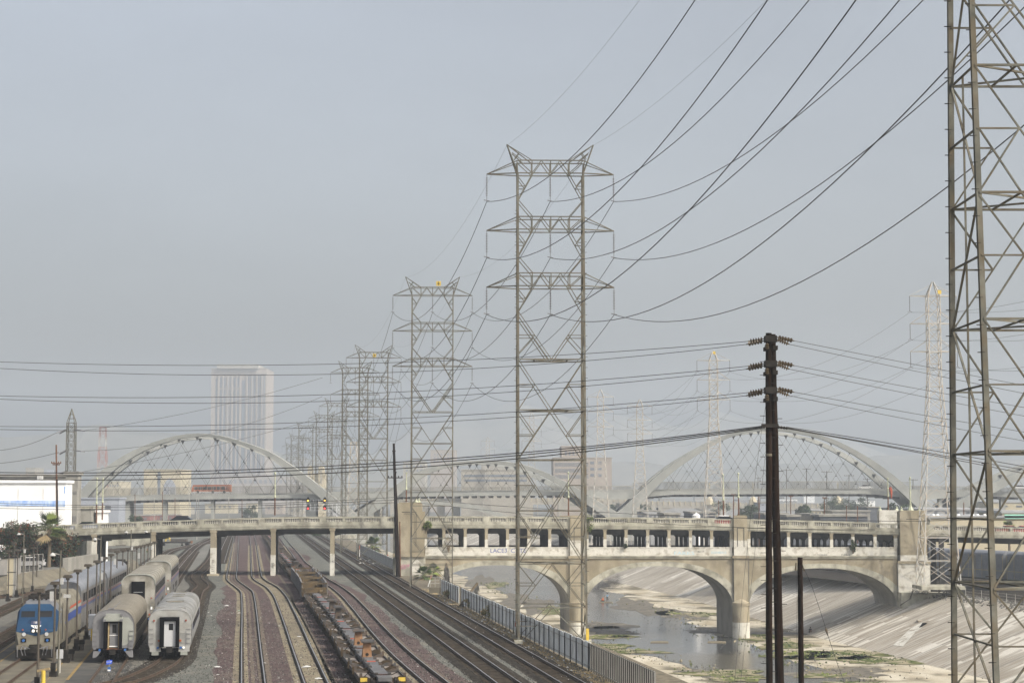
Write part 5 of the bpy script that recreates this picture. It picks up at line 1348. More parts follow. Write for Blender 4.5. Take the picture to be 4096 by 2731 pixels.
# across the river
mr = [Vector((84, 150, 0))] + [o.location.copy() for o in (mA, mB, mD, mE, mF)]
for iz, z in enumerate((35.8, 40.1, 44.4)):
    for s in (-1, 1):
        pts = []
        for p, q in zip(mr[:-1], mr[1:]):
            seg = sagged((p.x+s*3.6, p.y, p.z+z-2.5+(4 if p.y < 200 else 0)), (q.x+s*3.6, q.y, q.z+z*(.965 if q.y == 518 else 1)-2.5), 5.2, 20); pts += seg if not pts else seg[1:]
        wire_mesh('power_line', pts, .020, 'wire hung from the %s end of the %s arms through the slim masts' % (names[s], levels[iz]), group='wires of the slim masts', n=4)
        # a second circuit to the dead-end mast at the viaduct
        seg = sagged((mB.location.x+s*3.6, 405, mB.location.z+z-2.5), (mC.location.x+s*3.6, 540, mC.location.z+z*.93), 5.5, 20)
        wire_mesh('power_line', seg, .018, 'wire from %s end of %s arm on the white mast to the V' % (names[s], levels[iz]), group='wires of the slim masts', n=4)
# ---- twin wooden poles
def wood_pole(name, lab, px0, py0, px1, py1, Y, w0, w1, m='wood', zb=None):
    tp = D(px0, py0, Y); q = D(px1, py1, Y); d = (q-tp); gz = zb if zb is not None else 0
    k = (tp.z-gz)/(tp.z-q.z); base = tp+d*k
    o = thing(name, lab, 'utility pole', (base.x, Y, gz))
    mb = MB(); a = Vector((0, 0, 0)); t_ = tp-base; t_.y = 0
    nn = 12; P = [a.lerp(t_, i/nn)+Vector((R.uniform(-.015, .015), 0, 0)) for i in range(nn+1)]
    mb.tube(P, [(w1+(w0-w1)*i/nn)/2*Y/F for i in range(nn+1)], 12); mb.build('pole', M[m], o, smooth=False)
    return o, base
PY = 98.0
pA, bA = wood_pole('wooden_pole', 'left one of the twin dark wooden poles that carry the insulator clusters', 3074, 1332, 3077, 2731, PY, 24, 27, zb=-.2)
pB, bB = wood_pole('wooden_pole', 'right one of the twin dark wooden poles, the thicker and redder one', 3089, 1337, 3119, 2731, PY+.6, 26, 37, zb=-.2)
mb = MB()
for k in range(26):
    z = 1.5+k*.72; x = (D(3077, 2000, PY).x-bA.x)*(z/20); mb.bar((x-.14, -.02, z), (x-.42, -.02, z), .03); mb.bar((x+.12, -.02, z+.3), (x+.40, -.02, z+.3), .03)
tag(mb.build('step_bolts', M['dirt_black'], pA), kind='stuff')
mb = MB()
for k in range(14):
    z = 2.5+k*1.4; x = (D(3089, 1337, PY).x-bB.x)*(z/21); mb.bar((x+.15, -.02, z), (x+.50, -.02, z), .03)
tag(mb.build('step_bolts', M['dirt_black'], pB), kind='stuff')
def rel(px, py, Y, o): return D(px, py, Y)-o.location
# insulator clusters: skirts along a slanted string
def ins_string(parent, pa, pb, Ya, Yb, r=.13):
    a = rel(*pa, Ya, parent); b_ = rel(*pb, Yb, parent); mb = MB(); mb.tube([a, b_], .035, 6); d = (b_-a)
    for k in range(5):
        c = a+d*(.24+.15*k); u = d.normalized(); mb.tube([c-u*.05, c+u*.0, c+u*.04], [.05, r, .045], 9)
    mb.build('insulator_string', M['insul_br'], parent)
lv_ends = []
for ly, tag_ in ((1357, 0), (1456, 1), (1562, 2)):
    L1 = ((3062, ly-3), (2993, ly+8)); L2 = ((3062, ly+5), (2986, ly+20)); R1 = ((3100, ly-10), (3176, ly+6)); R2 = ((3100, ly-2), (3158, ly+20))
    ins_string(pA, L1[0], L1[1], PY-.1, PY-.3); ins_string(pA, L2[0], L2[1], PY+.1, PY+1.1); ins_string(pB, R1[0], R1[1], PY+.5, PY+1.3); ins_string(pB, R2[0], R2[1], PY-.1, PY-.4)
    c = rel(3075, ly, PY, pA); mb = MB(); mb.box(c.x-.22, c.x+.40, -.32, .32, c.z-.16, c.z+.18); mb.box(c.x-.26, c.x+.0, -.3, .3, c.z-.62, c.z-.42); mb.build('bracket', M['dirt_black'], pA)
    c = rel(3102, ly+32, PY, pB); mb = MB(); mb.box(c.x-.1, c.x+.17, -.3, .3, c.z-.1, c.z+.12); mb.build('bracket', M['dirt_black'], pB)
    for px, k in ((3068, 1), (3072, -1)):
        c = rel(px, ly+14, PY-.3, pA); mb = MB(); mb.lathe([(.05, 0), (.11, .06), (.05, .1), (.11, .16), (.05, .2), (.11, .26), (.04, .32)], c.x, -.35*k, c.z-.35, 8); mb.build('post_insulator', M['insul_br'], pA)
c = rel(3085, 1703, PY, pA); mb = MB(); mb.box(c.x-.55, c.x+.35, -.3, -.16, c.z-.08, c.z+.1); mb.build('crossarm', M['dirt_black'], pA)
mb = MB()
for px in (3120, 3131, 3142, 3152): q = rel(px, 1706+(px-3120)*.12, PY, pB); mb.lathe([(.03, 0), (.09, .05), (.09, .1), (.03, .15)], q.x, -.1, q.z-.08, 8)
mb.build('insulator_string', M['dirt_black'], pB)
c = rel(3075, 1820, PY, pA); mb = MB(); mb.lathe([(.175, 0), (.18, .06), (.175, .13)], c.x, 0, c.z-.05, 12); mb.build('band', M['steel'], pA)
def W3(name, P, Y0, Y1, r, lab, n=40, group='wires carried by the twin wooden poles', m='wire'):   # smooth curve through three or more sighted points
    (x0, y0), (x1, y1), (x2, y2) = P; pts = []
    for i in range(n+1):
        t = i/n; x = x0+(x2-x0)*t
        y = y0*(x-x1)*(x-x2)/((x0-x1)*(x0-x2)) + y1*(x-x0)*(x-x2)/((x1-x0)*(x1-x2)) + y2*(x-x0)*(x-x1)/((x2-x0)*(x2-x1))
        pts.append(D(x, y, Y0+(Y1-Y0)*t))
    return wire_mesh(name, pts, r, lab, m, 5, group)
upper = [('highest', (2993, 1365), (1060, 1460), (0, 1447), PY-.3), ('second highest', (2986, 1377), (1060, 1500), (0, 1473), PY+1.1),
         ('third highest', (2993, 1464), (1000, 1586), (0, 1583), PY-.3), ('fourth highest', (2986, 1476), (1000, 1611), (0, 1596), PY+1.1),
         ('fifth highest', (2993, 1570), (1000, 1696), (0, 1705), PY-.3), ('sixth highest', (2986, 1582), (1000, 1717), (0, 1717), PY+1.1)]
for nm, a, b_, c, Y in upper:
    # carried on past the left edge
    W3('overhead_wire', [a, b_, (c[0], c[1])], Y, 128, .017, nm+' of the six wires running left from the twin poles')
for nm, a, b_, c, Y in [('highest', (3176, 1363), (3724, 1470), (4250, 1570), PY+1.3), ('second highest', (3158, 1377), (3724, 1497), (4250, 1604), PY-.4),
                        ('third highest', (3176, 1462), (3724, 1564), (4250, 1655), PY+1.3), ('fourth highest', (3158, 1476), (3724, 1592), (4250, 1692), PY-.4),
                        ('fifth highest', (3176, 1568), (3724, 1665), (4250, 1752), PY+1.3), ('sixth highest', (3158, 1582), (3724, 1694), (4250, 1790), PY-.4)]:
    W3('overhead_wire', [a, b_, c], Y, 112, .015, nm+' of the six wires running right from the twin poles')
for nm, a, b_, c in [('top', (3060, 1702), (1500, 1853), (0, 1889)), ('middle', (3060, 1706), (1500, 1864), (0, 1899)), ('bottom', (3060, 1710), (1500, 1880), (0, 1916))]:
    W3('cable', [a, b_, c], PY, 120, .028, nm+' one of three thick cables running left from the twin poles')
for nm, a, b_, c in [('top', (3150, 1708), (3724, 1800), (4250, 1893)), ('middle', (3150, 1711), (3724, 1813), (4250, 1906)), ('bottom', (3150, 1714), (3724, 1819), (4250, 1925))]:
    W3('cable', [a, b_, c], PY, 112, .022, nm+' one of three thick cables running right from the twin poles')
for nm, a, b_, c in [('upper', (0, 2012), (900, 2017), (1578, 1988)), ('middle', (0, 2020), (900, 2024), (1578, 1998)), ('lower', (0, 2032), (900, 2034), (1578, 2009))]:
    W3('cable', [a, b_, c], 250, 285, .035, nm+' one of three low cables above the bridge railing left of the leaning pole', group='cables of the leaning pole')
for nm, a, b_, c in [('upper', (1592, 1990), (2450, 2050), (3500, 2082)), ('lower', (1592, 2000), (2450, 2082), (3500, 2118))]:
    W3('cable', [a, b_, c], 285, 210, .03, nm+' one of two low cables crossing in front of the bridge balustrade', group='cables of the leaning pole')
W3('cable', [(3500, 2082), (3800, 2080), (4150, 2062)], 210, 200, .03, 'continuing cable across the tan pylon toward the right edge', group='cables of the leaning pole')
for nm, a, b_, c in [('upper', (0, 1800), (120, 1775), (235, 1725)), ('lower', (0, 1852), (110, 1837), (235, 1808))]:
    W3('overhead_wire', [a, b_, c], 372, 371, .045, nm+' wire from the left edge to the dark pointed mast', group='wires of the dark pointed mast')
for nm, a, b_, c in [('upper', (330, 1722), (800, 1640), (1290, 1510)), ('middle', (330, 1803), (800, 1745), (1290, 1585)), ('lower', (330, 1886), (800, 1795), (1290, 1668))]:
    W3('overhead_wire', [a, b_, c], 372, 410, .04, nm+' wire rising right from the dark pointed mast to the big pylons', group='wires of the dark pointed mast')
# short pole with guy wire
pC, bC = wood_pole('wooden_pole', 'short dark pole with a slack guy wire, right of the twin poles', 3200, 2229, 3205, 2731, PY+2, 20, 24, zb=-.2)
mb = MB(); 
a = rel(3206, 2250, PY+2, pC); pts = [a, rel(3250, 2350, 99, pC), rel(3306, 2521, 97, pC), rel(3345, 2640, 95, pC), rel(3400, 2790, 92, pC)]
mb.tube(smooth_line(pts, 1), .012, 5); mb.build('guy_wire', M['wire'], pC)
mb = MB(); q0, q1 = rel(3302, 2508, 97.2, pC), rel(3312, 2542, 96.8, pC); mb.tube([q0, q0.lerp(q1, .3), q0.lerp(q1, .7), q1], [.02, .07, .05, .02], 8); mb.tube([a, a+Vector((.15, 0, -.45))], [.03, .05], 6); mb.tube([a+Vector((-.3, 0, 0)), a+Vector((-.33, 0, -.4))], [.03, .045], 6)
mb.build('strain_insulator', M['insul_br'], pC)
mb = MB(); mb.tube([rel(3188, 2250, PY+2, pC), rel(3187, 2731, PY+2, pC)], .008, 4); mb.build('down_wire', M['wire'], pC)
for nm, P in (('left', [(3066, 1600), (3010, 2000), (2938, 2731)]), ('right', [(3060, 1830), (3020, 2200), (2962, 2731)])):
    W3('guy_wire', P, PY, 86, .009, nm+' of two thin guy wires slanting down left of the twin poles')
# utility poles
def upole(lab, px0, py0, px1, py1, Y, w0, w1, arms=(), m='wood_grey', zb=None):
    o, base = wood_pole('utility_pole', lab, px0, py0, px1, py1, Y, w0, w1, m, zb)
    for (px, py, half) in arms:
        c = rel(px, py, Y, o); mb = MB(); w = half*Y/F; mb.bar((c.x-w, -.2, c.z), (c.x+w, -.2, c.z), .14)
        for k in (-.9, -.45, .45, .9): mb.lathe([(.05, 0), (.10, .1), (.05, .25)], c.x+w*k, -.2, c.z+.06, 6)
        mb.build('crossarm', M[m], o)
    return o
upole('leaning dark utility pole in front of the left tan bridge pylon', 1575, 1773, 1592, 2296, 286, 9, 20, [(1576, 1808, 5), (1581, 1910, 30), (1580, 1893, 5)], 'wood', 0)
upole('thin short pole standing beside the leaning utility pole', 1599, 2085, 1601, 2300, 287, 5, 6, [], 'rust', 0)
upole('tall utility pole in front of the white warehouse', 225, 1778, 227, 2060, 300, 6, 9, [(226, 1852, 20), (226, 1858, 14)], 'rust', 0)
upole('dark pole section beside the tall warehouse utility pole', 229, 1920, 230, 2060, 299, 5, 8, [], 'wood', 0)
for i, (px, py, Y, w) in enumerate([(3146, 1876, 760, 22), (3226, 1872, 740, 16), (3307, 1883, 720, 22), (3396, 1898, 700, 20), (3470, 1912, 700, 18), (3652, 1915, 690, 18), (3032, 1908, 900, 10)]):
    upole(['first', 'second', 'third', 'fourth', 'fifth', 'sixth', 'faint leftmost'][i]+' crossarmed pole from the left behind the right viaduct arch', px, py, px, 2060, Y, 3, 4, [(px, py+4, w)], 'wood_grey', -2.6)
for i, (px, py, Y) in enumerate([(2934, 1975, 520), (3163, 1982, 470), (3298, 1988, 450), (3386, 2020, 430), (3430, 2022, 430), (2874, 2000, 600), (3036, 1985, 520), (3855, 2008, 420)]):
    upole(['brown', 'slim', 'rusty', 'short', 'stub-like', 'left brown', 'thin', 'reddish right'][i]+' bare pole beyond the bridge railing, number %s from the left' % ['two', 'four', 'five', 'six', 'seven', 'one', 'three', 'eight'][i], px, py, px, 2090, Y, 4, 4, [(px, py+3, 9)] if i < 3 else [], 'rust', -2.6)
for (px, y0, Y), w_ in zip(((540, 1975, 520), (617, 1985, 600), (650, 1966, 500), (700, 1990, 640), (757, 1915, 620), (787, 1965, 540), (795, 1990, 600), (915, 1985, 620), (968, 1998, 640), (1252, 1985, 700), (1175, 2000, 680)),
                          ('leftmost', 'second', 'third and tallest left', 'fourth', 'brown fifth', 'sixth', 'seventh', 'eighth', 'ninth', 'rightmost', 'tenth')):
    upole('%s of the slender poles between the bridge and the left viaduct span' % w_, px, y0, px, 2090, Y, 2.6, 3, [], 'steel_far' if px % 2 else 'rust', 0)['group'] = 'slender poles in the yard beyond the bridge'
# ================================================================= BUILDINGS, HILLS, FAR THINGS
def block(name, lab, cat, px0, px1, ytop, Y, depth, m, roofm=None, wins=None, base=-3.0, rz=0, winm='glass_b', par=.0, group=None):
    """wins: list of (columns, rows, x margin, y0 px, y1 px, frac) laid on the wall facing the camera"""
    a, b = D(px0, ytop, Y), D(px1, ytop, Y); h = a.z-base; w = b.x-a.x
    o = thing(name, lab, cat, (a.x, Y, base), 0, group)
    mb = MB(); mb.box(0, w, 0, depth, 0, h); mb.build('wall', M[m], o)
    mb = MB(); mb.box(-.3, w+.3, -.3, depth+.3, h, h+.5+par); mb.build('roof', M[roofm or m], o)
    for (nc, nr, mx, y0, y1, fx, fy) in (wins or []):
        z1, z0 = D(px0, y0, Y).z-base, D(px0, y1, Y).z-base
        X0, X1 = mx[0]*w, mx[1]*w
        for r in range(nr):
            zb_ = z0+(z1-z0)*(r+.5-fy/2)/nr; zt_ = z0+(z1-z0)*(r+.5+fy/2)/nr
            for c in range(nc):
                x0 = X0+(X1-X0)*(c+.5-fx/2)/nc; x1 = X0+(X1-X0)*(c+.5+fx/2)/nc
                mb = MB(); mb.box(x0, x1, -.12, -.02, zb_, zt_); mb.build('window', M[winm], o)
    return o
# hills
mb = MB(); nx = 90
def hz_(x, s, hmax): return hmax*(.55+.30*math.sin(x*.0011+s)+.22*math.sin(x*.0031+s*2.1)+.10*math.sin(x*.009+s*3.3)+.05*math.sin(x*.027+s))
for (Yh, hm, s, nm, dpt) in ((3900, 215, 0.6, 'hills', 380), (2950, 125, 2.2, 'hills', 300)):
    mb = MB(); xs_ = [-3600+80*i for i in range(91)]; rows = []
    for k in range(9):
        t = k/8; rows.append([(x+R.uniform(-15, 15), Yh+dpt*t, -3+max(4, hz_(x, s, hm)*(1 if x < 500 else max(.42, 1-(x-500)/1800)))*math.sin(t*math.pi/2)*(1+R.uniform(-.05, .05))) for x in xs_])
    for k in range(8):
        for i in range(90): mb.quad(rows[k][i], rows[k][i+1], rows[k+1][i+1], rows[k+1][i])
    tag(mb.build(nm, M['hill'], smooth=True), kind='structure')
# the hazy high-rise
o = block('office_tower', 'tall hazy office tower with pale vertical piers behind the left viaduct arch', 'building', 846, 1066, 1474, 2600, 80, 'pink')
a = D(846, 1474, 2600); w = D(1066, 1474, 2600).x-a.x; H = a.z+3
def tx(px): return D(px, 1500, 2600).x-a.x
def tz(py): return D(900, py, 2600).z+3
mb = MB(); mb.box(tx(870), tx(1035), -6, 60, H, tz(1458)); mb.build('penthouse', M['beige'], o)
for px0, px1, y0, y1, n in ((862, 872, 1515, 1890, 1), (878, 960, 1510, 1890, 6), (992, 1062, 1500, 1890, 9), (965, 985, 1520, 1890, 1)):
    for i in range(n):
        x0 = tx(px0)+(tx(px1)-tx(px0))*(i+.2)/n; x1 = tx(px0)+(tx(px1)-tx(px0))*(i+.75)/n
        mb = MB(); mb.box(x0, x1, -.6, -.05, tz(y1), tz(y0)); mb.build('window_bay', M['glass_b'], o)
mb = MB(); mb.box(tx(874), tx(962), -1.5, -.1, tz(1558), tz(1551)); mb.box(-1, w+1, -1.2, -.1, tz(1496), tz(1492)); mb.build('band', M['pink'], o)
for px in (875, 893, 911, 929, 947, 962, 988, 1008, 1028, 1048):
    mb = MB(); mb.box(tx(px)-.9, tx(px)+.9, -2.2, -.05, 0, tz(1500)); mb.build('pier', M['pink'], o)
block('office_block', 'hazy low block at the foot of the tall office tower', 'building', 900, 1245, 1905, 2400, 60, 'pink', wins=[(16, 1, (.03, .97), 1915, 1935, .5, .7)])
block('office_block', 'pinkish office block with rows of windows right of the middle near pylon', 'building', 2214, 2447, 1832, 1050, 60, 'pink', wins=[(26, 3, (.02, .60), 1845, 1918, .45, .62), (2, 3, (.60, .86), 1838, 1912, .5, .45)])
block('office_block', 'penthouse-like upper block above the pinkish office block', 'building', 2246, 2342, 1786, 1090, 40, 'pink', wins=[(5, 1, (.1, .9), 1800, 1826, .4, .6)])
block('office_block', 'hazy pink block seen inside the legs of the second pylon', 'building', 1722, 1822, 1800, 1900, 50, 'pink', wins=[(6, 3, (.1, .9), 1810, 1850, .4, .5)])
block('office_block', 'lower hazy block left of the second pylon', 'building', 1612, 1700, 1846, 1700, 50, 'beige', wins=[(5, 2, (.1, .9), 1855, 1890, .5, .5)])
block('parking_deck', 'low wide parking deck with dark open floors above the middle arch deck', 'building', 1845, 2120, 1880, 980, 60, 'beige', wins=[(1, 2, (.03, .97), 1893, 1930, .97, .45)])
block('office_block', 'beige block behind the parking deck', 'building', 1925, 2080, 1858, 1350, 40, 'beige')
o = block('arched_building', 'tan building with a tall pointed arch seen through the left viaduct arch', 'building', 576, 721, 1879, 1150, 40, 'cream', wins=[(1, 1, (.38, .46), 1885, 1990, 1, .95)])
def wall_x(px): return D(px, 1900, 1150).x-o.location.x
def wall_z(py): return D(600, py, 1150).z-o.location.z
mb = MB(); mb.extrude([(wall_x(655), wall_z(1990)), (wall_x(656), wall_z(1942)), (wall_x(664), wall_z(1924)), (wall_x(678), wall_z(1910)), (wall_x(694), wall_z(1924)), (wall_x(704), wall_z(1944)), (wall_x(707), wall_z(1990))], -.4, -.1); mb.build('arch_opening', M['bluewall'], o)
o = block('twin_tower_gate', 'cream building with twin rounded towers beside the left viaduct arch', 'building', 1230, 1296, 1898, 1100, 14, 'cream')
for px0, px1 in ((1232, 1250), (1275, 1296)):
    x0, x1 = D(px0, 1900, 1100).x-o.location.x, D(px1, 1900, 1100).x-o.location.x; zt = D(px0, 1872, 1100).z-o.location.z
    mb = MB(); mb.box(x0, x1, -2, 5, 0, zt); mb.extrude([(x0, zt), (x1, zt), (x1-.5, zt+.9), ((x0+x1)/2, zt+1.5), (x0+.5, zt+.9)], -2, 5); mb.build('tower', M['cream'], o)
    mb = MB(); mb.box((x0+x1)/2-.5, (x0+x1)/2+.5, -2.1, -2.0, zt-9, zt-1); mb.build('window', M['beige'], o)
# fourth street style arch bridge far behind
ob = thing('old_arch_bridge', 'long low old arch bridge with many piers seen beneath the viaduct', 'bridge')
OY = 1000
mb = MB()
for x0, x1, y0 in ((1500, 2560, 1992), (2560, 3460, 2004)):
    a, b = D(x0, y0, OY), D(x1, y0+ (16 if x0 > 2000 else 0), OY)
    mb.add([(a.x, OY, a.z-3.3), (b.x, OY, b.z-3.3), (b.x, OY+14, b.z-3.3), (a.x, OY+14, a.z-3.3), (a.x, OY, a.z), (b.x, OY, b.z), (b.x, OY+14, b.z), (a.x, OY+14, a.z)], [(0, 3, 2, 1), (4, 5, 6, 7), (0, 1, 5, 4), (1, 2, 6, 5), (2, 3, 7, 6), (3, 0, 4, 7)])
mb.build('deck', M['beige'], ob)
mb = MB()
for px in range(1510, 3450, 22):
    y0 = 1992 if px < 2560 else 2004+16*(px-2560)/900; p = D(px, y0, OY); mb.box(p.x-.25, p.x+.25, OY-.35, OY-.02, p.z-1.8, p.z+.5)
tag(mb.build('parapet_posts', M['cream'], ob), kind='stuff')
def far_arch(px0, px1, ycr, ysp, ytop):
    a, b = D(px0, ysp, OY).x, D(px1, ysp, OY).x; zc, zs, zt = D(px0, ycr, OY).z, D(px0, ysp, OY).z, D(px0, ytop, OY).z; N = 18; mb = MB()
    xs_ = [(a+b)/2-(b-a)/2*math.cos(math.pi*i/N) for i in range(N+1)]; zz = [zs+(zc-zs)*math.sqrt(max(0, 1-((x-(a+b)/2)/((b-a)/2))**2)) for x in xs_]
    for i in range(N):
        mb.quad((xs_[i], OY+.3, zz[i]), (xs_[i+1], OY+.3, zz[i+1]), (xs_[i+1], OY+.3, zt), (xs_[i], OY+.3, zt))
        mb.quad((xs_[i], OY+.3, zz[i]), (xs_[i], OY+13, zz[i]), (xs_[i+1], OY+13, zz[i+1]), (xs_[i+1], OY+.3, zz[i+1]))
    mb.build('arch', M['beige'], ob)
    for x in (a, b): mb = MB(); mb.box(x-.9, x+.9, OY-.3, OY+13.5, -9, zt); mb.build('pier', M['beige'], ob)
for i in range(10): far_arch(1520+62*i, 1582+62*i-14, 2012, 2040, 2000)
far_arch(2240, 2420, 2024, 2060, 2008); far_arch(2436, 2612, 2024, 2060, 2010)
far_arch(2640, 2828, 2028, 2062, 2012); far_arch(2860, 3046, 2036, 2066, 2016); far_arch(3080, 3250, 2042, 2070, 2020)
for px in (2838, 3012, 3352):
    p = D(px, 2010, OY); mb = MB(); mb.lathe([(2.4, -1), (2.0, 1.5), (.6, 3.5), (.35, 9), (.6, 9.6), (.1, 11)], p.x, OY, p.z, 8); mb.build('lamp_pylon', M['cream'], ob)
# left side: warehouse and neighbours
WY = 335
o = block('warehouse', 'big white warehouse with a faded blue band at the left edge', 'building', -260, 263, 1931, WY, 5, 'white_wall', 'white_wall', base=0)
z1, z0 = D(0, 2001, WY).z, D(0, 2024, WY).z; w = D(263, 1931, WY).x-o.location.x
mb = MB(); mb.box(.0, w, -.04, -.002, z0, z1); mb.build('painted_band', M['blue_band'], o)
mb = MB(); x_ = D(259, 1960, WY).x-o.location.x; mb.box(x_-.1, x_+.12, -.05, -.003, D(0, 1972, WY).z, D(0, 1945, WY).z); mb.build('painted_sign', M['blue_band'], o)
mb = MB()
for px in (72, 172, -40): x_ = D(px, 2000, WY).x-o.location.x; mb.box(x_-.02, x_+.02, -.045, -.003, 1, z0-.05); mb.box(x_-.02, x_+.02, -.045, -.003, z1+.05, D(0, 1955, WY).z)
mb.build('panel_seams', M['greywall'], o)
o = block('concrete_building', 'bare grey concrete building with a flat overhanging roof behind the white warehouse', 'building', -280, 262, 1906, 352, 6, 'greywall', 'greywall', base=0)
mb = MB(); 
for i in range(5): x_ = D(153+5*i, 1908, 352).x-o.location.x; mb.box(x_-.05, x_+.06, -.6, -.3, D(0, 1921, 352).z, D(0, 1900, 352).z)
mb.build('vent_pipes', M['white'], o)
o2 = block('concrete_tower', 'tall rough grey concrete stair tower right of the white warehouse', 'building', 264, 311, 1899, 345, 3, 'greywall', 'greywall', base=0, par=.1)
mb = MB()
for y0, y1 in ((1964, 1975), (2063, 2086)): mb.box(.02, D(308, 1900, 345).x-o2.location.x, -.06, -.003, D(0, y1, 345).z, D(0, y0, 345).z)
mb.build('painted_over_patch', M['mesh_grey'], o2)
mb = MB(); x_ = D(284, 1900, 345).x-o2.location.x; mb.box(x_-.04, x_+.04, -.07, -.003, 1, D(0, 1990, 345).z); mb.build('drain_pipe', M['soffit'], o2)
block('concrete_building', 'low plain concrete annex beside the grey stair tower', 'building', 311, 365, 2034, 348, 10, 'greywall', 'grey_conc', base=0)
block('roof_hut', 'small pale hut with ribbed side behind the pair of lamp posts', 'building', 389, 411, 2049, 350, 5, 'white', 'white', base=0)
block('warehouse', 'blue grey warehouse wall with one dark window under the viaduct end', 'building', 318, 476, 1995, 590, 10, 'bluewall', 'bluewall', wins=[(1, 1, (.66, .80), 2020, 2045, 1, 1)], winm='roof_dark')
block('warehouse', 'distant pale building with small windows behind the viaduct left end', 'building', 400, 480, 1926, 1400, 40, 'cream', wins=[(7, 1, (.1, .95), 1935, 1948, .5, .7)])
block('office_block', 'distant beige block left of the viaduct foot', 'building', 310, 345, 1932, 1500, 40, 'bluewall', wins=[(2, 1, (.2, .8), 1940, 1950, .5, .7)])
block('office_block', 'distant pale block above the warehouse roof at far left', 'building', 103, 140, 1872, 1600, 30, 'beige')
block('office_block', 'distant darker block above the warehouse roof at far left', 'building', 138, 182, 1878, 1650, 30, 'bluewall')
# yard behind the bridge: pale retaining wall and buildings under the viaduct
block('retaining_wall', 'long pale concrete retaining wall beyond the bridge above the yard', 'wall', 262, 620, 2126, 470, 3, 'grey_conc', 'grey_conc', base=0)
block('bridge_abutment', 'pale concrete end wall of the road bridge beside the shrubs', 'wall', 281, 302, 2160, 296, 8, 'grey_conc', 'grey_conc', base=0)
wallbits = [(820, 938, 2015, 2052, 'cream'), (985, 1025, 2012, 2050, 'cream'), (700, 760, 2028, 2056, 'beige'), (590, 700, 2060, 2078, 'brick'), (520, 600, 2062, 2080, 'brick'), (1060, 1130, 2020, 2055, 'pink'), (1150, 1210, 2030, 2056, 'beige')]
for i, (x0, x1, y0, y1, m) in enumerate(wallbits):
    block('warehouse', ['cream', 'small cream', 'beige', 'brick red', 'low brick red', 'pink', 'narrow beige'][i]+' low building seen under the left viaduct span', 'building', x0, x1, y0, 89487/(y1-1990), 20, m, 'greywall', base=0, wins=[(max(2, int((x1-x0)/22)), 1, (.08, .92), y0+5, y0+18, .45, .7)], winm='roof_dark')
# roofs spreading beyond the bridge on the right
specs = [(2480, 2560, 2016, 820, 'beige'), (2500, 2640, 2046, 700, 'roof_dark'), (2590, 2650, 2056, 560, 'roof_pale'), (2700, 2760, 2020, 1300, 'white'), (2660, 2720, 2058, 520, 'greywall'), (2765, 2860, 2052, 560, 'roof_dark'),
         (2950, 3040, 2000, 1500, 'roof_pale'), (3040, 3080, 2012, 900, 'bluewall'), (3060, 3150, 2058, 520, 'roof_dark'), (3080, 3190, 1996, 1600, 'white'), (3150, 3200, 2066, 430, 'roof_dark'), (3190, 2600, 2006, 1350, 'roof_pale'),
         (3240, 3290, 2042, 620, 'cream'), (3245, 3285, 2062, 450, 'beige'), (2600, 3420, 2014, 1100, 'roof_pale'), (3330, 3480, 2046, 620, 'greywall'), (3280, 3470, 2065, 440, 'roof_dark'), (3420, 3500, 2002, 1400, 'white'),
         (2860, 2930, 1992, 1700, 'roof_pale'), (2560, 2600, 1996, 1750, 'pink'), (3470, 3520, 2030, 700, 'roof_dark'), (3340, 3372, 1988, 1900, 'orange_wall'), (3000, 3030, 1986, 2100, 'white'), (2640, 2700, 1994, 1900, 'beige'),
         (3122, 3172, 1984, 2300, 'roof_pale'), (3215, 3258, 1982, 2400, 'white'), (2780, 2850, 1990, 2200, 'beige')]
M['orange_wall'] = M['cream']
words = ['far left', 'dark long', 'small pale', 'white', 'small grey', 'dark arched-end', 'wide pale', 'slate blue', 'dark low', 'wide white', 'dark narrow', 'broad pale', 'cream', 'small beige', 'long pale', 'long grey', 'long dark', 'white cubic', 'pale distant', 'pinkish', 'dark small', 'tan gabled', 'tiny white', 'tiny beige', 'faint pale', 'faint white', 'faint beige']
places = ['beside the viaduct V', 'just right of the viaduct V', 'close behind the balustrade right of the V', 'behind the old arch bridge', 'right behind the balustrade near the storage tank', 'under the old arch bridge', 'left of the twin poles', 'directly left of the twin poles', 'behind the twin poles', 'far behind the twin poles', 'right beside the twin poles', 'in the middle distance right of the twin poles',
          'with a chimney-like lamp in front', 'just above the balustrade right of the poles', 'in the roofscape under the right arch', 'with round roof vents under the right arch', 'just above the balustrade left of the white pylon', 'left of the orange windsock', 'far beyond the storage tank', 'far beyond the viaduct V', 'left of the white pylon', 'under the right viaduct arch', 'at the horizon left of the poles', 'at the horizon above the tank', 'at the horizon right of the poles', 'at the horizon under the right arch', 'at the horizon right of the V']
for (x0, x1, y0, Y, m), wd, pl_ in zip(specs, words, places):
    block('warehouse', '%s flat roofed building %s' % (wd, pl_), 'building', x0, x1, y0, Y, 24, m, 'roof_pale' if m in ('roof_pale', 'white', 'cream') else 'greywall', wins=[(max(2, int((x1-x0)/16)), 1, (.05, .95), y0+4, y0+4+6000/Y, .5, .6)], winm='roof_dark', group='flat roofed buildings beyond the bridge')
p = D(2785, 2068, 480); tk = thing('storage_tank', 'small round white tank just above the bridge balustrade', 'tank', (p.x, 480, -2.6)); mb = MB(); r_ = 16*480/F; hh = D(2785, 2061, 480).z+2.6; mb.lathe([(r_, 0), (r_, hh), (r_*.6, hh+.45), (.05, hh+.6)], 0, 0, 0, 18); mb.build('tank_body', M['white'], tk); mb = MB(); mb.lathe([(.2, 0), (.2, .3)], 0, 0, hh+.5, 8); mb.build('vent', M['white'], tk)
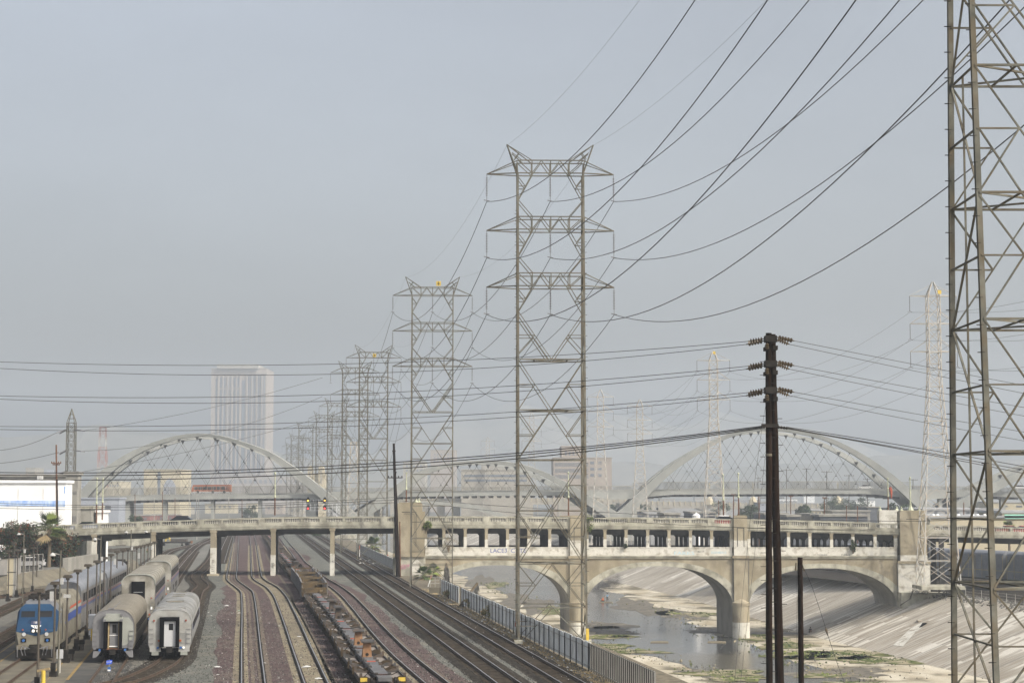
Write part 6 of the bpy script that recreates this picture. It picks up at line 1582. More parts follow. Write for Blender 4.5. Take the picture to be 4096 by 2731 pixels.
# right: cream market building with vents, roofs, teal sign
o = block('market_building', 'long cream building with pale roof and round vents behind the near pylon', 'building', 3720, 4400, 2071, 400, 40, 'cream', 'roof_pale', base=-2.6)
for i, px in enumerate((3748, 3765, 3849, 3906, 3927, 3955)):
    c = D(px, 2066, 398); mb = MB(); mb.lathe([(.10, -.9), (.14, 0), (.34, .12), (.40, .35), (.30, .6), (.05, .7)], c.x-o.location.x, 1.5, c.z-o.location.z-.1, 10); mb.build('roof_vent', M['white'], o)
a, b = D(4022, 2058, 399), D(4096, 2072, 399); mb = MB(); mb.box(a.x-o.location.x, b.x-o.location.x+12, -.3, -.1, b.z-o.location.z-.1, a.z-o.location.z+.1); mb.build('sign_panel', M['teal'], o)
mb = MB(); c = D(4045, 2077, 399); mb.box(c.x-o.location.x-.6, c.x-o.location.x+.8, -.15, -.02, c.z-o.location.z-.25, c.z-o.location.z+.3); mb.build('window', M['glass'], o)
block('market_building', 'raised cream block with teal panel at the right edge', 'building', 4008, 4400, 2051, 405, 20, 'cream', 'roof_pale', base=-2.6)
block('warehouse', 'pale grey roofed shed under the viaduct end, behind the white lattice mast', 'building', 3690, 4010, 2040, 520, 60, 'roof_pale', 'roof_pale', wins=[(6, 1, (.1, .9), 2045, 2055, .3, .7)], winm='roof_dark')
block('warehouse', 'cream shed below the viaduct at the right edge', 'building', 3960, 4250, 2010, 760, 40, 'cream', 'roof_pale', wins=[(4, 1, (.1, .9), 2018, 2030, .4, .6)], winm='roof_dark')
# ================================================================= TRAINS
def mirror(P): return P + [(-x, z) for x, z in reversed(P)]
def coach(name, lab, loc, rz, W=3.15, H=3.9, L=26, zb=.95, eave=2.95, side='coach_silver', roofm='coach_roof', endm='coach_plain', flat=.55, cat='railway coach', end=True):
    o = thing(name, lab, cat, loc, rz)
    w = W/2
    body = mirror([(w*.93, zb), (w, zb+.5), (w, eave)])
    mb = MB(); mb.extrude([(x, z) for x, z in body], .0, L, caps=False); mb.build('body', M[side], o)
    n = 9; arc = [(w*math.cos(math.pi*.5*i/n)**flat if i < n else 0, eave+(H-eave)*math.sin(math.pi*.5*i/n)) for i in range(n+1)]
    ring = [(x, z) for x, z in arc] + [(-x, z) for x, z in reversed(arc[:-1])]
    mb = MB()
    for i in range(len(ring)-1):
        (x0, z0), (x1, z1) = ring[i], ring[i+1]
        ys = [-.03, .7, L*.33, L*.66, L-.7, L+.03]; dz = [.10, 0, 0, 0, 0, .10]
        for k in range(5):
            f = lambda x, z, q: (x*(1-.03*(dz[q] > 0)), ys[q], z-(dz[q] if z > eave+.05 else 0))
            mb.quad(f(x0, z0, k), f(x1, z1, k), f(x1, z1, k+1), f(x0, z0, k+1))
    mb.build('roof', M[roofm], o, smooth=True)
    outline = [(x*.985, z-.06) for x, z in ring] + [(-w*.99, zb+.5), (-w*.92, zb), (w*.92, zb), (w*.99, zb+.5)]
    for y, rev in ((.0, False), (L, True)):
        mb = MB(); idx = tuple(range(len(outline))); mb.add([(x, y, z) for x, z in outline], [idx if rev else idx[::-1]])
        mb.build('end_wall', M[endm], o)
    mb = MB()
    for x in (-w*.86, w*.86):
        for z in (1.3, 1.65, 2.0, 2.35): mb.bar((x-.16, -.06, z), (x+.16, -.06, z), .03)
        mb.bar((x-.18, -.05, 1.1), (x-.18, -.05, 2.2), .03)
    tag(mb.build('grab_irons', M['coach_grey'], o), kind='stuff')
    for yy in (3.2, L-3.2):          # trucks
        mb = MB()
        for s in (-1, 1):
            mb.box(s*1.15-.08, s*1.15+.08, yy-1.6, yy+1.6, .45, .85); mb.box(s*1.15-.14, s*1.15+.14, yy-.5, yy+.5, .3, .9)
        mb.box(-1.0, 1.0, yy-.3, yy+.3, .5, .85); tr = mb.build('truck', M['dirt_black'], o)
        for y2 in (yy-1.25, yy+1.25):
            mb = MB(); mb.cyl_x(-.72, y2, .62, .44, .12, 14); mb.cyl_x(.72, y2, .62, .44, .12, 14); mb.cyl_x(0, y2, .62, .09, 2.2, 8); mb.build('wheelset', M['dirt_black'], tr)
    mb = MB(); mb.box(-.13, .13, -.75, .1, .75, 1.0); mb.box(-.22, .22, -.95, -.6, .68, 1.08); mb.build('coupler', M['dirt_black'], o)
    mb = MB(); mb.box(-w*.8, w*.8, 5.5, L-5.5, .55, zb+.02); mb.box(-.9, .9, .3, 5.4, .8, zb+.02); mb.box(-.9, .9, L-5.4, L-.3, .8, zb+.02); mb.build('underframe', M['dirt_black'], o)
    mb = MB()
    for x in (-.55, -.3, .35, .6): mb.tube([(x, -.05, .95), (x+.04, -.25, .55), (x+.02, -.3, .35)], .035, 5)
    mb.build('brake_hoses', M['black'], o)
    return o
def winrow(o, W, L, z0, z1, y0, y1, n, frac=.7, m='window', blank=()):
    for s in (-1, 1):
        for i in range(n):
            if i in blank: continue
            a = y0+(y1-y0)*(i+.5-frac/2)/n; b = y0+(y1-y0)*(i+.5+frac/2)/n
            mb = MB(); x = s*(W/2); mb.box(min(x, x+s*.02), max(x, x+s*.02), a, b, z0, z1); mb.build('window', M[m], o)
def band(o, name, m, W, z0, z1, y0, y1, t=.012):
    for s in (-1, 1):
        x = s*W/2; mb = MB(); mb.box(min(x, x+s*t), max(x, x+s*t), y0, y1, z0, z1); mb.build(name, M[m], o)
def lamp(o, name, m, x, y, z, r=.09):
    mb = MB(); mb.tube([(x, y-.06, z), (x, y, z)], r, 12); return mb.build(name, M[m], o)
def diaphragm(o, x0, x1, z0, z1, t=.17, d=.30, doorm='aluminium', door=True):
    mb = MB(); mb.box(x0, x0+t, -d, 0, z0, z1); mb.box(x1-t, x1, -d, 0, z0, z1); mb.box(x0, x1, -d, 0, z1+.001, z1+t); mb.build('gangway_bellows', M['black'], o)
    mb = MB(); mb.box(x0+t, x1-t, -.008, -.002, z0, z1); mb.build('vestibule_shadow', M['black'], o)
    if door:
        mb = MB(); mb.box(x0+t+.08, x1-t-.04, -.05, -.01, z0+.04, z1-.08); dd = mb.build('door', M[doorm], o)
        mb = MB(); mb.box((x0+x1)/2-.06, (x0+x1)/2+.26, -.06, -.051, z0+1.25, z1-.25); mb.build('door_window', M['window'], dd)
# --- silver coach on the right
SC = coach('passenger_coach', 'silver fluted coach with black framed end door and corrugated roof, nearest the gravel', (-25.55, 139.4, 0), RZ+.004, W=3.2, H=3.86, L=26)
diaphragm(SC, -.74, .70, 1.02, 3.0, t=.24)
for x in (-1.12, 1.12): lamp(SC, 'marker_lamp', 'stripe_red', x*1.05, -.01, 2.98, .075)
for x in (-.78, .78): mb = MB(); mb.box(x-.08, x+.08, -.08, -.01, 1.42, 1.57); mb.build('amber_lamp', M['orange'], SC)
for x in (-.86, .82): lamp(SC, 'jumper_socket', 'blue_l', x, -.05, .98, .09)
lamp(SC, 'jumper_socket', 'white', 1.03, -.05, .98, .09)
for x in (-1.06, 1.06):
    mb = MB(); mb.box(x-.26, x+.26, -.04, .02, .42, .68); mb.build('step_plate', M['coach_pale'], SC)
    mb = MB(); mb.box(x-.40, x+.40, -.02, .5, .68, .95); mb.build('step_well', M['coach_plain'], SC)
    mb = MB()
    for k in range(9): mb.box(x-.30, x+.30, -.03, 0, 1.30+k*.09, 1.34+k*.09)
    mb.build('ribbed_panel', M['coach_plain'], SC)
mb = MB(); mb.box(-.95, .95, -.02, .01, 3.32, 3.37); mb.box(-.95, -.90, -.02, .01, 3.1, 3.32); mb.box(.90, .95, -.02, .01, 3.1, 3.32); mb.build('end_moulding', M['coach_plain'], SC)
mb = MB(); mb.box(-1.1, 1.1, .9, 1.4, 3.70, 3.90); mb.box(-1.1, -.8, .85, 1.45, 3.60, 3.94); mb.box(.8, 1.1, .85, 1.45, 3.60, 3.94); mb.build('roof_vent_housing', M['coach_roof'], SC)
for y in (8.6, 9.2, 17, 24): mb = MB(); mb.tube([(1.56*math.cos(a), y, 2.95+.95*math.sin(a)) for a in [math.pi*i/12 for i in range(13)]], .03, 4); mb.build('roof_seam', M['coach_tan'], SC)
mb = MB(); mb.box(-.7, .7, 9.5, 11.2, 3.84, 3.93); mb.box(-.5, .5, 19.5, 20.7, 3.84, 3.95); mb.build('roof_hatch', M['coach_roof'], SC)
band(SC, 'blue_stripe', 'stripe_dk', 3.2, 2.02, 2.55, 3, 24); band(SC, 'letter_board', 'coach_plain', 3.2, 2.72, 2.92, .2, 25.8); winrow(SC, 3.215, 26, 2.1, 2.62, 3.5, 22.5, 11, .72)
# --- patched grey coach in the middle
BC = coach('passenger_coach', 'old coach with patched grey end, open plank framed doorway and brown roof', (-29.35, 137.4, 0), RZ+.012, W=3.05, H=4.0, L=22, zb=1.0, eave=2.9, side='coach_tan', roofm='coach_tan', endm='coach_grey', flat=.7)
mb = MB(); mb.box(-.68, -.44, -.35, 0, 1.05, 3.02); mb.box(.44, .66, -.35, 0, 1.05, 3.02); mb.build('gangway_bellows', M['black'], BC)
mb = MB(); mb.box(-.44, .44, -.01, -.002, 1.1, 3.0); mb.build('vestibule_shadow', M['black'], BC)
mb = MB(); mb.box(-.24, .34, -.06, -.011, 1.15, 2.9); dd = mb.build('door', M['coach_grey'], BC)
mb = MB(); mb.box(-.06, .24, -.07, -.061, 2.2, 2.82); mb.build('door_window', M['window'], dd)
mb = MB(); mb.box(-.38, -.27, -.12, -.01, 1.1, 2.95); mb.box(.36, .42, -.12, -.01, 1.1, 2.95); mb.build('timber_jamb', M['straw'], BC)
mb = MB(); mb.box(-.3, .34, -.1, -.06, 2.02, 2.06); mb.box(-.3, .34, -.1, -.06, 1.2, 1.27); mb.build('door_rail', M['white'], BC)
mb = MB(); mb.extrude([(-.65, 3.08), (.65, 3.08), (.68, 3.3), (.55, 3.62), (-.55, 3.62), (-.68, 3.3)], -.42, .05); mb.build('hood', M['coach_pale'], BC)
mb = MB(); 
for x in (-.62, .62):
    for z in (3.15, 3.55): mb.box(x-.10, x+.10, -.50, -.35, z-.08, z+.08)
mb.build('hood_brackets', M['coach_grey'], BC)
mb = MB(); P = [(.60, 3.35), (1.10, 3.32), (1.40, 2.95), (1.47, 2.2), (1.40, 1.75), (1.25, 1.62), (1.0, 1.36), (.80, 1.30), (.60, 1.28)]; mb.extrude(P, -.012, -.002); mb.build('primer_patch', M['coach_pale'], BC)
mb = MB(); P = [(-.60, 3.35), (-1.05, 3.35), (-1.36, 3.0), (-1.45, 2.4), (-1.47, 1.2), (-.65, 1.2)]; mb.extrude(P[::-1], -.012, -.002); mb.build('primer_patch', M['coach_grey'], BC)
for x in (-.95, .88): lamp(BC, 'jumper_socket', 'blue_l', x, -.12, .98, .09); mb = MB(); mb.box(x-.24, x+.24, -.08, 0, .85, 1.1); mb.build('socket_box', M['black'], BC)
for s in (-1, 1): mb = MB(); mb.extrude([(s*.85, .9), (s*1.4, .9), (s*1.45, .42), (s*1.2, .45), (s*1.05, .6)][::s], -.15, .7); mb.build('step_well', M['coach_grey'], BC)
mb = MB(); mb.box(-.65, .65, -.2, .02, 1.0, 1.1); mb.build('buffer_beam', M['rust'], BC)
winrow(BC, 3.06, 22, 2.05, 2.65, 2.5, 20, 12, .55)
mb = MB(); mb.box(-.02, .02, 0, 8, 4.0, 4.03); mb.box(-.4, .02, -.02, .05, 3.93, 4.02); mb.build('roof_seam', M['coach_grey'], BC)
# --- two tall coaches
def superliner(lab, loc, rz, side='superliner', roofm='super_roof', endm='super_dirty', L=25.9, front=True):
    o = coach('double_deck_coach', lab, loc, rz, W=3.1, H=4.93, L=L, zb=.75, eave=4.05, side=side, roofm=roofm, endm=endm, flat=.45)
    winrow(o, 3.105, L, 3.05, 3.78, 1.6, L-1.6, 9, .74); winrow(o, 3.105, L, 1.35, 1.95, 5.5, L-5.5, 6, .45, blank=(2,))
    band(o, 'blue_stripe', 'stripe_dk', 3.1, 2.50, 2.75, .3, L-.3); band(o, 'red_stripe', 'stripe_red', 3.1, 2.78, 2.84, .3, L-.3)
    if front:
        mb = MB(); mb.box(-.62, .62, -.26, 0, 2.35, 4.28); mb.build('gangway_bellows', M['coach_pale'] if endm == 'sl_roof_grey' else M['black'], o)
        mb = MB(); mb.box(-.42, .42, -.272, -.262, 2.5, 4.15); dr_ = mb.build('open_doorway', M['black'], o)
        mb = MB(); mb.box(-.42, .42, -.30, -.273, 3.28, 3.31); mb.build('door_bar', M['aluminium'], o)
        for x in (-1.25, 1.22): lamp(o, 'marker_lamp', 'stripe_red', x, -.01, 2.72, .08)
        mb = MB(); mb.box(1.0, 1.16, -.06, -.01, 1.12, 1.28); mb.build('amber_lamp', M['orange'], o)
        mb = MB(); mb.box(.75, 1.5, -.1, 0, .55, .95); mb.build('socket_box', M['black'], o)
        lamp(o, 'jumper_socket', 'blue_l', 1.02, -.12, .8, .08); lamp(o, 'jumper_socket', 'white', 1.28, -.12, .8, .1)
        mb = MB(); mb.box(1.08, 1.45, -.12, -.1, .48, .60); mb.build('step_plate', M['white'], o)
        mb = MB(); mb.box(1.12, 1.32, -.012, -.002, 1.65, 1.95); mb.build('number_plate', M['white'], o)
        for y in (3.5, 7, 10.5, 14, 17.5, 21, 24): mb = MB(); mb.tube([(1.55*abs(math.cos(a))**.45*(1 if math.cos(a) > 0 else -1), y, 4.05+.89*math.sin(a)) for a in [math.pi*i/16 for i in range(17)]], .022, 4); mb.build('roof_seam', M['coach_tan'], o)
        mb = MB(); mb.tube([(1.55*abs(math.cos(a))**.5*(1 if math.cos(a) > 0 else -1), -.02, 4.0+.92*math.sin(a)) for a in [math.pi*i/16 for i in range(17)]], .05, 5); mb.build('roof_edge', M['coach_pale'], o)
    return o
superliner('tall dirty double deck coach with a black open doorway, behind the two low coaches', (-35.1, 175, 0), RZ+.008)
superliner('tall tan roofed double deck coach tucked behind the one with the open doorway', (-40.4, 212, 0), RZ+.004)
# --- the train with the blue nosed locomotive
def locomotive(lab, loc, rz, number=True):
    o = thing('locomotive', lab, 'locomotive', loc, rz)
    W = 3.05; w = W/2; L = 21.0
    # cab shell, nose profile in (y,z); built as rings
    prof = lambda wz: [(-w, wz)]
    # body behind the cab
    outline = [(w, 1.15), (w, 3.35), (w*.86, 4.0), (w*.55, 4.32), (-w*.55, 4.32), (-w*.86, 4.0), (-w, 3.35), (-w, 1.15)]
    mb = MB(); mb.extrude([(x, z) for x, z in outline][::-1], 4.2, L); mb.build('body', M['loco_silver'], o)
    # cab: slanted, chamfered front
    def ring(y, ww, wt, z0, z1, zt): return [(-ww, y, z0), (ww, y, z0), (ww, y, z1), (wt, y, zt), (-wt, y, zt), (-ww, y, z1)]
    rings = [ring(0.0, w*.90, w*.90, 1.2, 2.2, 2.35), ring(.12, w*.99, w*.99, 1.2, 2.2, 2.6)]
    mb = MB()
    F0 = [(-w*.80, .0, 1.15), (w*.80, .0, 1.15), (w*.93, .0, 2.15), (w*.82, 1.05, 3.85), (w*.6, 1.25, 4.12), (-w*.6, 1.25, 4.12), (-w*.82, 1.05, 3.85), (-w*.93, .0, 2.15)]
    B0 = [(-w, .55, 1.15), (w, .55, 1.15), (w, .55, 2.15), (w, 1.75, 3.5), (w*.62, 1.95, 4.30), (-w*.62, 1.95, 4.30), (-w, 1.75, 3.5), (-w, .55, 2.15)]
    C0 = [(-w, 4.2, 1.15), (w, 4.2, 1.15), (w, 4.2, 2.15), (w, 4.2, 3.5), (w*.62, 4.2, 4.34), (-w*.62, 4.2, 4.34), (-w, 4.2, 3.5), (-w, 4.2, 2.15)]
    V = F0+B0+C0
    faces_blue, faces_sil, roofs = [], [], []
    mi = []
    fs = [(0, 1, 2, 7), (7, 2, 3, 6), (6, 3, 4, 5)]; mi += [1, 0, 0]
    for a, b, m_ in ((0, 8, 1), (8, 16, 1)):
        for i in range(8):
            j = (i+1) % 8; fs.append((a+i, b+i, b+j, a+j)); 
            if i in (3, 4, 5): mi.append(2)
            elif i in (2, 6) and a == 0: mi.append(0)
            else: mi.append(1)
    mb = MB(); o_ = len(mb.v); mb.v += V
    for f_, q in zip(fs, mi): mb.f.append(f_); mb.m.append(q)
    mb.build('cab', [M['loco_blue'], M['loco_silver'], M['loco_grey']], o)
    def on_face(x, t, off=.012):    # t 0..1 from chin to brow on the slanted front
        y = 0+1.05*t; z = 2.15+1.70*t; return (x, y-off*.85, z+off*.52)
    def plate(x0, x1, t0, t1, name, m, parent=None, off=.012):
        mb = MB(); a, b, c, d = on_face(x0, t0, off), on_face(x1, t0, off), on_face(x1, t1, off), on_face(x0, t1, off)
        mb.quad(a, b, c, d); return mb.build(name, M[m], parent or o)
    plate(-1.16, -.16, .60, .86, 'windshield', 'glass'); plate(.10, 1.10, .60, .86, 'windshield', 'window')
    mb = MB()
    for x0, x1 in ((-1.22, -.10), (.04, 1.16)):
        for (a, b, t0, t1) in ((x0, x1, .575, .60), (x0, x1, .86, .885), (x0, x0+.06, .60, .86), (x1-.06, x1, .60, .86)):
            p = [on_face(a, t0, .02), on_face(b, t0, .02), on_face(b, t1, .02), on_face(a, t1, .02)]; mb.quad(*p)
    mb.build('window_frames', M['loco_blue'], o)
    plate(-.38, .34, .30, .44, 'number_board', 'stripe_dk')
    mb = MB(); mb.add([(-w*.92, -.012, 2.15), (0, -.012, 1.82), (w*.92, -.012, 2.15)], [(0, 1, 2)]); mb.build('blue_chin', M['loco_blue'], o)
    tilt = math.atan2(1.70, 1.05)
    if number:
        c = on_face(-.02, .37, .03); text('number', '181', .26, M['white'], o, c, rot=(tilt, 0, 0), ext=.004, width=1.15)
        # chevron emblem with converging white lines
        mb = MB()
        mb.quad(on_face(-.38, .26, .02), on_face(.36, .26, .02), on_face(.36, .235, .02), on_face(-.38, .235, .02))
        for (xa0, xa1, xb0, xb1) in ((-.38, -.20, -.08, -.03), (-.14, .00, -.02, .01), (.05, .16, .02, .05), (.22, .36, .06, .12)):
            mb.quad(on_face(xa0, .225, .02), on_face(xa1, .225, .02), on_face(xb1, .10, .02), on_face(xb0, .12, .02))
        mb.build('emblem', M['white'], o)
    # lower front
    for x in (-.17, .17):
        c = on_face(x, .02, .03); mb = MB(); mb.tube([(x, c[1]-.06, c[2]+.0), (x, c[1]+.05, c[2])], .12, 12); h = mb.build('headlamp', M['white'], o)
    mb = MB(); c = on_face(0, .02, .02); mb.box(-.36, .36, c[1]-.02, c[1]+.06, c[2]-.16, c[2]+.16); mb.build('headlamp_bezel', M['dirt_black'], o)
    for x in (-.85, .80): lamp(o, 'ditch_lamp', 'aluminium', x, -.01, 1.95, .14)
    for x in (-.95, .72): lamp(o, 'marker_lamp', 'stripe_red', x, .05, 2.28, .07)
    for x in (-.88, .86):
        mb = MB(); mb.box(x-.2, x+.2, -.03, .01, 1.38, 1.66); mb.build('socket_box', M['black'], o); lamp(o, 'jumper_socket', 'blue_l', x, -.04, 1.5, .10)
    mb = MB(); mb.box(-1.35, 1.35, -.25, .6, .85, 1.15); mb.build('buffer_beam', M['loco_silver'], o)
    mb = MB(); mb.extrude([(-1.35, .2), (1.35, .2), (1.42, .85), (-1.42, .85)], -.45, .5); mb.extrude([(-.45, .85), (.45, .85), (.4, 1.2), (-.4, 1.2)], -.5, 0); mb.build('pilot', M['dirt_black'], o)
    mb = MB(); mb.box(-.16, .16, -1.0, -.3, .75, 1.05); mb.box(-.26, .26, -1.15, -.8, .66, 1.12)
    mb.build('coupler', M['dirt_black'], o)
    mb = MB()
    for x in (-.95, -.7, .65, .9): mb.tube([(x, -.35, 1.0), (x*1.02, -.7, .85), (x*.9, -.6, .45)], .045, 6)
    mb.tube([(-1.25, -.5, .3), (-1.25, -.55, 1.1)], .03, 5); mb.tube([(1.25, -.5, .3), (1.25, -.55, 1.1)], .03, 5); mb.tube([(-.9, -.65, 1.12), (-.3, -.9, .95), (.2, -.9, .9), (1.0, -.65, 1.1)], .035, 5)
    mb.build('hoses', M['insul'], o)
    for s in (-1, 1):
        mb = MB()
        mb.quad((s*(w+.012), 1.9, 3.35), (s*(w+.012), 3.7, 3.35), (s*(w+.012), 3.7, 2.55), (s*(w+.012), 1.35, 2.6)); mb.build('side_window', M['loco_grey'], o)
        mb = MB(); x = s*w; mb.box(min(x, x+s*.02), max(x, x+s*.02), 4.25, 4.6, 1.25, 4.0); mb.build('door_recess', M['black'], o)
        mb = MB(); mb.quad((s*(w+.02), 9.0, 2.9), (s*(w+.02), 20.8, 2.9), (s*(w+.02), 20.8, 2.3), (s*(w+.02), 6.4, 2.3)); mb.build('blue_stripe', M['stripe_blue'], o)
        mb = MB(); mb.quad((s*(w+.02), 10.2, 3.18), (s*(w+.02), 20.8, 3.18), (s*(w+.02), 20.8, 2.92), (s*(w+.02), 9.1, 2.92)); mb.build('white_stripe', M['coach_pale'], o)
        mb = MB(); mb.quad((s*(w+.02), 11.0, 3.40), (s*(w+.02), 20.8, 3.40), (s*(w+.02), 20.8, 3.2), (s*(w+.02), 10.3, 3.2)); mb.build('red_stripe', M['hitch_red'], o)
    mb = MB()
    mb.box(-.9, .9, 4.3, 8.5, 4.30, 4.50); mb.box(-1.15, 1.15, 5.0, 5.5, 4.25, 4.58); mb.box(-1.15, 1.15, 6.4, 7.4, 4.3, 4.62); mb.build('roof_grilles', M['dirt_black'], o)
    mb = MB(); mb.box(-.4, .4, 10, 12.5, 4.3, 4.66); mb.box(-.5, .2, 15, 15.8, 4.3, 4.55); mb.build('exhaust_housing', M['dirt_black'], o)
    mb = MB()
    for x in (-.5, -.2, .1, .45): mb.tube([(x, 2.6, 4.40), (x, 3.3, 4.40)], .07, 6)
    mb.build('air_horns', M['dirt_black'], o)
    mb = MB(); mb.box(-w*.9, w*.9, 7.5, 13.5, .35, 1.15); mb.build('fuel_tank', M['dirt_black'], o)
    for yy in (3.4, 17.2):
        mb = MB()
        for s in (-1, 1): mb.box(s*1.2-.1, s*1.2+.1, yy-1.9, yy+1.9, .5, .95)
        mb.box(-1.1, 1.1, yy-.4, yy+.4, .5, .95); tr = mb.build('truck', M['dirt_black'], o)
        for y2 in (yy-1.35, yy+1.35):
            mb = MB(); mb.cyl_x(-.72, y2, .67, .50, .13, 14); mb.cyl_x(.72, y2, .67, .50, .13, 14); mb.cyl_x(0, y2, .67, .1, 2.2, 8); mb.build('wheelset', M['dirt_black'], tr)
    mb = MB(); mb.box(-w*.98, w*.98, .5, L, .95, 1.16); mb.build('frame', M['loco_silver'], o)
    return o
locomotive('blue nosed silver locomotive numbered 181 standing at the left', (-35.62, 139.6, 0), RZ+.004)
superliner('grey double deck coach with tall ribbed roof coupled directly behind the blue locomotive', (-38.85, 161.2, 0), RZ-.006, roofm='sl_roof_grey', endm='loco_grey', front=False)
superliner('second grey double deck coach of the train, ending beside the rear locomotive', (-42.25, 187.4, 0), RZ-.010, roofm='sl_roof_grey', endm='loco_grey', front=False)
lk = locomotive('rear locomotive with blue roof edge at the far end of the passenger train', (-45.9, 214.2, 0), RZ-.010, number=False)
mb = MB(); mb.extrude([(-1.42, 3.4), (1.42, 3.4), (1.3, 4.1), (.8, 4.55), (-.8, 4.55), (-1.3, 4.1)], 1.2, 2.2); mb.build('dark_brow', M['dirt_black'], lk)
for x in (-.25, .1): lamp(lk, 'headlamp', 'aluminium', x, 1.18, 4.2, .14)

# ---- empty intermodal flatcars
def arc_at(line):
    cum = [0]
    for a, b in zip(line[:-1], line[1:]): cum.append(cum[-1]+(b-a).length)
    def f(s):
        for i in range(len(cum)-1):
            if s <= cum[i+1]: 
                t = (s-cum[i])/(cum[i+1]-cum[i]); p = line[i].lerp(line[i+1], t); d = (line[i+1]-line[i]); return p, math.atan2(d.y, d.x)-math.pi/2
        return line[-1], 0
    return f, cum
fC, cumC = arc_at(tlC)
def s_at_Y(Y):
    for i in range(len(tlC)-1):
        if tlC[i].y <= Y <= tlC[i+1].y: return cumC[i]+(cumC[i+1]-cumC[i])*(Y-tlC[i].y)/(tlC[i+1].y-tlC[i].y)
    return 0
def flatcar(lab, L=19.4, hitch='salmon', hy=None, group='empty flatcars on one track'):
    o = thing('flatcar', lab, 'flatcar', (0, 0, 0), 0, group)
    h = L/2
    mb = MB(); mb.box(-.42, .42, -h, h, .86, 1.10); mb.box(-.30, .30, -h+.4, h-.4, .55, .86); mb.build('center_sill', M['flat_spine'], o)
    ys_ = [-h+1.4, -h+4.6, -h+7.9, 0, h-7.9, h-4.6, h-1.4] if L > 15 else [-h+1, 0, h-1]
    for k, y in enumerate((-h+1.7, -h+6.6, -h+8.4, h-8.4, h-6.6, h-1.7)):
        mb = MB()
        for s in (-1, 1):
            P = [(s*.42, .78), (s*.75, .56), (s*1.42, .52), (s*1.42, 1.02), (s*1.0, 1.02), (s*.75, .88), (s*.42, .98)]
            mb.extrude(P[::-1] if s > 0 else P, y-.06, y+.06)
        mb.box(-.425, .425, y-.055, y+.055, .785, .855)
        cb = mb.build('cross_beam', M['flat_rust'] if k % 2 == 0 else M['flat_steel'], o)
        if k == 0 and 'nearest empty' in lab and 'second' not in lab:
            mb = MB(); mb.box(-1.38, -.96, y-.075, y-.066, .70, .94); mb.box(.96, 1.38, y-.075, y-.066, .70, .94); mb.build('yellow_placard', M['yellow'], cb)
        mb = MB()
        for s in (-1, 1): mb.box(s*1.34-.08, s*1.34+.08, y-.06, y+.12, 1.022, 1.22)
        mb.box(-.5, -.3, y-.1, y+.1, 1.10, 1.24); mb.box(.3, .5, y-.1, y+.1, 1.10, 1.24); mb.build('container_pedestals', M['flat_steel'], o)
        if k in (0, 3):
            mb = MB(); mb.box(-.28, .28, y-.2, y-.02, 1.104, 1.15); mb.build('orange_latch', M['hitch_red'], o)
    for s in (-1, 1):
        for y0, y1 in ((-h+1.8, -h+6.5), (-h+8.5, h-8.5), (h-6.5, h-1.8)):
            mb = MB(); mb.box(min(s*.60, s*1.38), max(s*.60, s*1.38), y0, y1, .74, .80); mb.build('side_platform', M['flat_pale'], o)
            mb = MB(); mb.box(min(s*1.38, s*1.44), max(s*1.38, s*1.44), y0-.1, y1+.1, .68, .93); mb.build('side_sill', M['flat_steel'], o)
    for y in (-h+.3, h-.3):
        mb = MB()
        for s in (-1, 1): mb.box(s*1.0-.09, s*1.0+.09, y-1.3, y+1.3, .42, .72)
        mb.box(-.9, .9, y-.25, y+.25, .45, .70); tr = mb.build('truck', M['dirt_black'], o)
        for y2 in (y-.85, y+.85):
            mb = MB(); mb.cyl_x(-.72, y2, .60, .42, .12, 12); mb.cyl_x(.72, y2, .60, .42, .12, 12); mb.build('wheelset', M['dirt_black'], tr)
    if hitch:
        hm_ = {'salmon': 'hitch_or', 'dark': 'flat_steel'}[hitch]
        mb = MB(); mb.add([(-.30, hy-.05, 1.1), (.30, hy-.05, 1.1), (.26, hy-.02, 2.05), (-.26, hy-.02, 2.05), (-.36, hy+.45, 1.1), (.36, hy+.45, 1.1), (.26, hy+.15, 2.05), (-.26, hy+.15, 2.05)],
                          [(0, 1, 2, 3), (1, 5, 6, 2), (5, 4, 7, 6), (4, 0, 3, 7), (3, 2, 6, 7)]); hc = mb.build('hitch_stand', M[hm_], o)
        mb = MB(); mb.add([(-.42, hy-.35, 2.08), (.42, hy-.35, 2.08), (.45, hy+.45, 2.20), (-.45, hy+.45, 2.20), (-.42, hy-.35, 2.16), (.42, hy-.35, 2.16), (.45, hy+.45, 2.28), (-.45, hy+.45, 2.28)],
                          [(0, 3, 2, 1), (4, 5, 6, 7), (0, 1, 5, 4), (1, 2, 6, 5), (2, 3, 7, 6), (3, 0, 4, 7)]); mb.build('hitch_plate', M['flat_steel'], hc)
        mb = MB(); mb.tube([(0, hy-.07, 1.28), (0, hy-.05, 1.28)], .11, 10); mb.build('kingpin_hole', M['dirt_black'], hc)
    mb = MB()
    mb.tube([(-1.2, -h+1.2, 1.0), (-.9, -h+1.0, 1.35), (-.5, -h+.8, 1.2), (.5, -h+.8, 1.2), (.9, -h+1.0, 1.35), (1.2, -h+1.2, 1.0)], .03, 5)
    mb.build('brake_pipe', M['dirt_black'], o)
    return o
def put(o, Y):
    s = s_at_Y(Y); p, a = fC(s); p2, _ = fC(s+8); p0, _ = fC(s-8); d = p2-p0
    o.location = ((p2.x+p0.x)/2*.5+p.x*.5, p.y, .22); o.rotation_euler = (0, 0, math.atan2(d.y, d.x)-math.pi/2)
far_h, near_h, mid = flatcar('nearest empty flatcar, at the bottom edge, with a salmon hitch stand at its far end', hy=9.7-4.9), None, None
put(far_h, 122.4)
near_h = flatcar('second nearest empty flatcar, with the upper one of two salmon hitch stands', hy=-9.7+4.6); put(near_h, 142.3)
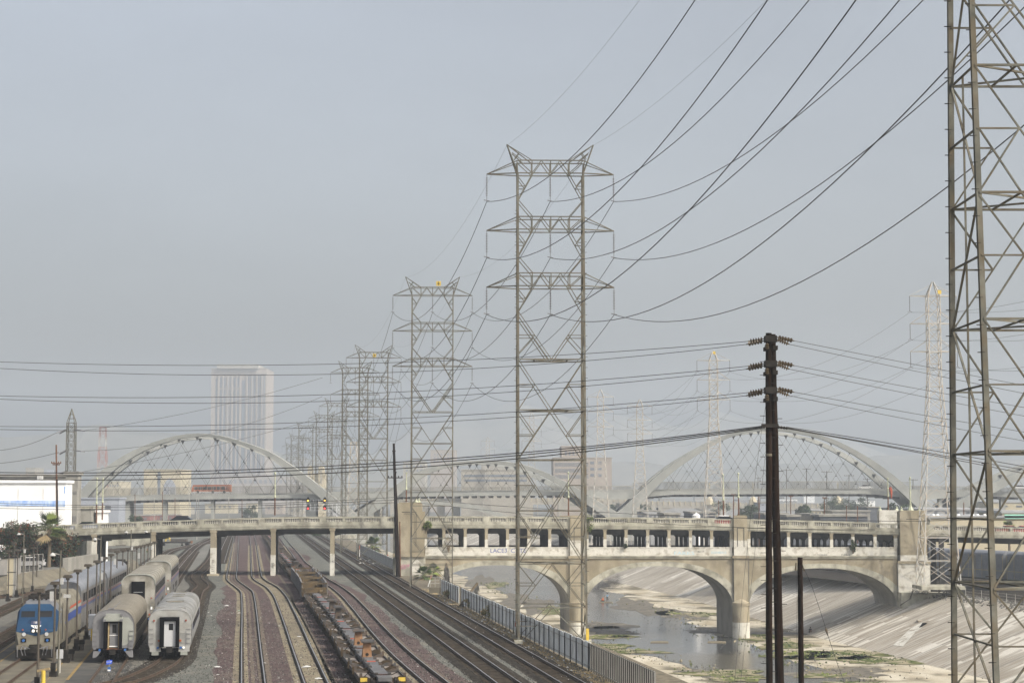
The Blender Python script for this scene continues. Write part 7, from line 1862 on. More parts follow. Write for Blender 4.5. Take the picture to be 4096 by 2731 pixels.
dk_far = flatcar('third empty flatcar, with the lower one of two dark hitch stands', hitch='dark', hy=9.7-5.0); put(dk_far, 162.2)
dk_near = flatcar('fourth empty flatcar, with the upper dark hitch stand and hand wheels', hitch='dark', hy=-9.7+5.0); put(dk_near, 182.1)
plain = flatcar('plain empty flatcar just in front of the ochre well cars', hitch=None); put(plain, 202.0)
for k, (Y, src, w_) in enumerate([(262+18, dk_far, 'behind the ochre well cars beneath the bridge'), (300, dk_near, 'just beyond the bridge shadow'), (320, plain, 'partly behind the bridge column'), (340, plain, 'second beyond the bridge column'),
                     (360, dk_far, 'third beyond the bridge column'), (380, dk_near, 'fourth beyond the bridge column'), (400, plain, 'fifth beyond the bridge column'), (420, plain, 'sixth beyond the bridge column'),
                     (440, dk_far, 'seventh beyond the bridge column'), (462, dk_near, 'eighth beyond the bridge column'), (484, plain, 'ninth beyond the bridge column'), (506, plain, 'tenth and hazy, far down the track'), (528, dk_far, 'eleventh and hazier, far down the track'), (550, plain, 'last visible one far down the track')]):
    c = dup(src, (0, 0, 0), 0, 'rusty empty flatcar, '+w_); put(c, Y)
def wellcar(lab):
    o = thing('well_car', lab, 'well car', (0, 0, 0), 0, 'ochre container well cars'); h = 7.2
    for s in (-1, 1):
        mb = MB(); mb.box(min(s*1.36, s*1.48), max(s*1.36, s*1.48), -h, h, .35, 1.95)
        sd = mb.build('side_wall', M['wagon_grey'], o)
        mb = MB()
        for k in range(9): y = -h+.3+k*(2*h-.6)/8; mb.box(min(s*1.48, s*1.56), max(s*1.48, s*1.56), y-.06, y+.06, .35, 1.95)
        mb.box(min(s*1.34, s*1.52), max(s*1.34, s*1.52), -h, h, 1.952, 2.05); mb.build('side_ribs', M['wagon_grey'], sd)
    mb = MB(); mb.box(-1.36, 1.36, -h, h, .35, .42); mb.build('well_floor', M['flat_yel'], o)
    for y in (-h, h):
        for z in (.9, 1.35, 1.95): mb = MB(); mb.box(-1.5, 1.5, y-.09, y+.09, z-.09, z+.09); mb.build('end_beam', M['flat_yel'], o)
        mb = MB(); mb.box(-1.36, 1.36, y-.05, y+.05, .9, 1.5); mb.build('end_bulkhead', M['flat_yel'], o)
        mb = MB(); mb.box(-1.42, 1.42, y-.5 if y < 0 else y+.1, y-.1 if y < 0 else y+.5, .5, .9); mb.build('end_sill', M['flat_rust'], o)
        mb = MB()
        for x in (-1.45, -1.1, 1.1, 1.45): mb.bar((x, y-.12 if y < 0 else y+.12, .6), (x, y-.12 if y < 0 else y+.12, 2.4), .06)
        mb.tube([(.6, y-.3, 1.0), (1.0, y-.3, 1.0)], .25, 8); mb.build('ladders', M['flat_yel'], o)
    return o
w1 = wellcar('nearest ochre container well car, with open railings across its end'); put(w1, 224)
w2 = dup(w1, (0, 0, 0), 0, 'second ochre container well car, behind the nearest one'); put(w2, 240)
w3 = dup(w1, (0, 0, 0), 0, 'third ochre container well car, just in front of the bridge shadow'); put(w3, 256.5)
# ---- autorack train under the right approach
def autorack(lab, loc, rz, m='rack', L=27):
    o = thing('autorack_wagon', lab, 'railway wagon', loc, rz, 'enclosed car carrying wagons'); w = 1.55
    mb = MB(); mb.extrude([(-w, .9), (-w, 4.9), (w, 4.9), (w, .9)], 0, L); mb.build('side_panels', M[m], o)
    mb = MB(); n = 8; mb.extrude([(w*math.cos(math.pi*i/n), 4.9+.75*math.sin(math.pi*i/n)) for i in range(n+1)][::-1], -.1, L+.1); mb.build('roof', M['sl_roof_grey'], o)
    mb = MB()
    for s in (-1, 1):
        for k in range(14): y = .1+k*(L-.2)/13; mb.box(min(s*w, s*(w+.05)), max(s*w, s*(w+.05)), y-.06, y+.06, .9, 4.9)
        mb.box(min(s*w, s*(w+.06)), max(s*w, s*(w+.06)), 0, L, 2.2, 2.35)
    mb.build('posts_band', M['rack_tan'], o)
    mb = MB(); mb.box(-w*.9, w*.9, .2, L-.2, .65, .9); mb.build('underframe', M['dirt_black'], o)
    for yy in (3, L-3):
        mb = MB(); mb.box(-1.1, 1.1, yy-.9, yy+.9, .4, .75); tr = mb.build('truck', M['dirt_black'], o)
        for y2 in (yy-.85, yy+.85): mb = MB(); mb.cyl_x(-.72, y2, .45, .42, .12, 12); mb.cyl_x(.72, y2, .45, .42, .12, 12); mb.build('wheelset', M['dirt_black'], tr)
    return o
# they run slantwise under the approach and out to the right
ar = autorack('grey enclosed car carrier wagon at the right edge, beyond its tan end frame', (94.5, 291.5, -2.6), .337)
dup(ar, (85.2, 318, -2.6), .337, 'grey enclosed car carrier wagon seen under the right approach of the bridge')
dup(ar, (76.0, 344.5, -2.6), .337, 'third enclosed car carrier wagon, darkest one beside the white lattice mast')
tr_ = track('railway_track', 'track beneath the enclosed car carrier wagons at the right', [Vector((94.5-.35*(Y-291.5), Y, 0)) for Y in (240, 290, 340, 400)], None)
tr_.location.z = -2.6
poly('ballast', [(76, 240), (125, 240), (90, 400), (45, 400)], -2.585, M['gravel_dark'])
# ================================================================= PLANTS, PEOPLE, POSTS, YARD THINGS
def leaves(mb, c, r, n, s, mi=0, R_=R, clump=14, flat=.7, mis=None):
    c = Vector(c); cl = []
    for _ in range(clump):
        v = Vector((R_.gauss(0, 1), R_.gauss(0, 1), R_.gauss(0, 1))).normalized()*R_.uniform(.35, .95)
        cl.append((Vector((v.x*r[0], v.y*r[1], v.z*r[2])), R_.uniform(.25, .5)))
    for i in range(n):
        k, q = R_.choice(cl); v = Vector((R_.gauss(0, 1), R_.gauss(0, 1), R_.gauss(0, 1))); v = v.normalized()*R_.random()**.4*q
        p = c+k+Vector((v.x*r[0], v.y*r[1], v.z*r[2]))
        a = Vector((R_.uniform(-1, 1), R_.uniform(-1, 1), R_.uniform(-.6, .6))).normalized()*s*R_.uniform(.6, 1.3)
        b = a.cross(Vector((R_.uniform(-1, 1), R_.uniform(-1, 1), R_.uniform(-1, 1)))).normalized()*s*.55
        m = mi if mis is None else R_.choice(mis)
        mb.add([p-a, p-b*.8, p+a, p+b*.8], [(0, 1, 2, 3)], m)
def shrub(name, lab, loc, r, n=1400, s=.22, mats=('leaf', 'leaf_dark'), mis=(0, 1), cat='shrub', trunk=True, group=None, cz=None):
    o = thing(name, lab, cat, loc, 0, group); cz = r[2] if cz is None else cz
    mb = MB(); leaves(mb, (0, 0, cz), r, n, s, mis=mis); mb.build('foliage', [M[m] for m in mats], o)
    if trunk:
        mb = MB()
        for k in range(5):
            a = R.uniform(0, 6.28); q = R.uniform(.2, .6); mb.tube([(0, 0, 0), (q*r[0]*.4*math.cos(a), q*r[1]*.4*math.sin(a), cz*.6), (q*r[0]*math.cos(a), q*r[1]*math.sin(a), cz*1.2)], [.09, .06, .02], 5)
        mb.build('branches', M['trunk'], o)
    return o
# plateau on the left with its sloping wall
A = [(-67.0, 249, 2.0), (-65.2, 266, 2.0)]; B = [(-66.0, 239, 0), (-63.4, 258, 0)]
mb = MB(); mb.quad((-110, 236, 0), B[0], A[0], (-112, 246, 2.0)); mb.quad(B[0], B[1], A[1], A[0]); mb.quad(B[1], (-63.0, 275, 0), (-64.8, 275, 2.0), A[1])
tag(mb.build('sloping_wall', M['walk']), kind='structure')
mb = MB(); mb.add([(-112, 246, 2.0), A[0], A[1], (-64.8, 275, 2.0), (-64.8, 289.5, 2.0), (-160, 289.5, 2.0)], [(0, 1, 2, 3, 4, 5)]); tag(mb.build('ground', M['farground']), kind='structure')
mb = MB(); mb.box(-65.2, -64.4, 270, 289.5, 0, 3.4); tag(mb.build('retaining_wall', M['greywall']), 'pale retaining wall end at the right side of the red flowering shrubs', 'wall')
mb = MB(); a = [(-70, 214), (-66, 225), (-62.6, 240), (-61.2, 256), (-61.0, 268)]
for p, q in zip(a[:-1], a[1:]): mb.add([(p[0], p[1], 0), (q[0], q[1], 0), (q[0], q[1], .5), (p[0], p[1], .5), (p[0]-.4, p[1], 0), (q[0]-.4, q[1], 0), (q[0]-.4, q[1], .5), (p[0]-.4, p[1], .5)], [(0, 1, 2, 3), (3, 2, 6, 7), (5, 4, 7, 6)])
tag(mb.build('low_wall', M['walk']), 'low tan kerb wall along the foot of the sloping wall at left', 'wall')
# fences on the plateau
pf = thing('panel_fence', 'solid grey panel fence above the sloping wall at the far left', 'fence')
mb = MB(); p0 = D(-60, 2290, 244); p1 = D(80, 2280, 250)
mb.add([(p0.x, 244, 1.9), (p1.x, 250, 1.9), (p1.x, 250, 4.1), (p0.x, 244, 3.8), (p0.x, 244.1, 1.9), (p1.x, 250.1, 1.9), (p1.x, 250.1, 4.1), (p0.x, 244.1, 3.8)], [(0, 1, 2, 3), (7, 6, 5, 4), (3, 2, 6, 7), (1, 5, 6, 2)])
mb.build('panel', M['mesh_grey'], pf)
mb = MB(); mb.bar((p0.x, 243.95, 3.8), (p1.x, 249.95, 4.1), .07); mb.build('top_rail', M['steel'], pf)
cf = thing('chain_link_fence', 'chain link fence with grey posts in front of the silver parked car', 'fence')
e0, e1 = D(82, 2275, 252), D(171, 2270, 262)
for i in range(6):
    p = e0.lerp(e1, i/5); mb = MB(); mb.bar((p.x, p.y, 1.9), (p.x, p.y, 4.3), .08); mb.build('post', M['steel_far'], cf)
mb = MB()
for z in (2.0, 4.25): mb.bar((e0.x, e0.y, z), (e1.x, e1.y, z), .05)
mb.build('rails', M['steel_far'], cf)
mb = MB()
for i in range(70): p = e0.lerp(e1, i/69); mb.bar((p.x, p.y, 2.0), (p.x+.0, p.y, 4.2), .012)
for i in range(24): z = 2.05+i*.09; mb.bar((e0.x, e0.y, z), (e1.x, e1.y, z), .010)
tag(mb.build('wire_mesh', M['dirt_black'], cf), kind='stuff')
p = D(118, 2250, 268); car('parked_car', 'shiny silver car parked behind the chain link fence below the red flowering shrubs', (p.x, 268, 2.0), .25, 'car_silver', 4.5, 1.6, roof='car_white')
# red flowering shrubs and palm
spec = [(20, 3.2, 3.4, 'leftmost dark shrub with rusty red flowers at the picture edge'), (78, 2.9, 3.7, 'dark shrub with red flowers behind the white flood lamp'), (125, 2.6, 3.1, 'dark shrub below and left of the palm crown'),
        (170, 2.6, 2.7, 'dark shrub directly beneath the palm crown'), (222, 3.0, 3.2, 'red flowering shrub right of the palm above the yard'), (262, 1.7, 3.6, 'narrow dark shrub falling over the retaining wall end')]
for px, rx, rz_, lab in spec:
    Y = 279+R.uniform(-1.5, 1.5); p = D(px, 2200, Y)
    shrub('flowering_shrub', lab, (p.x, Y, 2.0 if px < 255 else .5), (rx, 2.2, rz_), 3800, .19, ('leaf_dark', 'leaf', 'leaf_red'), (0, 0, 0, 0, 1, 0, 2), group='red flowering shrubs left of the yard')
for px in (45, 100, 190, 240):
    p = D(px, 2240, 274); shrub('flowering_shrub', {45: 'low front shrub left of the flood lamp mast', 100: 'low front shrub right above the silver car', 190: 'low front shrub under the palm', 240: 'low front shrub at the edge of the sloping wall'}[px], (p.x, 274, 2.0), (2.2, 1.5, 2.1), 1700, .17, ('leaf_dark', 'leaf', 'leaf_red'), (0, 0, 0, 0, 1, 0, 2), group='red flowering shrubs left of the yard')
def fan_palm(lab, loc, th, r, n=34, dry=.2, s=1.0):
    o = thing('palm_tree', lab, 'palm tree', loc)
    mb = MB(); mb.tube([(0, 0, 0), (.05, 0, th*.5), (0, 0, th)], [.30*s, .26*s, .28*s], 10); mb.build('trunk', M['trunk'], o)
    mb = MB()
    for i in range(n):
        az = R.uniform(0, 6.28); el = R.uniform(-.75, 1.4) ; L = r*R.uniform(.75, 1.1); mi = 1 if el < -.45 and R.random() < .7 else (2 if R.random() < .45 else 0)
        u = Vector((math.cos(az)*math.cos(el), math.sin(az)*math.cos(el), math.sin(el))); c = Vector((0, 0, th))+u*L*.42
        mb.bar((0, 0, th), c, .035, mi=mi)
        side = u.cross(Vector((0, 0, 1))).normalized(); up = side.cross(u)
        for k in range(11):
            a = (k-5)/5*1.0; d = (u*math.cos(a)+side*math.sin(a)); e = c+d*L*.60*(1-.12*abs(a))+Vector((0, 0, -.12*L*abs(math.cos(el))*R.uniform(.5, 1.4))); w = side*math.cos(a)*.07*s-u*math.sin(a)*.07*s
            m_ = c.lerp(e, .55)+up*.03
            mb.add([c-w*.4, m_-w*1.5, e, m_+w*1.5, c+w*.4], [(0, 1, 2, 3, 4)], mi)
    mb.build('fronds', [M['leaf'], M['straw'], M['leaf_light']], o)
    return o
p = D(198, 2110, 272); fan_palm('shaggy fan palm rising from the red flowering shrubs beside the bridge', (p.x, 272, 2.0), 5.6, 3.0, 46)
p = G(1492, 2216); fan_palm('bushy low fan palm beyond the bridge at the end of the far board fence', (p.x, p.y, 0), 1.7, 2.6, 50)
p = G(1695, 2318); fan_palm('low sprawling palm at the foot of the bridge abutment', (p.x, p.y, 0), .7, 1.9, 36)
p = G(1738, 2310); fan_palm('young palm tucked behind the dead shaggy plant', (p.x, p.y, 0), 1.0, 1.5, 26)
p = D(4035, 2110, 380); fan_palm('wispy palm behind the balustrade near the right edge', (p.x, 380, -2.6), 9.0-.3, 1.8, 24)
def dead_yucca(lab, base, top, r):
    o = thing('dead_yucca', lab, 'dead plant', base); t = Vector(top)-Vector(base)
    mb = MB(); mb.tube([(0, 0, 0), t*.5, t], [.22, .18, .12], 8); mb.build('stem', M['trunk'], o)
    mb = MB()
    for i in range(420):
        f = R.uniform(.12, 1.0); c = t*f; az = R.uniform(0, 6.28); q = r*(1.0-.65*f)*.8*R.uniform(.5, 1.1); d = Vector((math.cos(az)*q, math.sin(az)*q, -R.uniform(.5, 1.0)*r*1.1)); w = Vector((-math.sin(az), math.cos(az), 0))*.035
        mb.add([c-w, c+w, c+d*.6+w*1.2+Vector((0, 0, .12)), c+d, c+d*.6-w*1.2+Vector((0, 0, .12))], [(0, 1, 2, 3, 4)])
    mb.build('dead_leaves', M['leaf_dry'], o)
    return o
b = G(1788, 2352); dead_yucca('upright dead shaggy grey plant at the start of the board fence', b, (b.x-.1, b.y, 3.4), 1.15)
b = G(1842, 2424); dead_yucca('leaning dead grey plant bent over the board fence', b, (b.x+1.9, b.y+.4, 2.6), 1.35)
for px, py, r, lab in [(1790, 2395, .75, 'round dry straw bush in front of the upright dead plant'), (1880, 2436, .75, 'dry straw bush beside the leaning dead plant'), (1922, 2448, .5, 'small dry straw bush left of the pair by the fence'), (1957, 2478, .85, 'largest dry straw bush against the fence')]:
    b = G(px, py); shrub('dry_bush', lab, b, (r, r, r*.85), 900, .09, ('straw', 'leaf_light'), (0, 0, 0, 1), trunk=False, group='dry straw bushes along the fence')
sy = BY-.35
for px, py, r, lab, ms in [(2353, 2092, (1.05, .6, 1.15), 'bright green shrub growing out of the bridge beside the left river pier', ('leaf_light', 'leaf')), (1711, 2100, (.65, .5, .85), 'small green shrub hanging off the bridge right of the left pylon', ('leaf', 'leaf_light')),
                        (1795, 2170, (2.0, .6, 1.5), 'thin straggly brownish shrub on the gallery wall near the left pylon', ('straw', 'leaf')), (3412, 2185, (.5, .4, 1.1), 'small straggly shrub on the gallery wall near the right pylon', ('leaf', 'leaf_dark')),
                        (2500, 2184, (.3, .3, .4), 'tiny plant at the foot of the gallery column lettered A', ('leaf_dark', 'leaf'))]:
    p = D(px, py, sy); shrub('wall_shrub', lab, (p.x, sy, p.z-r[2]), r, 900 if r[0] < 1.5 else 420, .12 if r[0] < 1.5 else .09, ms, (0, 1))
for px, py, r, Y, lab in [(3215, 2045, 2.6, 620, 'dark round tree under the right viaduct arch'), (3385, 2030, 4.5, 800, 'wide dark tree beyond the round roof vents'), (3330, 2026, 4.2, 820, 'dark tree left of the wide one beyond the roof vents'),
                         (3440, 2025, 4.2, 780, 'dark tree right beside the windsock lamp post'), (2470, 2035, 3.2, 900, 'tree inside the V of the viaduct'), (2560, 2042, 3.4, 880, 'tree right of the viaduct V beneath the old arch'),
                         (2995, 2050, 3.0, 600, 'tree just above the balustrade left of the twin poles'), (2880, 2040, 4.0, 850, 'tree under the second old arch'), (540, 2083, 2.2, 620, 'low dark bushes below the left viaduct column'), (470, 2086, 2.0, 600, 'low bush by the blue grey warehouse'),
                         (1005, 2058, 4.5, 900, 'hazy brown tree beyond the tracks under the viaduct'), (3580, 2045, 3, 560, 'green tree between the tan and white pylons'), (1265, 2120, 2.6, 590, 'bush beside the signal gantry foot')]:
    p = D(px, py, Y); r = r*1.0; o = shrub('tree', lab, (p.x, Y, -2.6 if px > 1500 else 0), (r*1.25, r, r), 1300, .42, ('far_tree', 'leaf_dark'), (0, 0, 1), cat='tree', trunk=False, cz=p.z+(2.6 if px > 1500 else 0))
    mb = MB(); mb.tube([(0, 0, 0), (0, 0, max(.5, p.z+(2.6 if px > 1500 else 0)))], [.3, .2], 6); mb.build('trunk', M['trunk'], o)
# marker posts
for px, py, yt, lean, lab in [(2062, 2540, 2487, 0, 'white marker post with red top beside the near pylon leg'), (1712, 2345, 2303, .45, 'leaning white marker post with red top before the upright dead plant'), (1551, 2248, 2216, 0, 'white marker post with red top under the bridge near the rubble'), (1438, 2228, 2180, 0, 'white marker post with red top beside the far pylon leg')]:
    b = G(px, py); h = D(px, yt, b.y).z; o = thing('marker_post', lab, 'marker post', b, 0, 'red topped marker posts')
    mb = MB(); mb.tube([(0, 0, 0), (lean*.66, 0, h*.66)], .06, 8); mb.build('post', M['white'], o); mb = MB(); mb.tube([(lean*.66, 0, h*.66), (lean, 0, h)], .065, 8); mb.build('red_top', M['hitch_red'], o)
mb = MB(); mb.box(-.12, .12, -.05, .05, 0, 1.3); o = mb.build('leg_guard', M['yellow'], T1); o.location = (HW+.05, -3.2, .0)
b = G(1748, 2372); o = thing('railing', 'grey steel railing and concrete block beside the upright dead plant', 'railing', b)
mb = MB(); mb.box(-1.0, .9, 0, 1.2, 0, .75); mb.build('concrete_block', M['walk'], o)
mb = MB()
for x in (-.9, -.3, .3, .85): mb.bar((x, 1.25, 0), (x, 1.25, 2.0), .05)
for z in (1.2, 1.6, 2.0): mb.bar((-.9, 1.25, z), (.85, 1.25, z), .05)
mb.build('rails', M['steel_far'], o)
# rubble by the far verge
M['rock'] = mat('grey_rock', (.20, .195, .18), .95, (.30, .29, .27), 3)
mb = MB()
for i in range(70):
    c = G(R.uniform(1440, 1545), R.uniform(2212, 2262)); s = R.uniform(.12, .45); P = [Vector((R.uniform(-s, s), R.uniform(-s, s), R.uniform(0, s))) for _ in range(6)]
    mb.add([c+Vector((-s, -s, 0)), c+Vector((s, -s*.8, 0)), c+Vector((s*.9, s, 0)), c+Vector((-s, s*.8, 0)), c+Vector((R.uniform(-.3, .3)*s, 0, s*R.uniform(.6, 1)))], [(0, 1, 4), (1, 2, 4), (2, 3, 4), (3, 0, 4)])
tag(mb.build('rubble', M['rock']), 'scattered grey rubble stones beside the fence beyond the bridge', 'rubble', kind='stuff')
# ---- lamp posts of the coach yard
def yard_post():
    o = thing('yard_lamp', 'brown yard lamp post', 'lamp post', (0, 0, 0), 0, 'brown lamp posts in a row beside the train')
    mb = MB(); mb.tube([(0, 0, 0), (0, 0, 6.2)], [.085, .065], 8); mb.build('post', M['post_brown'], o)
    mb = MB(); mb.box(-.31, .31, -.2, .2, 6.2, 6.36); mb.box(-.27, .27, -.17, .17, 6.36, 6.42); mb.box(-.12, .12, -.1, .1, 6.05, 6.2); mb.build('lamp_head', M['post_brown'], o)
    mb = MB(); mb.box(-.25, .25, -.2, .2, 0, .35); mb.box(-.16, .16, -.22, -.08, .35, .95); mb.build('base_box', M['dirt_black'], o)
    return o
heads = [(172.5, 2350), (235, 2321.7), (284, 2296), (323, 2274), (363.6, 2253), (398.6, 2237.8), (428, 2224.7), (454.5, 2212), (478, 2200.5), (501, 2192.5), (521, 2188.5), (538.6, 2185.5), (556, 2182), (572.5, 2178.5), (586.5, 2175), (601, 2171.5), (613, 2168), (627, 2163)]
words = ['first', 'second', 'third', 'fourth', 'fifth', 'sixth', 'seventh', 'eighth', 'ninth', 'tenth', 'eleventh', 'twelfth', 'thirteenth', 'fourteenth', 'fifteenth', 'sixteenth', 'seventeenth', 'farthest']
yp = None
for i, (px, py) in enumerate(heads):
    Y = 5.70*F/(py-1990); x = (px-2048)/F*Y; lab = words[i]+' brown lamp post from the camera in the row beside the blue locomotive train'
    if yp is None: yp = yard_post(); yp.location = (x, Y, 0); yp['label'] = lab; o = yp
    else: o = dup(yp, (x, Y, 0), 0, lab)
    if i in (1, 6, 8, 13): 
        zz = {1: 5.45, 6: 4.6, 8: 5.3, 13: 5.2}[i]; mb = MB(); mb.box(-.34, -.09, -.12, -.0, zz-.35, zz+.3); mb.build('white_box', M['box_white'], o)
    if i == 2: mb = MB(); mb.box(-.25, .25, -.16, -.08, 4.75, 5.0); mb.build('white_box', M['box_white'], o)
for px, ytop, ybase, lab in [(32, 2200, 2403, 'brown lamp post in front of the beige gate box'), (67, 2196, 2387, 'brown lamp post right of the beige gate box'), (93, 2192, 2376, 'brown lamp post in front of the silver car tail'), (130, 2188, 2368, 'brown lamp post in front of the silver car hood'),
                      (146, 2165, 2343, 'brown lamp post with pale foot at the sloping wall'), (201, 2160, 2321, 'brown lamp post at the right end of the sloping wall'), (53, 2168, 2345, 'brown lamp post behind the panel fence at far left')]:
    b = G(px, ybase); h = D(px, ytop, b.y).z; o = dup(yp, b, 0, lab, 'brown lamp posts before the sloping wall'); o.scale = (1, 1, h/6.4)
def cam_mast(px, ytop, Y, lab, side=-1):
    p = D(px, ytop, Y); o = thing('camera_mast', lab, 'camera mast', (p.x, Y, 0), 0, 'slim masts with white domed heads in the yard'); h = p.z
    mb = MB(); mb.tube([(0, 0, 0), (0, 0, h)], [.07, .05], 8); mb.build('mast', M['steel'], o)
    mb = MB(); mb.bar((0, 0, h-.30), (side*.55, 0, h-.18), .05); mb.build('arm', M['steel_far'], o)
    mb = MB(); mb.lathe([(.03, .15), (.17, .04), (.22, -.06), (.09, -.13)], side*.55, 0, h-.30, 12); mb.build('dome_housing', M['box_white'], o)
    mb = MB(); mb.lathe([(.10, 0), (.08, -.09), (.02, -.14)], side*.55, 0, h-.42, 10); mb.build('camera_dome', M['black'], o)
    mb = MB(); mb.box(-side*.12-.09, -side*.12+.09, -.1, .1, h-2.3, h-1.9); mb.build('control_box', M['box_white'], o)
    return o
cam_mast(243, 2200, 127.2, 'slim mast with a white domed head rising over the blue locomotive')
cam_mast(404, 2143, 173.0, 'slim mast with a white domed head in front of the leftmost visible bridge column')
cam_mast(525, 2117, 208.5, 'slim mast with a white domed head under the bridge parapet, left of the next one')
cam_mast(604, 2115, 212.0, 'slim mast with a white domed head beside the second bridge column')
cam_mast(96, 2124, 199, 'slim mast with two white heads in front of the red flowering shrubs')
# ---- small yard objects
b = G(60, 2387); b = G(46, 2386)
o = thing('gate_box', 'tall beige box column with grey side at the far left', 'cabinet', b); mb = MB(); mb.box(-.45, .25, -.4, .4, 0, 4.75, 0); mb.box(.252, .55, -.4, .4, 0, 4.75, 1); mb.build('box', [M['cream'], M['steel_far']], o)
mb = MB(); mb.box(-.6, .7, -.5, .5, 4.755, 4.88); mb.box(-.5, .6, -.45, -.41, 3.0, 3.06); mb.box(-.5, .6, -.45, -.41, 1.45, 1.51); mb.build('frame_bands', M['dirt_black'], o)
def bollard(px, py, yt, lab, w=.13):
    b = G(px, py); h = D(px, yt, b.y).z; o = thing('hydrant_post', lab, 'bollard', b); mb = MB(); mb.tube([(0, 0, 0), (0, 0, h*.93)], w, 10); mb.build('post', M['yellow'], o)
    mb = MB(); mb.bar((-w*3, 0, h*.9), (w*3, 0, h), w*1.1); mb.build('cap_arm', M['straw'], o); return o
bollard(172, 2770, 2672, 'yellow post with a tan cap at the bottom left corner'); bollard(368, 2560, 2512, 'yellow post between the blue locomotive train and the patched coach', .11)
b = G(238, 2690); o = thing('service_box', 'pale grey service box on a pipe beside the second yard lamp post', 'utility box', b)
mb = MB(); mb.tube([(0, 0, 0), (0, 0, 1.0)], .08, 8); mb.build('pipe', M['steel_far'], o); mb = MB(); mb.box(-.2, .2, -.12, .12, 1.0, 1.62); mb.build('box', M['aluminium'], o)
for px, py, lab in [(320, 2600, 'dark utility box at the foot of the third yard lamp post'), (278, 2640, 'dark utility box at the foot of the second yard lamp post')]:
    b = G(px, py); o = thing('utility_box', lab, 'utility box', b); mb = MB(); mb.box(-.3, .25, -.2, .2, 0, .5); mb.build('box', M['post_brown'], o); mb = MB(); mb.box(-.05, .35, -.15, .1, .5, .85); mb.box(-.2, -.1, -.1, .0, .5, 1.1); mb.build('fittings', M['dirt_black'], o)
b = G(379, 2545); o = thing('cabinet', 'grey steel cabinet between the train and the patched coach', 'cabinet', b); mb = MB(); mb.box(-.5, .5, -.35, .35, 0, 1.95); mb.build('body', M['bluewall'], o); mb = MB(); mb.box(-.46, .46, -.37, -.352, .1, 1.85); mb.build('door', M['sl_roof_grey'], o)
b = G(436, 2688); o = thing('stop_sign', 'blue STOP flag sign standing between the rails before the patched coach', 'sign', b); z = D(437, 2647, b.y).z
mb = MB(); mb.bar((0, .03, 0), (0, .03, z+.2), .03); mb.build('stake', M['steel_far'], o); mb = MB(); mb.quad((-.21, 0, z-.17), (.19, 0, z-.10), (.22, 0, z+.17), (-.20, 0, z+.12)); mb.build('sign_plate', M['blue_sign'], o)
text('lettering', 'STOP', .15, M['white'], o, (0, -.02, z+.005), rot=(math.pi/2, -.12, 0), ext=.003)
mb = MB(); mb.box(-.10, .11, -.01, .02, z-.62, z-.32); mb.build('blue_lamp', M['blue_l'], o); mb = MB(); mb.box(-.1, .1, -.02, -.011, z-.60, z-.50); mb.build('small_plate', M['white'], o)
# yellow track machine and stacked material beyond the bridge
b = G(350, 2208); o = thing('track_machine', 'lime yellow track machine with rusty front parked beyond the leftmost bridge columns', 'rail vehicle', b)
mb = MB(); mb.box(.3, 1.7, -1.2, 1.2, 1.0, 2.1); mb.box(.5, .62, -1.2, 1.2, 2.1, 3.1); mb.box(1.55, 1.68, -1.2, 1.2, 2.1, 3.1); mb.box(.35, 1.8, -1.3, 1.3, 3.1, 3.25); mb.build('cab', M['lime'], o)
mb = MB(); mb.box(.63, 1.54, -1.1, 1.1, 2.1, 3.09); mb.build('cab_glass', M['glass'], o)
mb = MB(); mb.box(-1.2, .3, -1.1, 1.1, .7, 2.0); mb.box(-3.0, -1.2, -.9, .9, .9, 1.3); mb.box(-3.2, -2.6, -1.0, 1.0, .3, 1.9); mb.build('rusty_front', M['rust'], o)
mb = MB(); mb.box(-1.4, 1.8, -1.0, 1.0, .35, .95); mb.build('chassis', M['dirt_black'], o)
for x in (-.9, 1.2): mb = MB(); mb.tube([(x, -1.1, .42), (x, 1.1, .42)], .42, 12); mb.build('wheel', M['dirt_black'], o)
for px, py, n, lab in [(440, 2208, 26, 'messy pile of old wooden ties right of the yellow track machine'), (485, 2204, 20, 'second messy pile of old ties near the second column')]:
    c = G(px, py); o = thing('tie_pile', lab, 'tie pile', c)
    for i in range(n):
        mb = MB(); x = R.uniform(-2.4, 2.4); z = .12+.24*int(R.uniform(0, 6)*(1-abs(x)/3)); y = R.uniform(-1, 1); a = R.uniform(-.5, .5); mb.bar((x-1.2*math.cos(a), y-1.2*math.sin(a)*.6, z), (x+1.2*math.cos(a), y+1.2*math.sin(a)*.6, z+R.uniform(-.1, .2)), .22, .2); mb.build('old_tie', M['wood_grey'], o)
c = G(700, 2182); o = thing('flat_wagon', 'low dark flat wagon loaded with steel beams beyond the bridge', 'flatcar', c)
mb = MB(); mb.box(-4.0, 4.1, -1.3, 1.3, .7, 1.05); mb.build('deck', M['dirt_black'], o); mb = MB(); mb.box(-1.0, 3.0, -1.0, 1.0, 1.05, 1.75); mb.build('steel_load', M['flat_steel'], o)
for x in (-3, 3.1): mb = MB(); mb.tube([(x, -1, .42), (x, 1, .42)], .42, 12); mb.build('wheelset', M['dirt_black'], o)
mb = MB(); mb.box(4.1, 4.25, -1.2, 1.2, .6, 1.3); mb.build('end_plate', M['rust'], o)
c = G(672, 2164); o = thing('frame_stand', 'yellow A shaped stand with a white cap behind the dark flat wagon', 'stand', (c.x, c.y, 0)); mb = MB(); mb.bar((-.7, 0, 0), (-.2, 0, 1.5), .3); mb.bar((.8, 0, 0), (.2, 0, 1.5), .3); mb.bar((-.5, 0, .7), (.5, 0, .7), .15); mb.build('frame', M['yellow'], o); mb = MB(); mb.box(-.5, .5, -.3, .3, 1.5, 1.9); mb.build('cap', M['white'], o)
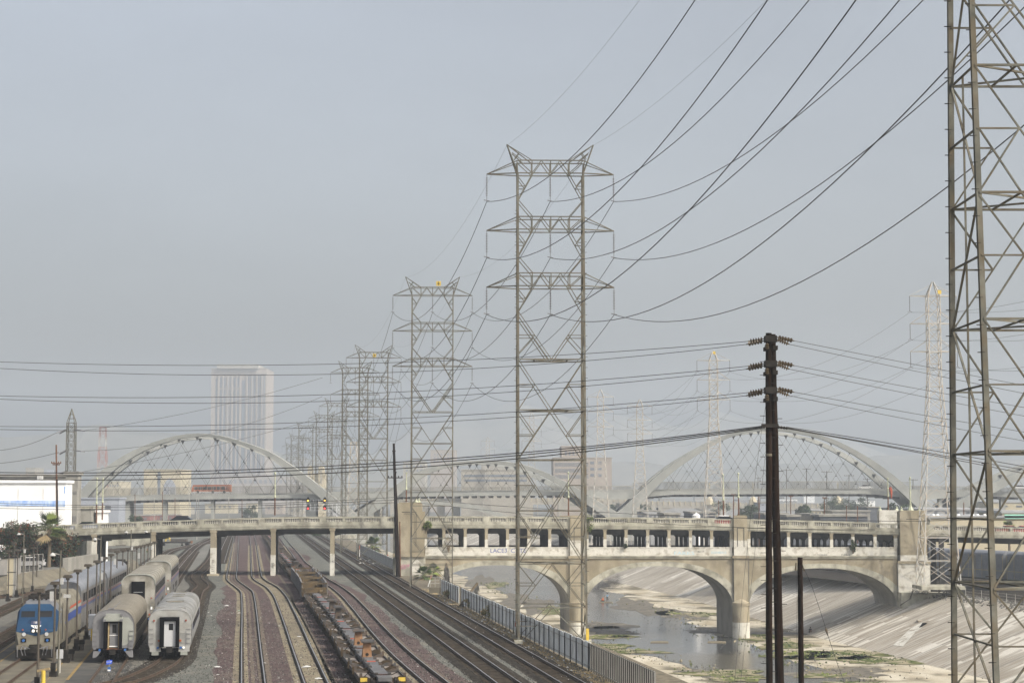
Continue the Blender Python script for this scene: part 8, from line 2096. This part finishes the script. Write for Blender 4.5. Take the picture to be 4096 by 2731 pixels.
for px, py, lab in [(648, 2192, 'small orange and green track gauge box near the second bridge column'), (728, 2182, 'small orange and green track gauge box right of the dark wagon'), (590, 2208, 'small orange and green track gauge box left of the second column')]:
    c = G(px, py); o = thing('switch_stand', lab, 'switch stand', c, 0, 'small orange and green switch stands'); mb = MB(); mb.box(-.25, .25, -.2, .2, 0, .35); mb.build('base', M['leaf'], o); mb = MB(); mb.box(-.15, .15, -.1, .1, .35, .85); mb.build('target', M['hitch_or'], o)
# clutter on the bank ledge at the right
c = D(3690, 2360, 283); o = thing('brush_heap', 'heap of dead brush on the ledge at the foot of the right tan pylon', 'brush heap', (c.x, 284, -2.6)); mb = MB(); leaves(mb, (0, 0, .5), (1.6, .8, .7), 500, .1); mb.build('twigs', M['leaf_dry'], o)
c = D(3640, 2395, 285.4); mb = MB(); mb.bar((c.x-1.6, 285, c.z-.9), (c.x+.1, 285.4, c.z+.1), .2, .1); mb.bar((c.x+.1, 285.4, c.z), (c.x+.5, 285.4, c.z+1.6), .1); mb.bar((c.x-.1, 285.4, c.z), (c.x+.6, 285.4, c.z+1.4), .1)
mb.build('broken_frame', M['wood_grey']); tag(bpy.data.objects['broken_frame'], 'broken wooden frame leaning on the ledge below the right tan pylon', 'debris')
gs = thing('wire_fence', 'thin wire fence along the top of the right bank, near the right edge', 'fence'); 
for i in range(12): Y = 278-i*3; x = toe(Y)+18.2; mb = MB(); mb.bar((x, Y, -2.6), (x, Y, -1.3), .07); mb.build('post', M['steel_far'], gs)
mb = MB()
for z in (-1.4, -1.8, -2.2): mb.bar((toe(278)+18.2, 278, z), (toe(245)+18.2, 245, z), .03)
mb.build('wires', M['steel_far'], gs)
mb = MB()
for i in range(500):
    Y = R.uniform(225, 288); x = toe(Y)+R.uniform(15.8, 19); z = BED+.4*min(17.5, x-toe(Y)); s = R.uniform(.06, .28); mb.add([(x-s, Y, z), (x+s, Y, z), (x, Y+R.uniform(-.2, .2), z+s*1.4)], [(0, 1, 2)])
tag(mb.build('weeds', M['leaf_dry']), kind='stuff')
# ---- people
def person(lab, joints, edges, radii, base, mats, zsplit, hairm='black', head=None, seat=False):
    o = thing('person', lab, 'person', base)
    me = bpy.data.meshes.new('body'); me.from_pydata(joints, edges, []); b = bpy.data.objects.new('tmpb', me); col.objects.link(b)
    b.modifiers.new('s', 'SKIN'); sub = b.modifiers.new('u', 'SUBSURF'); sub.levels = 1
    for v, r in zip(me.skin_vertices[0].data, radii): v.radius = (r, r)
    me.skin_vertices[0].data[0].use_root = True
    bpy.context.view_layer.update(); m2 = bpy.data.meshes.new_from_object(b.evaluated_get(bpy.context.evaluated_depsgraph_get())); bpy.data.objects.remove(b)
    m2.name = 'body'; m2.materials.clear()
    for q in mats: m2.materials.append(M[q])
    for f in m2.polygons: f.material_index = zsplit(f.center); f.use_smooth = True
    c = bpy.data.objects.new('body', m2); col.objects.link(c); c.parent = o
    hx, hy, hz_ = head; mb = MB(); mb.lathe([(.085, -.01), (.108, .05), (.095, .12), (.05, .155), (.01, .165)], hx, hy+.015, hz_-.02, 10); mb.build('hair', M[hairm], o)
    mb = MB()
    for s in (-1, 1): mb.box(hx+s*.035-.012, hx+s*.035+.012, hy-.098, hy-.085, hz_+.0, hz_+.018)
    mb.box(hx-.02, hx+.02, hy-.10, hy-.085, hz_-.062, hz_-.052); mb.build('face', M['black'], o)
    return o
def hand(J, E, Rr, w, d):      # five fingers fanned from the palm at joint index w along direction d
    d = Vector(d).normalized(); s = d.cross(Vector((0, 1, 0))).normalized(); p = Vector(J[w])+d*.08; J.append(tuple(p)); Rr.append(.03); E.append((w, len(J)-1)); k = len(J)-1
    for off, L in ((-.03, .07), (-.01, .085), (.01, .08), (.03, .065)):
        q = p+s*off+d*.03; e = q+d*L+Vector((0, -.02, 0)); J.append(tuple(e)); Rr.append(.009); E.append((k, len(J)-1))
    e = Vector(J[w])+d*.06-s*.07; J.append(tuple(e)); Rr.append(.011); E.append((w, len(J)-1))
J = [(0, 0, .88), (.02, 0, 1.12), (.03, -.02, 1.36), (.03, -.03, 1.46), (.03, -.05, 1.60), (.03, -.04, 1.70), (-.16, -.02, 1.37), (-.24, -.12, 1.12), (-.34, -.26, .98), (.21, -.02, 1.37), (.25, -.03, 1.10), (.22, -.12, .88),
     (-.09, 0, .84), (-.11, -.03, .46), (-.13, .03, .07), (-.14, -.12, .03), (.09, 0, .84), (.13, .02, .46), (.17, .08, .07), (.19, -.06, .03)]
E = [(0, 1), (1, 2), (2, 3), (3, 4), (4, 5), (2, 6), (6, 7), (7, 8), (2, 9), (9, 10), (10, 11), (0, 12), (12, 13), (13, 14), (14, 15), (0, 16), (16, 17), (17, 18), (18, 19)]
Rr = [.14, .13, .15, .06, .10, .07, .07, .05, .035, .07, .05, .035, .095, .065, .05, .04, .095, .065, .05, .04]
hand(J, E, Rr, 8, (-.5, -.6, -.4)); hand(J, E, Rr, 11, (-.05, -.2, -1))
b = G(2429, 2404, BED+.16)
person('person in a pale blue shirt standing beside the smoking fire in the river', J, E, Rr, (b.x, b.y, BED+.16), ('skin', 'shirt_blue', 'cloth_dark'),
       lambda c: 2 if c.z < .92 and abs(c.x) < .21 and not (c.x < -.19) else (0 if c.z > 1.43 or (c.z < 1.13 and abs(c.x) > .2) else 1), head=(.03, -.05, 1.62))
J = [(0, .15, .34), (.02, .05, .58), (.03, -.12, .80), (.03, -.18, .86), (.03, -.24, .97), (.03, -.25, 1.05), (-.17, -.12, .78), (-.2, -.34, .58), (-.06, -.50, .52), (.21, -.12, .78), (.24, -.34, .58), (.10, -.52, .52),
     (-.10, .12, .33), (-.17, -.33, .48), (-.14, -.16, .08), (-.14, -.32, .04), (.10, .12, .33), (.18, -.33, .48), (.15, -.16, .08), (.15, -.32, .04)]
E = [(0, 1), (1, 2), (2, 3), (3, 4), (4, 5), (2, 6), (6, 7), (7, 8), (2, 9), (9, 10), (10, 11), (0, 12), (12, 13), (13, 14), (14, 15), (0, 16), (16, 17), (17, 18), (18, 19)]
Rr = [.15, .14, .16, .06, .10, .07, .07, .05, .035, .07, .05, .035, .10, .07, .05, .04, .10, .07, .05, .04]
hand(J, E, Rr, 8, (.3, -.7, -.2)); hand(J, E, Rr, 11, (-.3, -.7, -.2))
b = G(3240, 2534, BED)
person('person in dark clothes crouching in the bridge shadow at the foot of the bank', J, E, Rr, (b.x, b.y, BED+.02), ('skin', 'cloth_dark', 'cloth_dark'), lambda c: 0 if (c.z > .88 or c.y < -.44) else 1, head=(.03, -.25, .99))
# ---- fire and smoke
b = G(2410, 2403, BED+.2)
fr = thing('camp_fire', 'small burning heap on the slab with dark smoke above it', 'fire', b)
mb = MB()
for i in range(26):
    a = R.uniform(0, 6.28); q = R.uniform(0, .5); mb.bar((q*math.cos(a), q*math.sin(a), 0), (q*math.cos(a)*.3, q*math.sin(a)*.3, R.uniform(.15, .4)), .07)
mb.build('burning_rubbish', M['black'], fr)
mb = MB()
for i in range(9):
    a = R.uniform(0, 6.28); q = R.uniform(0, .3); h = R.uniform(.3, .9); mb.lathe([(.07, 0), (.09, h*.3), (.04, h*.7), (.005, h)], q*math.cos(a), q*math.sin(a), .15, 6)
mb.build('flames', M['flame'], fr)
sm = bpy.data.materials.new('dark_smoke'); sm.use_nodes = True; t = sm.node_tree; t.nodes.clear()
o_ = t.nodes.new('ShaderNodeOutputMaterial'); v_ = t.nodes.new('ShaderNodeVolumePrincipled'); v_.inputs['Color'].default_value = (.10, .10, .11, 1); t.links.new(v_.outputs[0], o_.inputs['Volume'])
tc = t.nodes.new('ShaderNodeTexCoord'); n1 = t.nodes.new('ShaderNodeTexNoise'); n1.inputs['Scale'].default_value = .75; n1.inputs['Detail'].default_value = 5
rr_ = t.nodes.new('ShaderNodeMapRange'); rr_.inputs[1].default_value = .44; rr_.inputs[2].default_value = .66; rr_.inputs[3].default_value = 0; rr_.inputs[4].default_value = 1.3
t.links.new(tc.outputs['Object'], n1.inputs['Vector']); t.links.new(n1.outputs[0], rr_.inputs[0])
gr = t.nodes.new('ShaderNodeTexGradient'); gr.gradient_type = 'SPHERICAL'; mp = t.nodes.new('ShaderNodeMapping'); t.links.new(tc.outputs['Generated'], mp.inputs[0])
mp.inputs['Location'].default_value = (-1, -1, -1); mp.inputs['Scale'].default_value = (2, 2, 2); t.links.new(mp.outputs[0], gr.inputs[0])
g2 = t.nodes.new('ShaderNodeMath'); g2.operation = 'MULTIPLY'; t.links.new(gr.outputs['Fac'], g2.inputs[0]); t.links.new(rr_.outputs[0], g2.inputs[1]); t.links.new(g2.outputs[0], v_.inputs['Density'])
def puff(px, py, rx, rz):
    c = D(px, py, b.y+.4); mb = MB(); n = 10; mb.lathe([(max(.01, math.sin(math.pi*i/n)), -math.cos(math.pi*i/n)) for i in range(n+1)], 0, 0, 0, 14)
    q = mb.build('smoke', sm); q.location = c; q.scale = (rx, rx*.8, rz); tag(q, kind='stuff'); return q
puff(2402, 2372, 1.2, 2.0); puff(2388, 2348, 1.9, 1.6); puff(2425, 2330, 2.5, 2.3); puff(2462, 2318, 2.5, 2.2)
# ================================================================= HAZE
mb = MB(); mb.box(-3800, 3800, -80, 4650, -11.0, 285)
me = bpy.data.meshes.new('haze'); me.from_pydata(mb.v, [], mb.f)
hm = bpy.data.materials.new('even_haze'); hm.use_nodes = True
_t = hm.node_tree; _t.nodes.clear()
_o = _t.nodes.new('ShaderNodeOutputMaterial'); _v = _t.nodes.new('ShaderNodeVolumePrincipled')
_v.inputs['Color'].default_value = (.84, .92, 1.0, 1)
_v.inputs['Density'].default_value = .00036
_v.inputs['Anisotropy'].default_value = .2
_t.links.new(_v.outputs[0], _o.inputs['Volume'])
me.materials.append(hm)
hz = bpy.data.objects.new('haze', me); col.objects.link(hz); hz['kind'] = 'stuff'
